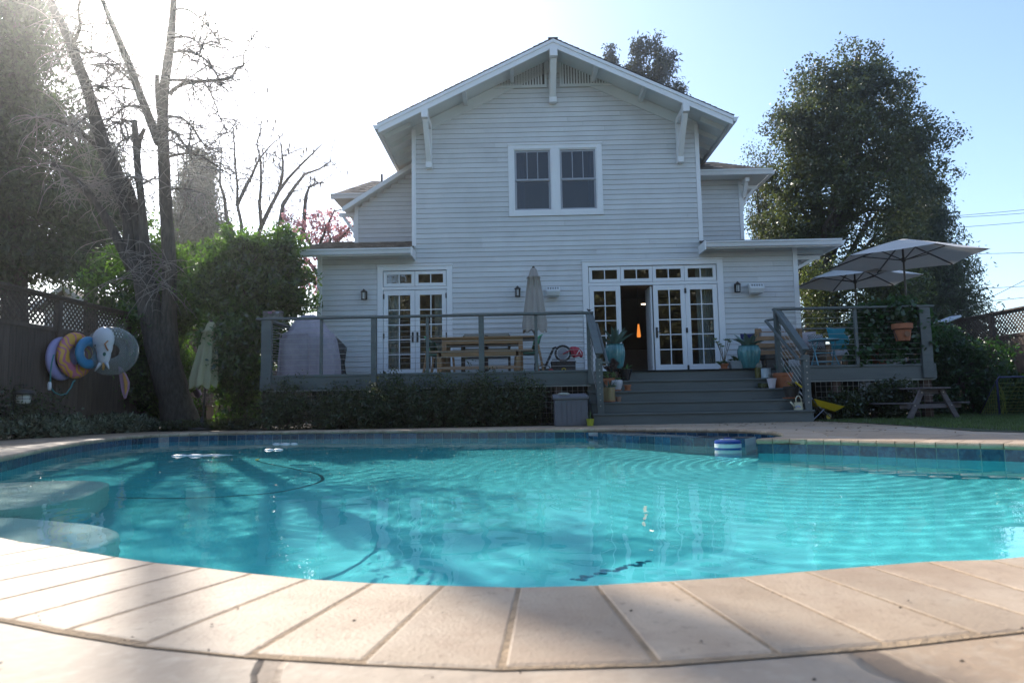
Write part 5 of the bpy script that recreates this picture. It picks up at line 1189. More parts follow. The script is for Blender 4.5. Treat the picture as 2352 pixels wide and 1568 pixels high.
# ---- football goal
y = 13.6; x0 = wx(2292, y, 900); z1 = wz(2300, 866, y); NAVY = Mt('navy_steel_tube', (.03, .04, .12), .4); t = thing('football_goal', 'small football goal with navy tube frame and yellow green net at the right edge', 'goal', (x0+.8, y, 0))
m = MB(); m.tube([(-.8, 0, 0), (-.8, 0, z1-.06), (-.76, 0, z1), (.76, 0, z1), (.8, 0, z1-.06), (.8, 0, 0), (.8, .6, 0), (-.8, .6, 0), (-.8, 0, .01)], .018, 8); m.tube([(-.79, 0, z1-.03), (-.8, .6, .01)], .012, 6); m.tube([(.79, 0, z1-.03), (.8, .6, .01)], .012, 6); m.build('frame', NAVY, t, True, local=True)
m = MB(); n = 18
def npnt(u, v): return V(-.79+1.58*u, .03+.55*v+.04*math.sin(u*9), z1-.03-(z1-.05)*v-.05*math.sin(math.pi*v))
for k in range(n+1): m.tube([npnt(k/n, j/8) for j in range(9)], .004, 4, False)
for j in range(1, 10): m.tube([npnt(k/24, j/10) for k in range(25)], .004, 4, False)
for k in range(8): m.tube([V(-.8, .55*k/8, 0), V(-.8, .55*k/8, z1*(1-k/8))], .004, 4, False)
for k in range(6): rg = random.Random(k); m.tube([V(-.79, .02, z1-.05), V(-.75+rg.uniform(-.03, .08), .03, z1*.6), V(-.74+rg.uniform(-.04, .12), .05, .25), V(-.68+rg.uniform(-.05, .12), .1, .02)], .006, 4, False)
m.build('net', Mt('yellow_green_net', (.22, .26, .06), .8), t, local=True)
# ================================================================ FENCES
def lattice(mb, s0, s1, z0, z1, P, st=.108, w_=.036):
    """diagonal strips over the rectangle s0..s1, z0..z1; P(s, z, off) gives the point"""
    for sg, off in ((1, 0), (-1, .009)):
        c = s0-(z1-z0) if sg > 0 else s0
        end = s1 if sg > 0 else s1+(z1-z0)
        while c < end:
            za, zb = z0, z1; sa, sb = c, c+sg*(z1-z0)
            lo, hi = 0.0, 1.0
            for lim, gt in ((s0, True), (s1, False)):
                d = sb-sa; t_ = (lim-sa)/d
                if (d > 0) == gt: lo = max(lo, t_)
                else: hi = min(hi, t_)
            if hi-lo > .03:
                a, b = (sa+(sb-sa)*lo, za+(zb-za)*lo), (sa+(sb-sa)*hi, za+(zb-za)*hi); hw = w_*.707
                k = [(a[0]-hw, a[1]), (a[0]+hw, a[1]), (b[0]+hw, b[1]), (b[0]-hw, b[1])]; k = [(min(s1, max(s0, u)), v) for u, v in k]
                q = [P(u, v, off) for u, v in k]+[P(u, v, off+.007) for u, v in k]
                mb._a(q, [(0, 1, 2, 3), (7, 6, 5, 4), (0, 4, 5, 1), (1, 5, 6, 2), (2, 6, 7, 3), (3, 7, 4, 0)])
            c += st
def fence(x, ys, H, hl, inside, label, mat, hb=None):
    t = thing('fence', label, 'fence', (x, (ys[0]+ys[-1])/2, 0)); s = inside; rg = random.Random(int(abs(x)*10)); zb = H-hl
    for y in ys: m = MB(); m.box(x-.05, x+.05, y-.05, y+.05, -.03, H-.03); m.build('post', mat, t)
    for a, b in zip(ys, ys[1:]):
        m = MB(); y = a+.05
        while y < b-.05: w_ = min(.14, b-.05-y); m.box(x-.012+rg.uniform(-.002, .002), x+.008, y+.002, y+w_-.003, .03, zb-.02); y += .14
        m.build('board_panel', mat, t)
        m = MB(); lattice(m, a+.05, b-.05, zb+.06, H-.05, lambda u, v, o: V(x-.012+o, u, v)); m.build('lattice_panel', mat, t)
        for z in (zb-.02, H-.045, .35): m = MB(); m.box(x-.03+(.0 if z > 1 else s*.03), x+.03+(.0 if z > 1 else s*.03), a+.05, b-.05, z, z+.07); m.build('rail', mat, t)
    m = MB(); m.box(x-.07, x+.07, ys[0]-.06, ys[-1]+.06, H-.0, H+.035); m.build('top_rail', mat, t)
    return t
fence(-8.15, [7.4, 9.7, 11.85, 14.0, 16.2, 18.4, 20.6], 2.40, .58, 1, 'dark weathered wooden fence with a lattice top behind the pool floats', FENCE)
fence(11.65, [9.5, 12.0, 14.3, 16.9, 19.4], 2.40, .60, -1, 'dark wooden fence with a lattice top at the right edge above the goal', FENCE)
t = thing('fence', 'plain board fence along the back of the yard, mostly hidden by the trees', 'fence', (0, 25, 0)); m = MB(); x = -12
while x < 16: m.box(x, x+.137, 25, 25.02, 0, 2+random.uniform(-.01, .01)); x += .14
m.build('board_panel', FENCE, t)
# ================================================================ foliage
def unit(v): return v/np.maximum(1e-9, np.linalg.norm(v, axis=1, keepdims=True))
def leaf_mesh(name, C, size, mats, rs, asp=.5, bias=(0, 0, 0), bw=0.0, parent=None, fold=.12, svar=.4):
    """one small folded leaf per row of C"""
    C = np.asarray(C, float); n = len(C)
    d = unit(rs.normal(size=(n, 3))+np.array(bias)*bw); q = unit(np.cross(d, rs.normal(size=(n, 3)))); u = np.cross(d, q)
    s = (size*(1+rs.uniform(-svar, svar, n)))[:, None]
    v = np.empty((n, 4, 3)); v[:, 0] = C; v[:, 1] = C+d*s*.45+q*s*asp*.5+u*s*fold; v[:, 2] = C+d*s; v[:, 3] = C+d*s*.45-q*s*asp*.5+u*s*fold
    if parent is not None: v = v-np.array(wm(parent).translation)
    o = npmesh(name, v.reshape(-1, 3), np.arange(n*4).reshape(n, 4), mats if isinstance(mats, list) else [mats])
    if parent is not None: o.parent = parent
    return o
def clumps(bl, n, rs, shell=.55, jag=.18):
    """clump centres spread over the outer parts of ellipsoids (x, y, z, rx, ry, rz)"""
    B = np.array(bl, float); w_ = (B[:, 3]*B[:, 4]*B[:, 5])**.66; k = rs.choice(len(B), n, p=w_/w_.sum())
    d = unit(rs.normal(size=(n, 3))); r = (shell**3+(1-shell**3)*rs.random(n))**(1/3)*(1+rs.normal(size=n)*jag*.5)
    return B[k, :3]+d*B[k, 3:]*r[:, None]
def scatter(cen, per, sig, rs, flat=1.0):
    n = len(cen); c = np.repeat(cen, per, 0); g = np.clip(rs.normal(size=(n*per, 3)), -1.7, 1.7)*sig; g[:, 2] *= flat
    return c+g*np.repeat(rs.uniform(.6, 1.3, n), per)[:, None]
def pb(px, py, rx, ry, Y, dy=None):
    p = at(px, py, Y=Y); k = Y/1568*1.0; return (p.x, p.y, p.z, rx*k, (dy if dy else (rx+ry)/2*k), ry*k)
rs = np.random.RandomState(11)
LAUREL = leafmat('laurel_leaf', (.032, .068, .015), (.15, .32, .02), .5, .38, .06, .4); SHADE = leafmat('shrub_leaf', (.03, .05, .02), None, .5, .3, .05); OAK = leafmat('oak_leaf', (.050, .066, .022), (.13, .16, .03), .45, .30, .05)
NEEDLE = leafmat('conifer_needle', (.028, .046, .018), (.12, .18, .04), .5, .28, .04, .5); FARN = leafmat('far_conifer_foliage', (.045, .058, .035), (.09, .12, .05), .4, .3, .03, .6); CYP = leafmat('cypress_foliage', (.025, .036, .018), (.08, .09, .03), .5, .25, .04)
IVY = leafmat('vine_leaf', (.03, .075, .025), (.08, .22, .03), .5, .3, .05); SAGE = leafmat('grey_green_leaf', (.17, .20, .13), (.22, .26, .12), .4, .3, .05, .6); PINK = leafmat('magnolia_petal', (.45, .17, .22), (.7, .35, .38), .35, .5, .02, .6)
BACKL = leafmat('yard_tree_leaf', (.10, .10, .04), (.15, .14, .03), .55, .3, .04); YGRN = leafmat('yellow_green_leaf', (.05, .075, .02), (.16, .20, .04), .6, .34, .05)
def tree(name, label, cat, base, bl, ncl, per, sig, leafsz, mat, seed, group=None, trunk=None, tr=.25, shell=.5, asp=.5, bias=(0, 0, 0), bw=0, nb=14, bark=None, flat=1.0, jag=.18, lobes=0, lr=(.3, .5)):
    rs_ = np.random.RandomState(seed); rg = random.Random(seed)
    t = thing(name, label, cat, base, group=group)
    if lobes: lc = clumps(bl, lobes, rs_, shell, jag); lq = rs_.uniform(*lr, lobes)
    c = clumps(bl if not lobes else [(*p_, r_, r_, r_*.75) for p_, r_ in zip(lc, lq)], ncl, rs_, shell if not lobes else .65, jag if not lobes else .15)
    leaf_mesh('crown', scatter(c, per, sig, rs_, flat), leafsz, mat, rs_, asp, bias, bw, parent=t)
    m = MB(); B = Vector(base); top = max(bl, key=lambda b: b[2]); T = Vector(top[:3]); mid = trunk or [(B.x*.5+T.x*.5, B.y*.5+T.y*.5, B.z*.55+T.z*.45)]
    pts = [B]+[Vector(p) for p in mid]+[T]; n = len(pts)
    m.tube(pts, [tr*(1-.85*i/(n-1)) for i in range(n)], 10)
    for k in range(nb):
        q = Vector(c[rg.randrange(len(c))]); f = rg.uniform(.25, .9)*(n-1); i = min(n-2, int(f)); s = pts[i].lerp(pts[i+1], f-i)
        if s.z > q.z+.4: s = pts[0].lerp(pts[1], .9)
        md = s.lerp(q, .5)+Vector((rg.uniform(-.2, .2), rg.uniform(-.2, .2), rg.uniform(.05, .35)))*min(1, (q-s).length*.4); r = tr*.3
        m.tube([s, md, q], [r, r*.6, r*.15], 6)
    m.build('trunk', bark or BARK, t, True); return t
# laurels left of the deck
LG = 'dense evergreen laurels left of the house'
Yl = 14.6
tree('laurel_shrub', 'dense evergreen laurel behind the bare trunk and the pool floats', 'shrub', (wx(345, Yl, 980), Yl, 0),
     [pb(290, 630, 62, 55, Yl), pb(370, 640, 60, 75, Yl+.3), pb(235, 680, 55, 45, Yl-.1), pb(345, 750, 85, 90, Yl), pb(360, 880, 70, 95, Yl), pb(300, 900, 55, 80, Yl-.2), pb(430, 690, 45, 75, Yl+.2), pb(350, 560, 30, 30, Yl), pb(430, 610, 30, 45, Yl+.3)], 1300, 24, .09, .10, LAUREL, 1, LG, tr=.09, shell=.4, lobes=100, lr=(.2, .4), asp=.42, bias=(0, 0, 1), bw=.7)
Yl = 14.0
tree('laurel_shrub', 'tall dense laurel touching the left corner of the house and deck', 'shrub', (wx(560, Yl, 980), Yl, 0),
     [pb(535, 610, 58, 58, Yl), pb(495, 650, 42, 60, Yl), pb(630, 615, 50, 58, Yl+.5), pb(590, 680, 90, 68, Yl+.4), pb(672, 665, 40, 72, Yl+.9), pb(545, 750, 62, 75, Yl), pb(545, 850, 50, 75, Yl), pb(550, 930, 48, 50, Yl), pb(625, 760, 40, 60, Yl+.9), pb(660, 570, 26, 34, Yl+.5), pb(560, 550, 28, 30, Yl), pb(640, 800, 30, 70, Yl+1.2), pb(520, 820, 18, 90, 13.3)], 2300, 24, .09, .10, LAUREL, 2, LG, tr=.08, shell=.4, lobes=190, lr=(.2, .38), jag=.1, asp=.42, bias=(0, 0, 1), bw=.7)
# small leaved shrubs along the front of the left deck
for k, (px, w_, top, Y, lab) in enumerate(((655, 62, 880, 12.62, 'low dark shrub under the left corner of the deck'), (775, 70, 890, 12.6, 'dark shrub below the covered grill'), (880, 75, 866, 12.55, 'dark shrub reaching the fascia below the left double door'),
        (985, 70, 872, 12.55, 'dark shrub in front of the deck below the dining table'), (1085, 72, 862, 12.55, 'tallest dark shrub, below the right half of the dining table'), (1185, 70, 872, 12.55, 'dark shrub left of the grey storage box'))):
    top -= 10; ya = 978; bl = [pb(px, (top+ya)/2+12, w_*.95, (ya-top)/2-2, Y, .38), pb(px-w_*.4, (top+ya)/2+22, w_*.5, (ya-top)/2-8, Y-.06, .33), pb(px+w_*.35, (top+ya)/2+10, w_*.55, (ya-top)/2-2, Y, .33)]
    bl = [(x, y, max(z, r3*.75), r1, r2, r3) for x, y, z, r1, r2, r3 in bl]
    tree('shrub', lab, 'shrub', (wx(px, Y, 975), Y, 0), bl, 360, 22, .07, .05, SHADE, 20+k, 'small leaved shrubs along the deck', tr=.03, shell=.3, nb=10, jag=.55)
# thin shoots standing above them
# plants under the right deck
for k, (px, w_, top, lab) in enumerate(((1930, 55, 905, 'dark leafy plant under the deck behind the wheelbarrow'), (2035, 60, 872, 'dark leafy plant reaching over the fascia behind the picnic table'))):
    tree('shrub', lab, 'shrub', (wx(px, 12.75, 960), 12.75, 0), [pb(px, (top+975)/2, w_, (975-top)/2-6, 12.75, .3), pb(px+20, top+25, 22, 22, 12.7, .2)], 200, 18, .08, .07, SHADE, 40+k, 'plants below the right deck', tr=.025, shell=.3, nb=8)
# climbing plant on the right railing
y = DY+.12
tree('climbing_plant', 'leafy climber growing out of the big terracotta pot over the right railing', 'climbing plant', (BIGPOT.location.x, BIGPOT.location.y, DT+.30),
     [pb(2020, 745, 45, 45, y, .15), pb(1985, 770, 28, 40, y, .12), pb(2050, 790, 35, 28, y, .12), pb(2095, 735, 38, 25, y, .12), pb(2060, 705, 40, 14, y, .12), pb(2110, 790, 26, 35, y, .12), pb(1995, 725, 26, 22, y, .12), pb(2020, 800, 28, 24, y, .15), pb(2075, 770, 30, 40, y+.1, .2), pb(1970, 810, 22, 20, y, .15), pb(2040, 720, 60, 22, y, .2), pb(2010, 770, 45, 50, y+.15, .2)], 520, 14, .085, .10, IVY, 50, tr=.02, shell=.2, asp=.7, nb=16, bark=STEM)
# ivy mass in front of the right fence
Yv = 15.2
tree('ivy_mound', 'big dark mound of ivy in front of the right fence behind the goal', 'ivy', (wx(2240, Yv, 960), Yv, 0),
     [pb(2185, 810, 50, 50, Yv), pb(2245, 860, 65, 50, Yv), pb(2330, 905, 70, 45, Yv), pb(2200, 895, 75, 70, Yv), pb(2290, 920, 80, 45, Yv), pb(2400, 925, 80, 45, Yv), pb(2165, 775, 24, 24, Yv), pb(2150, 850, 30, 90, Yv)], 1100, 22, .09, .085, IVY, 51, tr=.06, shell=.4, lobes=90, lr=(.25, .45))
# ---- big bare tree
YT_ = 14.0
def T_(x, y, dy=0): p = at(x*.375, y*.375, Y=YT_+dy); return p
bt = thing('bare_tree', 'tall leafless tree with several leaning trunks at the left of the pool', 'tree', (wx(418, YT_, 982), YT_, 0))
m = MB(); tw = MB(); rg = random.Random(5); K = .375*YT_/1568
def limb(pts, rad_, dy=(0,), n=10, noise=.02):
    q = []
    for i, (x, y) in enumerate(pts):
        d = dy[min(i, len(dy)-1)] if len(dy) > 1 else dy[0]*i/max(1, len(pts)-1); q.append(T_(x, y, d))
    # smooth and roughen
    out, ro = [], []
    for i in range(len(q)-1):
        for j in range(4):
            t_ = j/4; p0, p1, p2, p3 = q[max(0, i-1)], q[i], q[i+1], q[min(len(q)-1, i+2)]
            out.append(.5*((2*p1)+(p2-p0)*t_+(2*p0-5*p1+4*p2-p3)*t_*t_+(3*p1-p0-3*p2+p3)*t_**3)); ro.append((rad_[i]+(rad_[i+1]-rad_[i])*t_)*K*.5*(1+rg.uniform(-.06, .06)))
    out.append(q[-1]); ro.append(rad_[-1]*K*.5); m.tube(out, ro, n); return out, ro
base = T_(1130, 2620)
trunkD = [(1115, 2625), (1085, 2500), (1035, 2350), (985, 2200), (950, 2050), (920, 1900), (890, 1750), (860, 1640)]
limb(trunkD, [230, 190, 165, 150, 145, 140, 130, 110], (0,), 16)
limb([(1125, 2625), (1090, 2400), (1045, 2200), (1030, 2000), (1040, 1800), (1035, 1560), (1015, 1250), (1005, 1000), (998, 800), (1000, 600), (1025, 400), (1045, 250), (1060, 60), (1065, -120)], [170, 130, 115, 105, 95, 85, 76, 72, 68, 64, 58, 50, 42, 30], (.25,), 14)
L1 = limb([(890, 1750), (800, 1560), (790, 1350), (740, 1180), (690, 1030), (600, 780), (540, 560), (480, 400), (430, 250), (330, 60), (270, -90)], [100, 72, 78, 92, 96, 80, 68, 66, 60, 50, 36], (.1,), 14)
limb([(880, 1640), (860, 1450), (800, 1200), (760, 1100)], [80, 70, 62, 60], (.1,), 12)
L3 = limb([(900, 1700), (885, 1500), (868, 1250), (845, 1050), (835, 900), (822, 738)], [66, 58, 44, 40, 40, 34], (-.3,), 12)
limb([(845, 930), (858, 850), (885, 790)], [30, 28, 22], (-.2,), 8)
L5 = limb([(975, 880), (905, 700), (850, 560), (800, 420), (745, 290), (700, 180), (650, 60), (600, -80)], [60, 52, 48, 46, 42, 36, 28, 22], (.2,), 12)
limb([(600, -80), (560, -400), (545, -700), (540, -1100)], [36, 34, 30, 20], (.2, .1, 0, 0), 10)
limb([(1062, -20), (870, -170), (772, -345), (788, -445), (800, -640), (815, -900)], [70, 85, 95, 95, 80, 40], (0,), 10)
limb([(975, 700), (965, 580), (962, 460)], [34, 32, 26], (-.2,), 8)
L7 = limb([(800, 1650), (700, 1430), (620, 1290), (540, 1180), (470, 1110), (400, 1050), (320, 1000)], [56, 52, 46, 42, 38, 32, 26], (-.6,), 10)
L8 = limb([(660, 980), (590, 890), (520, 830), (450, 775), (390, 750), (300, 735), (200, 715)], [40, 36, 32, 28, 24, 18, 12], (-.5,), 8)
BR = [([(1035, 490), (1180, 495), (1320, 490), (1400, 482)], [16, 14, 12, 18]), ([(1040, 580), (1070, 545), (1130, 515), (1240, 500), (1400, 482), (1450, 425), (1490, 400), (1495, 330), (1530, 260), (1575, 190)], [26, 24, 22, 20, 18, 14, 11, 8, 6, 3]), ([(1035, 712), (1110, 725), (1170, 770), (1220, 850), (1270, 900), (1340, 935)], [18, 15, 13, 10, 7, 3]), ([(1030, 792), (1075, 815), (1110, 860), (1150, 920), (1175, 975)], [20, 18, 16, 12, 8]),
      ([(1030, 962), (1090, 948), (1160, 938), (1230, 955), (1300, 1000), (1390, 1060), (1480, 1120)], [18, 16, 15, 13, 10, 7, 3]), ([(1055, 322), (1140, 315), (1230, 345), (1290, 400), (1330, 470), (1360, 560)], [18, 16, 14, 10, 7, 3]), ([(1240, 500), (1280, 550), (1320, 640), (1350, 730), (1400, 820)], [12, 10, 8, 6, 3]), ([(855, 655), (790, 650), (730, 680), (660, 740)], [14, 12, 9, 4]), ([(795, 490), (740, 440), (660, 395), (560, 400)], [16, 12, 9, 5]),
      ([(815, 550), (740, 535), (660, 530), (600, 540)], [14, 10, 7, 4]), ([(830, 745), (760, 745), (690, 765), (640, 800)], [14, 10, 8, 4]), ([(840, 835), (780, 845), (730, 880), (700, 930)], [12, 9, 7, 4]), ([(680, 1100), (600, 1130), (530, 1160), (470, 1170)], [20, 16, 12, 6]), ([(550, 700), (500, 740), (450, 790), (420, 840)], [16, 13, 10, 5]), ([(450, 270), (490, 160), (480, 60), (500, -40)], [26, 20, 16, 10]), ([(500, 330), (560, 320), (640, 340), (760, 420)], [14, 10, 8, 4]), ([(1060, 230), (1160, 230), (1220, 270), (1250, 300)], [16, 13, 9, 4]),
      ([(1045, 1160), (1110, 1155), (1180, 1165), (1260, 1200)], [14, 10, 7, 3]), ([(1060, 60), (1150, 60), (1230, 120), (1290, 180), (1340, 260), (1400, 340)], [14, 12, 10, 8, 5, 3]), ([(870, 1150), (820, 1090), (780, 1085)], [16, 12, 8])]
paths = []
for pts, rr in BR: paths.append(limb(pts, rr, (rg.uniform(-.7, .5),), 7)[0])
for L_ in (L1, L5, L7, L8): paths.append(L_[0][8:])
bt_tr = m.build('trunk', BARK, bt, True)
def twigs(mb, path, n, L0, r0, rg, droop=.35, sub=2, bias=(0, 0, 0)):
    for k in range(n):
        f = rg.uniform(.1, 1)*(len(path)-1); i = min(len(path)-2, int(f)); p = path[i].lerp(path[i+1], f-i)
        d = Vector((rg.uniform(-1, 1), rg.uniform(-.6, .6), rg.uniform(-.5, .8))).normalized()+Vector(bias); L_ = L0*rg.uniform(.4, 1.3); q = [p]; dd = d.normalized()
        for j in range(6): dd = (dd+Vector((rg.uniform(-.22, .22), rg.uniform(-.2, .2), rg.uniform(-.2, .14)-droop*.35))).normalized(); q.append(q[-1]+dd*L_/6)
        mb.tube(q, [r0*(1-.13*j) for j in range(7)], 4, False)
        if sub: twigs(mb, q, sub, L_*.5, r0*.6, rg, droop, 0, bias)
for p in paths: twigs(tw, p, 22, .9, .015, rg, .45, 3)
twigs(tw, L1[0], 26, .9, .015, rg, .5, 3); twigs(tw, L3[0], 16, .6, .010, rg, .3, 2)
for x, y in ((870, 1560), (1000, 1580), (800, 1640), (960, 1700)): twigs(tw, [T_(x, y, -.2), T_(x+60, y+90, -.4)], 9, 1.1, .010, rg, .5, 2)
tw.build('twigs', BARK2, bt, True)
# ---- second bare tree with catkins
def bare(label, base, Y, limbs, nt, L0, r0, seed, up=(0, 0, .3), cat=0, name='bare_tree', group=None, mat=BARK2):
    t = thing(name, label, 'tree', base, group=group); m = MB(); tw = MB(); rg = random.Random(seed)
    for pts in limbs:
        q = [at(x, y, Y=Y+rg.uniform(-.5, .5)) for x, y in pts]; n = len(q); r = r0*(1.5 if pts[0][1] > 555 else 1)
        q2 = [];
        for a, b in zip(q, q[1:]): q2 += [a, a.lerp(b, .5)+Vector((rg.uniform(-.06, .06), 0, rg.uniform(-.06, .06)))]
        q2.append(q[-1]); m.tube(q2, [r*(1-.8*i/(len(q2)-1)) for i in range(len(q2))], 6); twigs(tw, q2, nt, L0, r0*.28, rg, -.15, 2, up)
    m.build('trunk', BARK, t, True); tw.build('twigs', mat, t)
    if cat:
        m = MB()
        CM = Mt('brown_catkin', (.10, .07, .05), .9)
        for k in range(cat): p = Vector(tw.v[rg.randrange(len(tw.v))]); m = MB(); m.tube([p, p-Vector((0, 0, .05)), p-Vector((0, 0, .19))], [.012, .03, .012], 5); m.build('catkin', CM, t)
    return t
Yb = 22
bare('slender leafless tree hung with catkins between the big bare tree and the house', at(560, 950, Y=Yb)[:2]+(0,) if False else (wx(560, Yb, 900), Yb, 0), Yb,
     [[(560, 880), (558, 700), (556, 560), (545, 470), (540, 380), (535, 290)], [(558, 640), (600, 520), (640, 440), (690, 380), (740, 330)], [(556, 600), (520, 500), (505, 420), (510, 350)], [(600, 520), (600, 420), (590, 330), (600, 270)], [(640, 560), (650, 470), (700, 400), (760, 370)], [(560, 700), (620, 600), (640, 560)], [(545, 470), (580, 400), (600, 360), (650, 310)], [(640, 440), (650, 370), (640, 310)], [(690, 560), (700, 480), (710, 430), (745, 420)]], 14, 1.5, .06, 3, cat=70)
# ---- magnolia
Ym = 21
t = bare('pink flowering magnolia behind the left eave of the house', (wx(740, Ym, 800), Ym, 0), Ym, [[(740, 800), (740, 640), (735, 560), (760, 500), (770, 478)], [(735, 600), (700, 540), (680, 500)], [(735, 580), (790, 540), (805, 515)], [(740, 640), (680, 570), (660, 520)], [(740, 600), (760, 550), (745, 510)]], 9, .8, .05, 8, name='magnolia_tree')
c = clumps([pb(690, 530, 45, 34, Ym), pb(770, 520, 42, 38, Ym), pb(735, 545, 50, 24, Ym), pb(660, 500, 18, 22, Ym), pb(795, 540, 20, 24, Ym), pb(725, 500, 20, 20, Ym), pb(720, 640, 50, 60, Ym)], 230, rs, .2); leaf_mesh('blossom', scatter(c, 11, .055, rs), .095, PINK, rs, .6, (0, 0, 1), .8, parent=t)
# ---- conifers
def conifer(label, base, Y, px, ptop, pbot, wtop, wbot, seed, nbr, mat, leafsz=.12, droop=.35, per=12, name='conifer', group=None, sig=.16, off=None, asp=.28):
    rs_ = np.random.RandomState(seed); rg = random.Random(seed); t = thing(name, label, 'tree', base, group=group); k = Y/1568
    zt, zb = wz(px, ptop, Y), wz(px, pbot, Y); bx_ = wx(px, Y, (ptop+pbot)/2); cen = []; m = MB()
    m.tube([Vector(base), Vector((bx_, Y, (zt+zb)/2)), Vector((bx_, Y, zt))], [.028*(zt), .014*zt, .02], 8)
    for i in range(nbr):
        f = rg.random()**.8; z = zt-(zt-zb)*f; Lb = (wtop+(wbot-wtop)*f**.8)*k*rg.uniform(.55, 1.15); a = rg.uniform(0, 6.283)
        if off: Lb *= off(a, f)
        q = []; p = Vector((bx_, Y, z)); d = Vector((math.cos(a), math.sin(a), .25))
        for j in range(8): q.append(p.copy()); p = p+d.normalized()*Lb/7; d.z -= droop*.28
        m.tube(q, [.035*(1-.12*j) for j in range(8)], 4, False)
        for j in range(1, 8):
            for s in range(3): cen.append(q[j]+Vector((rg.uniform(-.2, .2), rg.uniform(-.2, .2), -rg.uniform(0, .35)*droop))*(.5+Lb*.25))
    cen = np.array([tuple(c_) for c_ in cen]); leaf_mesh('crown', scatter(cen, per, sig, rs_, 1.2), leafsz, mat, rs_, asp, (0, 0, -1), .9, parent=t); m.build('trunk', BARK, t, True); return t
Ye = 19.5
conifer('huge dark evergreen rising out of the top left corner beyond the fence', (wx(40, Ye, 900), Ye, 0), Ye, 30, -120, 640, 60, 250, 61, 225, NEEDLE, .21, .45, 9, 'evergreen_tree', 'evergreens beyond the left fence', .22)
Ye = 23
conifer('dark evergreen right of the huge one, filling the space above the left fence', (wx(215, Ye, 900), Ye, 0), Ye, 205, 300, 640, 30, 150, 62, 105, FARN, .20, .35, 9, 'evergreen_tree', 'evergreens beyond the left fence', .22)
Ye = 19
conifer('dark evergreen whose drooping boughs hang just above the left fence post', (wx(-60, Ye, 900), Ye, 0), Ye, -60, 160, 660, 120, 230, 63, 125, NEEDLE, .20, .45, 9, 'evergreen_tree', 'evergreens beyond the left fence', .22)
Ye = 34
conifer('distant brownish conifer between the big bare tree and the slender one', (wx(452, Ye, 900), Ye, 0), Ye, 452, 355, 800, 14, 125, 64, 230, FARN, .24, .3, 10, sig=.25)
Ye = 36
CY = 'cypresses behind the roof'
tree('cypress_tree', 'tall cypress with drooping sprays standing up behind the roof', 'tree', (wx(1500, Ye, 900), Ye, 0), [pb(x, y, rx, ry, Ye) for x, y, rx, ry in ((1472, 135, 13, 48), (1500, 165, 24, 68), (1528, 170, 18, 55), (1546, 185, 11, 45), (1456, 180, 15, 36), (1490, 225, 45, 50), (1532, 235, 22, 40), (1438, 140, 6, 18), (1500, 290, 60, 60), (1500, 420, 70, 120))], 900, 24, .13, .24, CYP, 65, CY, tr=.3, shell=.35, asp=.3, bias=(0, 0, -1), bw=1.0, flat=2.2, lobes=120, lr=(.35, .7), jag=.3)
tree('cypress_tree', 'small pointed top of a cypress just left of the taller one', 'tree', (wx(1403, Ye, 900), Ye, 0), [pb(x, y, rx, ry, Ye) for x, y, rx, ry in ((1403, 112, 7, 18), (1403, 140, 14, 26), (1405, 190, 26, 50), (1405, 300, 40, 90))], 240, 20, .14, .24, CYP, 66, CY, tr=.2, shell=.3, asp=.3, bias=(0, 0, -1), bw=1.0, flat=2, jag=.3)
for px, pt in ((1472, 62), (1500, 78), (1530, 96), (1548, 118)): pass
Ye = 27
conifer('dark redwood with drooping boughs at the right of the oak', (wx(2120, Ye, 900), Ye, 0), Ye, 2105, 330, 800, 12, 150, 67, 360, NEEDLE, .17, .5, 14, 'redwood_tree', sig=.22)
# ---- oak and its neighbours
Yo = 22
oak = tree('oak_tree', 'large spreading evergreen oak right of the house', 'tree', (wx(1868, Yo, 900), Yo, 0),
     [pb(1960, 180, 62, 62, Yo), pb(1880, 225, 72, 60, Yo), pb(1850, 290, 70, 60, Yo-.5), pb(2010, 235, 62, 70, Yo), pb(1930, 330, 105, 95, Yo-.4), pb(2060, 330, 55, 60, Yo+.6), pb(2110, 330, 45, 55, Yo), pb(1840, 400, 55, 80, Yo), pb(1900, 450, 100, 90, Yo-.5), pb(2020, 440, 100, 100, Yo), pb(1850, 520, 70, 70, Yo), pb(1960, 560, 110, 75, Yo), pb(1830, 220, 25, 20, Yo), pb(2060, 210, 25, 30, Yo), pb(1975, 125, 30, 22, Yo), pb(1800, 300, 30, 30, Yo), pb(1790, 560, 60, 55, Yo), pb(2140, 420, 30, 40, Yo)], 2400, 34, .14, .10, OAK, 70, tr=.36, shell=.45, asp=.6, nb=60, jag=.25, lobes=175, lr=(.4, .75),
     trunk=[at(1872, 700, Y=Yo), at(1890, 560, Y=Yo), at(1935, 470, Y=Yo), at(1940, 330, Y=Yo)])
Yq = 20
tree('oak_tree', 'lower sunlit yellow green foliage below the big oak, behind the umbrellas', 'tree', (wx(1960, Yq, 900), Yq, 0), [pb(1900, 640, 75, 50, Yq), pb(1990, 640, 80, 55, Yq), pb(2070, 660, 60, 50, Yq), pb(1870, 720, 55, 60, Yq), pb(1950, 730, 80, 50, Yq), pb(2060, 740, 70, 50, Yq)], 700, 26, .17, .085, YGRN, 71, tr=.1, shell=.3, asp=.6)
Yq = 24
tree('small_tree', 'thin leaved young tree between the rear wing and the oak', 'tree', (wx(1765, Yq, 900), Yq, 0), [pb(1760, 430, 45, 80, Yq), pb(1735, 370, 25, 40, Yq), pb(1790, 380, 30, 50, Yq), pb(1770, 510, 60, 40, Yq), pb(1740, 470, 40, 40, Yq)], 330, 16, .20, .075, OAK, 72, tr=.08, shell=.2, asp=.6, nb=60, jag=.4)
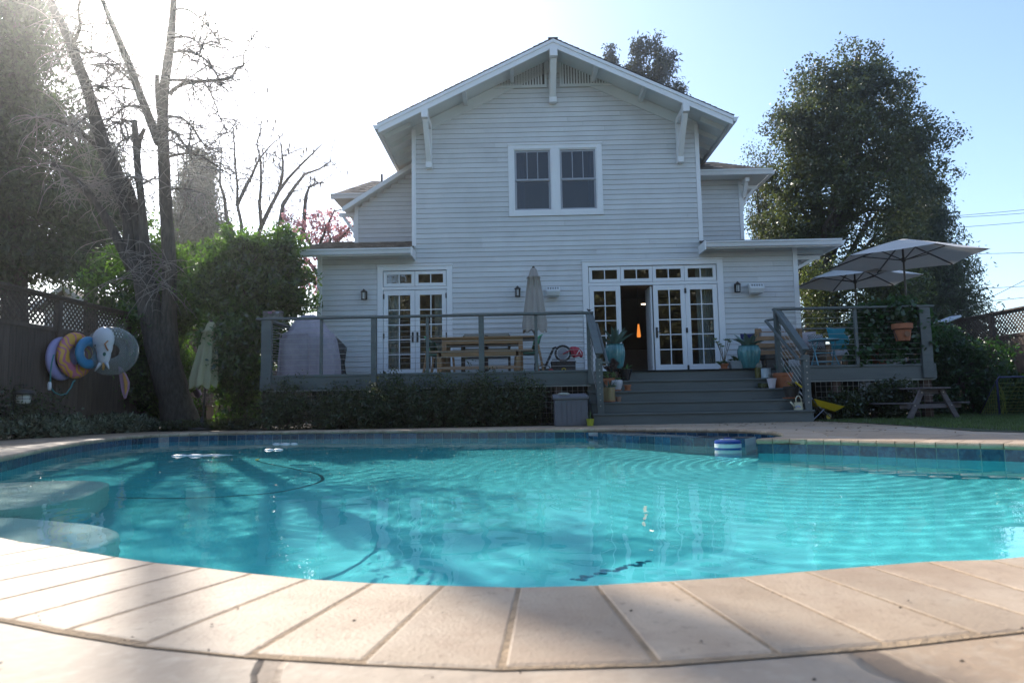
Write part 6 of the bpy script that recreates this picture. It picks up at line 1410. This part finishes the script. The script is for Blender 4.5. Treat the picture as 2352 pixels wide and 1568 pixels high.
# ---- trees on the camera's side of the pool: seen mirrored in the panes
p0 = None
for k, (x, y, s, lab) in enumerate(((-9, -9, 1, 'yard tree beyond the near side of the pool, mirrored in the left double door'), (-2.5, -10, 1.5, 'yard tree beyond the near side of the pool, mirrored left of the open leaf'), (4, -10, 1.45, 'yard tree beyond the near side of the pool, mirrored in the wide door'), (10, -12, 1.6, 'yard tree beyond the near side of the pool, mirrored in the last panes'))):
    if p0 is None: p0 = tree('yard_tree', lab, 'tree', (x, y, 0), [(x, y, 5, 3.2, 3, 2.4), (x-1.5, y, 3.4, 2.4, 2.4, 1.8), (x+1.6, y, 3.8, 2.4, 2.4, 2), (x, y, 1.6, 2.8, 2, 1.4)], 2400, 22, .32, .19, BACKL, 80, 'trees on the near side of the pool', tr=.25, shell=.4)
    else: dup(p0, (x, y, 0), k*1.9, lab, scale=s)
# ---- ground plants
n = 5200; xs_ = rs.uniform(-8.05, -7.2, n); ys_ = rs.uniform(9.2, 13.6, n); k_ = (xs_ < -7.45+.25*np.sin(ys_*3)+np.maximum(0, (ys_-12.4))*.9); xs_, ys_ = xs_[k_], ys_[k_]
cc = np.stack([xs_, ys_, .03+.20*rs.random(len(xs_))*(1+.3*np.sin(ys_*5))], 1); o = leaf_mesh('ground_cover', scatter(cc, 4, .035, rs), .085, SAGE, rs, .35, (0, 0, 1), .8); o['kind'] = 'stuff'
n = 2500; cc = np.stack([rs.uniform(-6.9, -5.3, n), rs.uniform(12.95, 14.0, n), .02+.12*rs.random(n)], 1); o = leaf_mesh('ground_cover', scatter(cc, 3, .03, rs), .06, SHADE, rs, .4, (0, 0, 1), .8); o['kind'] = 'stuff'
tree('shrub', 'grey twiggy shrub at the left edge below the path lantern', 'shrub', (-8.0+.35, 10.9, 0), [(-7.75, 10.9, .38, .34, .6, .36), (-7.85, 10.3, .4, .3, .5, .36)], 150, 16, .09, .05, SHADE, 90, tr=.02, shell=.3, nb=14)
n = 260; m = MB(); rg = random.Random(21)
for k in range(n):
    if k < 60: a_ = rg.randrange(5); x, y, z = rg.uniform(XT0+.1, XT1-.1), nose[a_]+rg.uniform(.03, .26), .2*(a_+1)+.002
    else: x, y, z = rg.uniform(-7, 6), rg.uniform(11.95, 12.05) if rg.random() < .3 else rg.uniform(9.9, 12), .002
    if k >= 60 and x < 1.5 and y < 11.95: x = rg.uniform(3.2, 6); y = rg.uniform(7, 11.9)
    s_ = rg.uniform(.015, .035); t_ = rg.uniform(0, 6.28); c_, d_ = math.cos(t_)*s_, math.sin(t_)*s_
    m.quad((x-c_, y-d_, z), (x+d_*.5, y-c_*.5, z+.006), (x+c_, y+d_, z+.012), (x-d_*.5, y+c_*.5, z+.004))
struct(m, 'fallen_leaves', leafmat('dry_leaf', (.16, .10, .05), (.2, .12, .05), .5, .2, .03), kind='stuff')
# lawn blades
n = 60000; gx_ = rs.uniform(5.2, 11.4, n); gy_ = rs.uniform(6.6, 15, n); L4 = np.array(LAWN)
def inpoly(x, y, P_):
    c = np.zeros(len(x), bool)
    for i in range(len(P_)):
        (ax, ay), (bx_, by_) = P_[i], P_[(i+1) % len(P_)]
        if ay == by_: continue
        c ^= ((ay > y) != (by_ > y)) & (x < (bx_-ax)*(y-ay)/(by_-ay)+ax)
    return c
k_ = inpoly(gx_, gy_, L4); gx_, gy_ = gx_[k_], gy_[k_]; n = len(gx_)
a_ = rs.uniform(0, 6.283, n); h_ = rs.uniform(.02, .055, n); dx_, dy_ = np.cos(a_), np.sin(a_); lx_, ly_ = rs.normal(size=n)*.012, rs.normal(size=n)*.012
v = np.empty((n, 3, 3)); v[:, 0] = np.stack([gx_-dx_*.004, gy_-dy_*.004, np.full(n, .0)], 1); v[:, 1] = np.stack([gx_+dx_*.004, gy_+dy_*.004, np.full(n, .0)], 1); v[:, 2] = np.stack([gx_+lx_, gy_+ly_, h_], 1)
o = npmesh('grass', v.reshape(-1, 3), np.arange(n*3).reshape(n, 3), [leafmat('grass_blade', (.06, .10, .025), (.12, .2, .03), .4, .3, .04)]); o['kind'] = 'stuff'
# ================================================================ pool floats on the left fence
def torus(mb, c, R_, r, nrm, n=40, k=14, sq=1.0):
    nrm = Vector(nrm).normalized(); a = nrm.orthogonal().normalized(); b = nrm.cross(a); c = Vector(c); vs = []
    for i in range(n):
        t_ = 2*math.pi*i/n; d = a*math.cos(t_)+b*math.sin(t_)
        for j in range(k): u = 2*math.pi*j/k; vs.append(c+d*(R_+r*math.cos(u))+nrm*(r*math.sin(u)*sq))
    return mb._a(vs, [(i*k+j, ((i+1) % n)*k+j, ((i+1) % n)*k+(j+1) % k, i*k+(j+1) % k) for i in range(n) for j in range(k)])
FG = 'inflatable rings hanging on the left fence'
def ringfloat(px, py, X, rpx, tube, nrm, mat, label, name='pool_ring', **kw):
    p = at(px, py, X=X); k = p.y/1568; t = thing(name, label, 'pool float', (p.x, p.y, p.z-rpx*k), group=FG); R_ = rpx*k
    m = MB(); torus(m, (p.x, p.y, p.z), R_*(1-tube), R_*tube, nrm, **kw); m.build('ring', mat, t, True); return t, p, R_
def wavy():
    t = NT('orange_ring_pink_waves'); co = t.n('TexCoord').outputs['Object']; s = t.n('SeparateXYZ', {0: co})
    w_ = t.n('TexWave', {'Vector': co, 'Scale': 3.4, 'Distortion': 8.0, 'Detail': 0.0, 'Detail Scale': 1.6}, bands_direction='DIAGONAL').outputs[0]
    f = t.n('Math', {0: w_, 1: .62}, operation='GREATER_THAN').outputs[0]
    return t.done(t.n('BsdfPrincipled', {'Base Color': t.mix(f, (.62, .32, .04), (.48, .13, .22)), 'Roughness': .35}).outputs[0])
ringfloat(141, 824, -8.0, 51, .26, (1, .0, 0), Mt('lilac_vinyl', (.30, .27, .48), .35, .05), 'lilac ring, furthest left of the rings on the fence', sq=.6)
t, p, r = ringfloat(174, 816, -7.85, 54, .30, (1, -.12, 0), wavy(), 'orange ring with pink wavy pattern', sq=.55)
m = MB(); q = Vector((p.x, p.y, p.z))+Vector((1, -.12, 0)).normalized()*(r*.33); m.tube([q+V(-.0, .0, .07), q+V(.04, -.03, .06), q+V(.04, -.03, -.06), q+V(0, 0, -.07)], .01, 6); m.build('grip', Mt('white_vinyl', (.6, .6, .6), .4), t, True)
ringfloat(203, 810, -7.68, 38, .30, (1, -.15, 0), Mt('blue_vinyl', (.02, .20, .38), .35, .12), 'small blue ring between the orange and the clear ring', sq=.6)
t = NT('clear_vinyl'); lw_ = t.n('LayerWeight', {'Blend': .35}).outputs['Facing']; f = t.n('MapRange', {0: lw_, 3: .20, 4: .8}).outputs[0]
d = t.n('BsdfPrincipled', {'Base Color': (.42, .44, .42), 'Roughness': .12, 'Coat Weight': .5}); tp = t.n('BsdfTransparent', {'Color': (.85, .9, .9)}); CLEAR = t.done(t.n('MixShader', {0: f, 1: tp.outputs[0], 2: d.outputs[0]}).outputs[0])
t, p, r = ringfloat(256, 806, -7.45, 57, .36, (.42, -1, .05), CLEAR, 'large clear glossy ring, furthest right of the rings')
m = MB(); WV = Mt('white_vinyl', (.60, .60, .62), .4, .04); c = Vector((p.x-.02, p.y-.22, p.z+.04)); k = p.y/1568
u = thing('inflatable_unicorn', 'white inflatable unicorn head hung upside down inside the clear ring', 'pool float', tuple(c-Vector((0, 0, .3))))
m.sphere(c+Vector((0, 0, .15)), .19, 1, .6, 1.2, 18, 12); m.v = [(x-(.0), y, z) for x, y, z in m.v]; m.sphere(c+Vector((.02, 0, -.1)), .15, .8, .55, 1.45, 18, 12); m.sphere(c+Vector((.02, 0, .02)), .155, .95, .6, 1.3, 18, 12); m.build('head', WV, u, True)
m = MB(); m.cyl(c+Vector((-.02, -.02, -.27)), c+Vector((-.10, -.05, -.42)), .035, .008, 10); m.build('ear', WV, u, True); m = MB(); m.cyl(c+Vector((.08, -.02, -.27)), c+Vector((.15, -.05, -.38)), .035, .008, 10); m.build('ear', WV, u, True)
m = MB(); m.cyl(c+Vector((.04, -.02, -.28)), c+Vector((.05, -.06, -.40)), .03, .018, 10); m.build('horn', Mt('gold_vinyl', (.35, .18, .03), .4), u, True)
m = MB(); m.sphere(c+Vector((.08, -.085, -.12)), .03, 1, .3, 1.2, 10, 6); m.build('painted_eye', Mt('green_paint', (.02, .12, .10), .4), u); m = MB(); m.sphere(c+Vector((-.09, -.085, .04)), .014, 1, .4, 1.2, 8, 6); m.build('painted_eye', IRON, u)
m = MB(); m.tube([c+Vector((.13, -.07, .12)), c+Vector((.09, -.10, .06)), c+Vector((.12, -.09, -.02)), c+Vector((.14, -.08, -.06))], .014, 6); m.build('mane', Mt('rainbow_paint', (.35, .14, .05), .5, .5, 14), u, True)
# orange and purple tail
P3 = lambda x, y: at(73.5+.15236*x, 716.6+.15236*y, X=-7.4)
for nm, pts, c, off in (('fin', [(1300, 820), (1345, 830), (1420, 930), (1475, 1050), (1470, 1150), (1420, 1300), (1390, 1310), (1350, 1200), (1320, 1000)], (.26, .14, .26), 0),):
    q = [P3(*k_) for k_ in pts]; m = MB(); e = Vector((.03, -.05, 0)); n = len(q); m._a(q+[a+e for a in q], [tuple(range(n)), tuple(range(n, 2*n))[::-1]]+[(i, n+i, n+(i+1) % n, (i+1) % n) for i in range(n)])
    tl = solo(m, 'inflatable_fin', Mt('purple_vinyl', c, .4, .05), 'purple and orange inflatable fin hanging below the clear ring', 'pool float', bevel=.01)
q = [P3(*k_) for k_ in ((1350, 880), (1400, 950), (1440, 1060), (1435, 1170), (1400, 1260), (1390, 1100), (1370, 960))]; m = MB(); e = Vector((.035, -.058, 0)); n = len(q); m._a([a+e*.9 for a in q]+[a+e*1.25 for a in q], [tuple(range(n)), tuple(range(n, 2*n))[::-1]]+[(i, n+i, n+(i+1) % n, (i+1) % n) for i in range(n)]); m.build('orange_panel', Mt('orange_vinyl', (.42, .20, .03), .4, .1), tl)
m = MB(); pts = [P3(*k_) for k_ in ((330, 640), (300, 760), (280, 900), (275, 1060), (290, 1150), (340, 1210), (430, 1250), (520, 1230), (590, 1130), (620, 1050), (650, 1030))]; m.tube(pts, .011, 8); c_ = thing('hanging_hose', 'thin teal hose looped on the fence left of the lilac ring', 'hose', tuple(pts[6])); m.build('hose', Mt('teal_rubber', (.02, .16, .17), .5), c_, True)
m = MB(); a = P3(278, 1110); m.lathe((a.x, a.y-.02, a.z-.07), [(.02, 0), (.028, .03), (.028, .10), (.02, .13)], 14); m.build('float', WV, c_, True)
# ---- path lantern
y = 10.3; a = at(55, 885, Y=y); px_ = at(33, 885, Y=y); t = thing('path_lantern', 'black hooded path lantern on a thin hooked post at the left edge', 'garden lantern', (px_.x, y, 0)); m = MB(); L = lambda p: tuple(Vector(p)-Vector((px_.x, y, 0)))
m.tube([(0, 0, 0), (0, 0, a.z+.0), (.03, 0, a.z+.01), (a.x-px_.x, 0, a.z+.015)], .007, 8); m.build('post', IRON, t, local=True); zc = at(55, 902, Y=y).z; lx_ = a.x-px_.x; rr = 23*y/1568
m = MB(); m.lathe((lx_, 0, zc), [(rr, -.03), (rr*1.02, 0), (rr*.9, .03), (rr*.4, .05), (.01, .06)], 24); m.cyl((lx_, 0, zc+.05), (lx_, 0, a.z+.01), .006, n=6); m.build('hood', IRON, t, 'auto', local=True)
m = MB(); m.lathe((lx_, 0, zc), [(rr*.2, -.17), (rr*.6, -.15), (rr*.66, -.09), (rr*.66, -.03)], 20); g = m.build('globe', Mt('lantern_glass', (.55, .55, .5), .15, .05), t, True, local=True); m = MB()
for k in range(6): b = k*math.pi/3; m.tube([(lx_+rr*.7*math.cos(b), rr*.7*math.sin(b), zc-.03), (lx_+rr*.7*math.cos(b), rr*.7*math.sin(b), zc-.09), (lx_+rr*.25*math.cos(b), rr*.25*math.sin(b), zc-.175)], .004, 5)
m.tube([(lx_+rr*.7*math.cos(b), rr*.7*math.sin(b), zc-.09) for b in [k*.5236 for k in range(13)]], .004, 5); m.build('cage', IRON, t, local=True)
# ---- behind the bare trunk
y = 15.2; x0, x1 = wx(425, y, 950), wx(474, y, 950); zt_ = wz(450, 930, y); t = thing('planter_box', 'dark wooden bin standing behind the foot of the bare tree', 'bin', ((x0+x1)/2, y+.3, 0)); w_ = (x1-x0)/2; m = MB()
for k in range(5): m.box(-w_+k*w_*.4+.004, -w_+(k+1)*w_*.4-.004, -.3, -.28, 0, zt_-.03)
m.box(-w_+.01, w_-.01, -.278, .3, 0, zt_-.04); m.build('box_body', FENCE2, t, local=True); m = MB(); m.box(-w_-.02, w_+.02, -.33, .32, zt_-.03, zt_); m.build('lid', FENCE2, t, local=True)
zt_ += .002; t = thing('toy_slide', 'purple and pink plastic toy lying on the dark wooden bin', 'toy', (wx(436, y, 900), y+.1, zt_)); PUR = Mt('purple_plastic', (.17, .11, .22), .5, .1)
m = MB(); m.tube([(-.18, 0, .38), (-.05, 0, .44), (.07, 0, .38), (.15, 0, .22), (.17, 0, .16)], [.07, .08, .08, .07, .04], 10); m.tube([(.05, 0, .28), (.14, 0, .15), (.22, 0, .0)], .02, 8); m.box(-.2, .05, -.03, .1, 0, .05); m.build('hood', PUR, t, True, local=True)
m = MB(); m.tube([(-.1, -.08, .0), (-.09, -.08, .15), (-.13, -.08, .28)], [.05, .06, .04], 8); m.tube([(-.14, -.09, .08), (.0, -.09, .12)], .02, 6); m.build('seat', Mt('coral_plastic', (.55, .14, .12), .5), t, True, local=True)
t = thing('wire_trellis', 'tall square wire mesh panel behind the faded green umbrella', 'trellis', (wx(492, 16.3, 950), 16.3, 0)); wiremesh(wx(462, 16.3, 950), wx(520, 16.3, 950), 16.3, 0, 1.45, .1).build('mesh', CABLE, t)
m = MB(); c = at(482, 975, Y=13.6)
for k in range(3): m.tube([(c.x+(.13-.02*k)*math.cos(a), 13.6+(.12-.02*k)*math.sin(a), .02+.02*k+.03*abs(math.sin(a*1.5+k))) for a in [j*.45 for j in range(15)]], .009, 6)
solo(m, 'garden_hose', Mt('green_rubber', (.05, .22, .16), .5), 'small tangle of green hose on the ground below the tall laurel', 'hose', smooth=True)
# ---- neighbours
def gable(name, label, px0, px1, pyr, pye, Y, wall, roofm, dep=5, depth_axis=True):
    x0, x1 = wx(px0, Y, pye), wx(px1, Y, pye); ze, zr = wz((px0+px1)/2, pye, Y), wz((px0+px1)/2, pyr, Y); xm = (x0+x1)/2; t = thing(name, label, 'house', (xm, Y, 0)); m = MB()
    m.prism([(x0+.3, 0), (x1-.3, 0), (x1-.3, ze), (xm, zr-.05), (x0+.3, ze)], (0, dep, 0), (0, Y+.3, 0)); m.build('wall', wall, t)
    m = MB(); 
    for a, b in ((x0, xm), (x1, xm)): m._a([(a, Y, ze-.1), (b, Y, zr), (b, Y+dep+.5, zr), (a, Y+dep+.5, ze-.1), (a, Y, ze-.02), (b, Y, zr+.08), (b, Y+dep+.5, zr+.08), (a, Y+dep+.5, ze-.02)], [(0, 1, 2, 3), (4, 7, 6, 5), (0, 4, 5, 1), (3, 2, 6, 7), (0, 3, 7, 4)])
    m.build('roof', roofm, t); m = MB()
    for a in (x0, x1): m.bar((a, Y-.02, ze-.06), (xm, Y-.02, zr+.04), .03, .16)
    m.build('barge_board', WHITE, t); return t
gable('neighbour_house', 'white gable end of a neighbouring house peeping over the left fence', 70, 215, 662, 705, 24, WHITE, SHINGLE)
Yn = 23; t = thing('shed', 'shed with a pale shingled roof behind the left fence', 'shed', (wx(450, Yn, 900), Yn, 0)); x0, x1 = wx(415, Yn, 760), wx(520, Yn, 760); z0, z1 = wz(450, 775, Yn), wz(440, 748, Yn); m = MB(); m.box(x0+.2, x1, Yn, Yn+3, 0, z0); m.build('wall', FENCE2, t); m = MB(); shingles(m, (x0, Yn-.2, z0), (1, 0, 0), (0, 1, .45), x1-x0, 2.2, seed=7); m.build('roof', Mt('pale_tan_shingle', (.30, .27, .24), .9, .2, 8, isl=.2), t)  # shed roof shingles in a pale tan of their own
# roof with solar panels, right
Yr_ = 21; cr = [at(1890, 762, Y=Yr_), at(1985, 712, Y=Yr_+1.5), at(2062, 742, Y=Yr_+1.5), at(2000, 772, Y=Yr_)]
t = thing('neighbour_house', 'neighbouring grey roof with pale skylight strips behind the seating', 'house', (wx(1990, 22, 900), 22.5, 0))
a, b = at(1885, 765, Y=Yr_), at(1990, 711, Y=Yr_+.6); c2 = at(2075, 748, Y=Yr_+1.6); ROOFG = Mt('grey_metal_roof', (.16, .18, .21), .5, .1); PAN = Mt('pale_roof_strip', (.52, .56, .62), .5, .05)
def slope(p, q, dv, nm, mat, t0=0, t1=1, s0=0, s1=1, up=0):
    m = MB(); P_ = lambda u, v: p+(q-p)*u+dv*v+Vector((0, 0, up)); m._a([P_(t0, s0), P_(t1, s0), P_(t1, s1), P_(t0, s1)]+[P_(t0, s0)-Vector((0, 0, .05)), P_(t1, s0)-Vector((0, 0, .05)), P_(t1, s1)-Vector((0, 0, .05)), P_(t0, s1)-Vector((0, 0, .05))], [(0, 1, 2, 3), (4, 7, 6, 5), (0, 4, 5, 1), (1, 5, 6, 2), (2, 6, 7, 3), (3, 7, 4, 0)]); return m.build(nm, mat, t)
dv = Vector((1.2, .5, -.35)); slope(a, b, dv, 'roof', ROOFG)
for s0, s1 in ((.25, .42), (.5, .62), (.72, .95)): slope(a, b, dv, 'roof_strip', PAN, .05, .98, s0, s1, .02)
slope(b, c2, Vector((.25, 2, .6)), 'roof', ROOFG)
for s0, s1 in ((.1, .25), (.35, .5)): slope(b, c2, Vector((-.4, -.6, -.25)), 'roof_strip', PAN, .05, .9, s0, s1, .02)
m = MB(); m.box(a.x+.5, c2.x-.2, Yr_+1.0, Yr_+4, 0, a.z-.3); m.build('wall', Mt('grey_stucco', (.2, .2, .2), .9), t)
a = at(2142, 748, Y=17.5); b = at(2195, 727, Y=17.9); t = thing('shed', 'shed corner with a pale roof edge at the far end of the right fence', 'shed', (b.x, 18.5, 0)); m = MB(); m.bar((a.x, a.y, a.z), (b.x, b.y, b.z), .3, .05); m.build('roof', PAN, t); m = MB(); m.box(a.x+.25, a.x+.33, 17.6, 17.7, 0, a.z+.02); m.build('post', Mt('red_brown_post', (.18, .06, .04), .8), t)
# ---- overhead wires
WIRE = Mt('black_cable', (.05, .05, .055), .6)
for k, (a, b, lab) in enumerate((((2120, 504), (2352, 479.6), 'highest of the overhead wires at the right edge'), ((2120, 506), (2352, 487.5), 'second highest overhead wire at the right edge'), ((2120, 530), (2352, 508), 'third overhead wire from the top at the right edge'), ((2150, 586), (2352, 578), 'overhead wire level with the top umbrella'), ((2150, 668), (2352, 655), 'overhead wire crossing just below the umbrella edge'), ((2150, 704), (2352, 681), 'lowest of the overhead wires, nearly touching the fence'), ((2140, 750), (2352, 641), 'overhead wire rising steeply to the right from the fence'))):
    Y = 29 if k != 6 else 20; p, q = at(*a, Y=Y), at(*b, Y=Y); d = q-p; p2, q2 = p-d*1.2, q+d*2.5; m = MB(); pts = [p2.lerp(q2, j/12)-Vector((0, 0, .35*math.sin(math.pi*j/12)-.3)) for j in range(13)]; m.tube(pts, .011 if k != 6 else .008, 5); solo(m, 'overhead_wire', WIRE, lab, 'wire', 'overhead wires at the right')
# ================================================================ in the pool
fx, fy = fl; r = 29*fy/1568; t = thing('chlorine_floater', 'round blue and white striped chlorine floater near the spa wall', 'pool floater', (fx, fy, WL-.07)); H = (1030-1008)*fy/1568+.0
BL = Mt('blue_plastic', (.02, .06, .28), .3, .05); WP = Mt('white_plastic_cap', (.62, .66, .66), .35, .03); h0 = .07
m = MB(); m.lathe((0, 0, 0), [(r*.7, 0), (r, .02), (r, h0+H*.35)], 36); m.build('lower_body', BL, t, 'auto', local=True)
m = MB(); m.lathe((0, 0, 0), [(r*.985, h0+H*.12), (r*1.012, h0+H*.13), (r*1.012, h0+H*.52), (r*.985, h0+H*.53)], 36); m.build('white_band', WP, t, 'auto', local=True)
m = MB(); m.lathe((0, 0, 0), [(r*.98, h0+H*.54), (r*1.0, h0+H*.56), (r*1.0, h0+H*.80), (r*.9, h0+H*.88), (r*.35, h0+H*.95)], 36); m.build('cap', BL, t, 'auto', local=True)
m = MB(); m.lathe((0, 0, 0), [(r*.60, h0+H*.90), (r*.62, h0+H*.965), (r*.5, h0+H*.99)], 30); m.build('inner_band', WP, t, 'auto', local=True); m = MB(); m.tube([(-r*.3, 0, h0+H*.95), (-r*.22, 0, h0+H*1.08), (r*.22, 0, h0+H*1.08), (r*.3, 0, h0+H*.95)], .007, 8); m.build('handle', BL, t, True, local=True)
def pw(px, py): p = at(px, py, z=WL); return p
def floatbag(px, py, wpx, label, n, seed, tail=0):
    p = pw(px, py); k = p.y/1568; rg = random.Random(seed); t = thing('cleaner_float', label, 'pool float', (p.x, p.y, WL-.01), group='white floats of the pool cleaner'); W_ = wpx*k; x = -W_/2
    sz = [rg.uniform(.7, 1.2) for _ in range(n)]; S_s = sum(sz)
    for s in sz:
        w_ = W_*s/S_s; m = MB(); m.sphere((x+w_/2, rg.uniform(-.02, .02), .012), w_*.52, 1, .75, min(.35, .03/w_), 18, 8); m.build('float_segment', WP, t, True, local=True); x += w_
    m = MB(); m.tube([(-W_/2, 0, .01), (W_/2+tail*k*.35, 0, .006), (W_/2+tail*k, -.02, .003)], [.006, .016 if tail else .006, .003], 6); m.build('cord', WP, t, True, local=True)
floatbag(432, 1046, 70, 'pair of white oval floats with a long pale tail, furthest left on the water', 2, 2, 90); floatbag(628, 1033, 42, 'short cluster of white floats below and left of the long one', 2, 5); floatbag(655, 1019.5, 58, 'white float of three lobes further back on the water', 3, 8)
p = pw(770, 1004); t = thing('cleaner_float', 'white jointed float bobbing at the tiled wall beside the two small inlets', 'pool float', (p.x, p.y, WL-.005), group='white floats of the pool cleaner'); m = MB(); m.sphere((-.10, 0, .02), .05, 1, .8, .8, 12, 8); m.build('float_segment', WP, t, True, local=True)
m = MB(); m.bar((-.08, 0, .03), (.02, .02, .10), .04, .035); m.bar((.02, .02, .10), (.13, .0, .05), .04, .03); m.bar((-.02, -.03, .05), (.07, -.03, .04), .03, .03); m.build('joint', WP, t, local=True, bevel=.006)
for z in (-.075, -.12): m = MB(); a = at(780, 1000, Y=11.4); torus(m, (wx(780, 11.7, 1000), 11.72, z), .016, .006, (0, 1, 0), 14, 6); solo(m, 'pool_inlet', WP, ('upper' if z > -.1 else 'lower')+' of two small round inlets in the far tiled wall', 'pool inlet')
m = MB(); pts = [(270, 1139), (330, 1141), (400, 1141), (500, 1138), (580, 1133), (640, 1127), (700, 1115), (735, 1104), (741, 1096), (728, 1086), (690, 1078), (650, 1070), (610, 1062), (592, 1057), (592, 1052), (620, 1048), (700, 1043), (770, 1038), (830, 1035)]
q = [pw(*k) for k in pts]; qs = []
for i in range(len(q)-1):
    for j in range(4):
        t_ = j/4; p0, p1, p2, p3 = q[max(0, i-1)], q[i], q[i+1], q[min(len(q)-1, i+2)]; qs.append(.5*((2*p1)+(p2-p0)*t_+(2*p0-5*p1+4*p2-p3)*t_*t_+(3*p1-p0-3*p2+p3)*t_**3)-Vector((0, 0, .05)))
m.tube(qs, .013, 8); t = thing('cleaner_hose', 'dark hose of the pool cleaner snaking just under the water', 'hose', tuple(qs[len(qs)//2])); m.build('hose', Mt('dark_blue_hose', (.03, .20, .23), .5), t, True); m = MB(); m.sphere(pw(591, 1055)-Vector((0, 0, .01)), .03, 1, 1, .6, 10, 6); m.build('connector', Mt('yellow_hose_end', (.4, .45, .03), .5), t, True)
# submerged tail near the front edge
a, b = at(1315, 1334, z=-.16), at(1490, 1292, z=-.16); m = MB()
for k in range(26): f = k/25; p = a.lerp(b, f)+Vector((.01*math.sin(k), .012*math.cos(k*1.7), -.06)); m.sphere(p, .008+.003*(k % 3), 1.2, 1, .8, 8, 5)
solo(m, 'cleaner_tail', Mt('speckled_blue_tail', (.04, .32, .45), .5, .5, 60), 'bumpy dark blue tail of the pool cleaner under water at the near edge', 'pool cleaner', smooth=True)
# floating leaf litter
n = 420; m = MB(); rg = random.Random(9); k = 0
while k < n:
    px, py = rg.uniform(60, 1330), 1012+abs(rg.gauss(0, 45)); 
    if py > 1240: continue
    p = pw(px, py); a = rg.uniform(0, 6.28); s = rg.uniform(.004, .013); c, s_ = math.cos(a)*s, math.sin(a)*s; m.quad((p.x-c, p.y-s_, WL+.003), (p.x+s_*.6, p.y-c*.6, WL+.004), (p.x+c, p.y+s_, WL+.006), (p.x-s_*.6, p.y+c*.6, WL+.004)); k += 1
struct(m, 'leaf_litter', leafmat('floating_debris', (.45, .38, .25), (.5, .4, .25), .4, .3, .1), kind='stuff')
# small debris on the coping and patio
m = MB(); rg = random.Random(4)
for k in range(120):
    x, y = rg.uniform(-2.2, 2.2), rg.uniform(.55, 1.3); s = rg.uniform(.0015, .005); a = rg.uniform(0, 6.28); c, s_ = math.cos(a)*s, math.sin(a)*s; m._a([(x-c, y-s_, .002), (x+s_*.5, y-c*.5, .002), (x+c, y+s_, .003), (x-s_*.5, y+c*.5, .0045)], [(0, 1, 2, 3), (3, 2, 1, 0)][:1])
struct(m, 'grit', SOIL, kind='stuff')

# ---- added scattering volume, mostly standing in for lens glare towards the low sun
m = MB(); m.box(-86, 86, -86, 86, -2.7, 27)
t = NT('glare_veil_air'); t.t.links.new(t.n('VolumePrincipled', {'Color': (.93, .95, .95), 'Density': .0019, 'Anisotropy': .9}).outputs[0], t.out.inputs[1])
hz_ = struct(m, 'glare_veil', t.m, kind='stuff'); hz_.visible_transmission = False     # lets the renderer's refractive sun caustics reach the pool floor
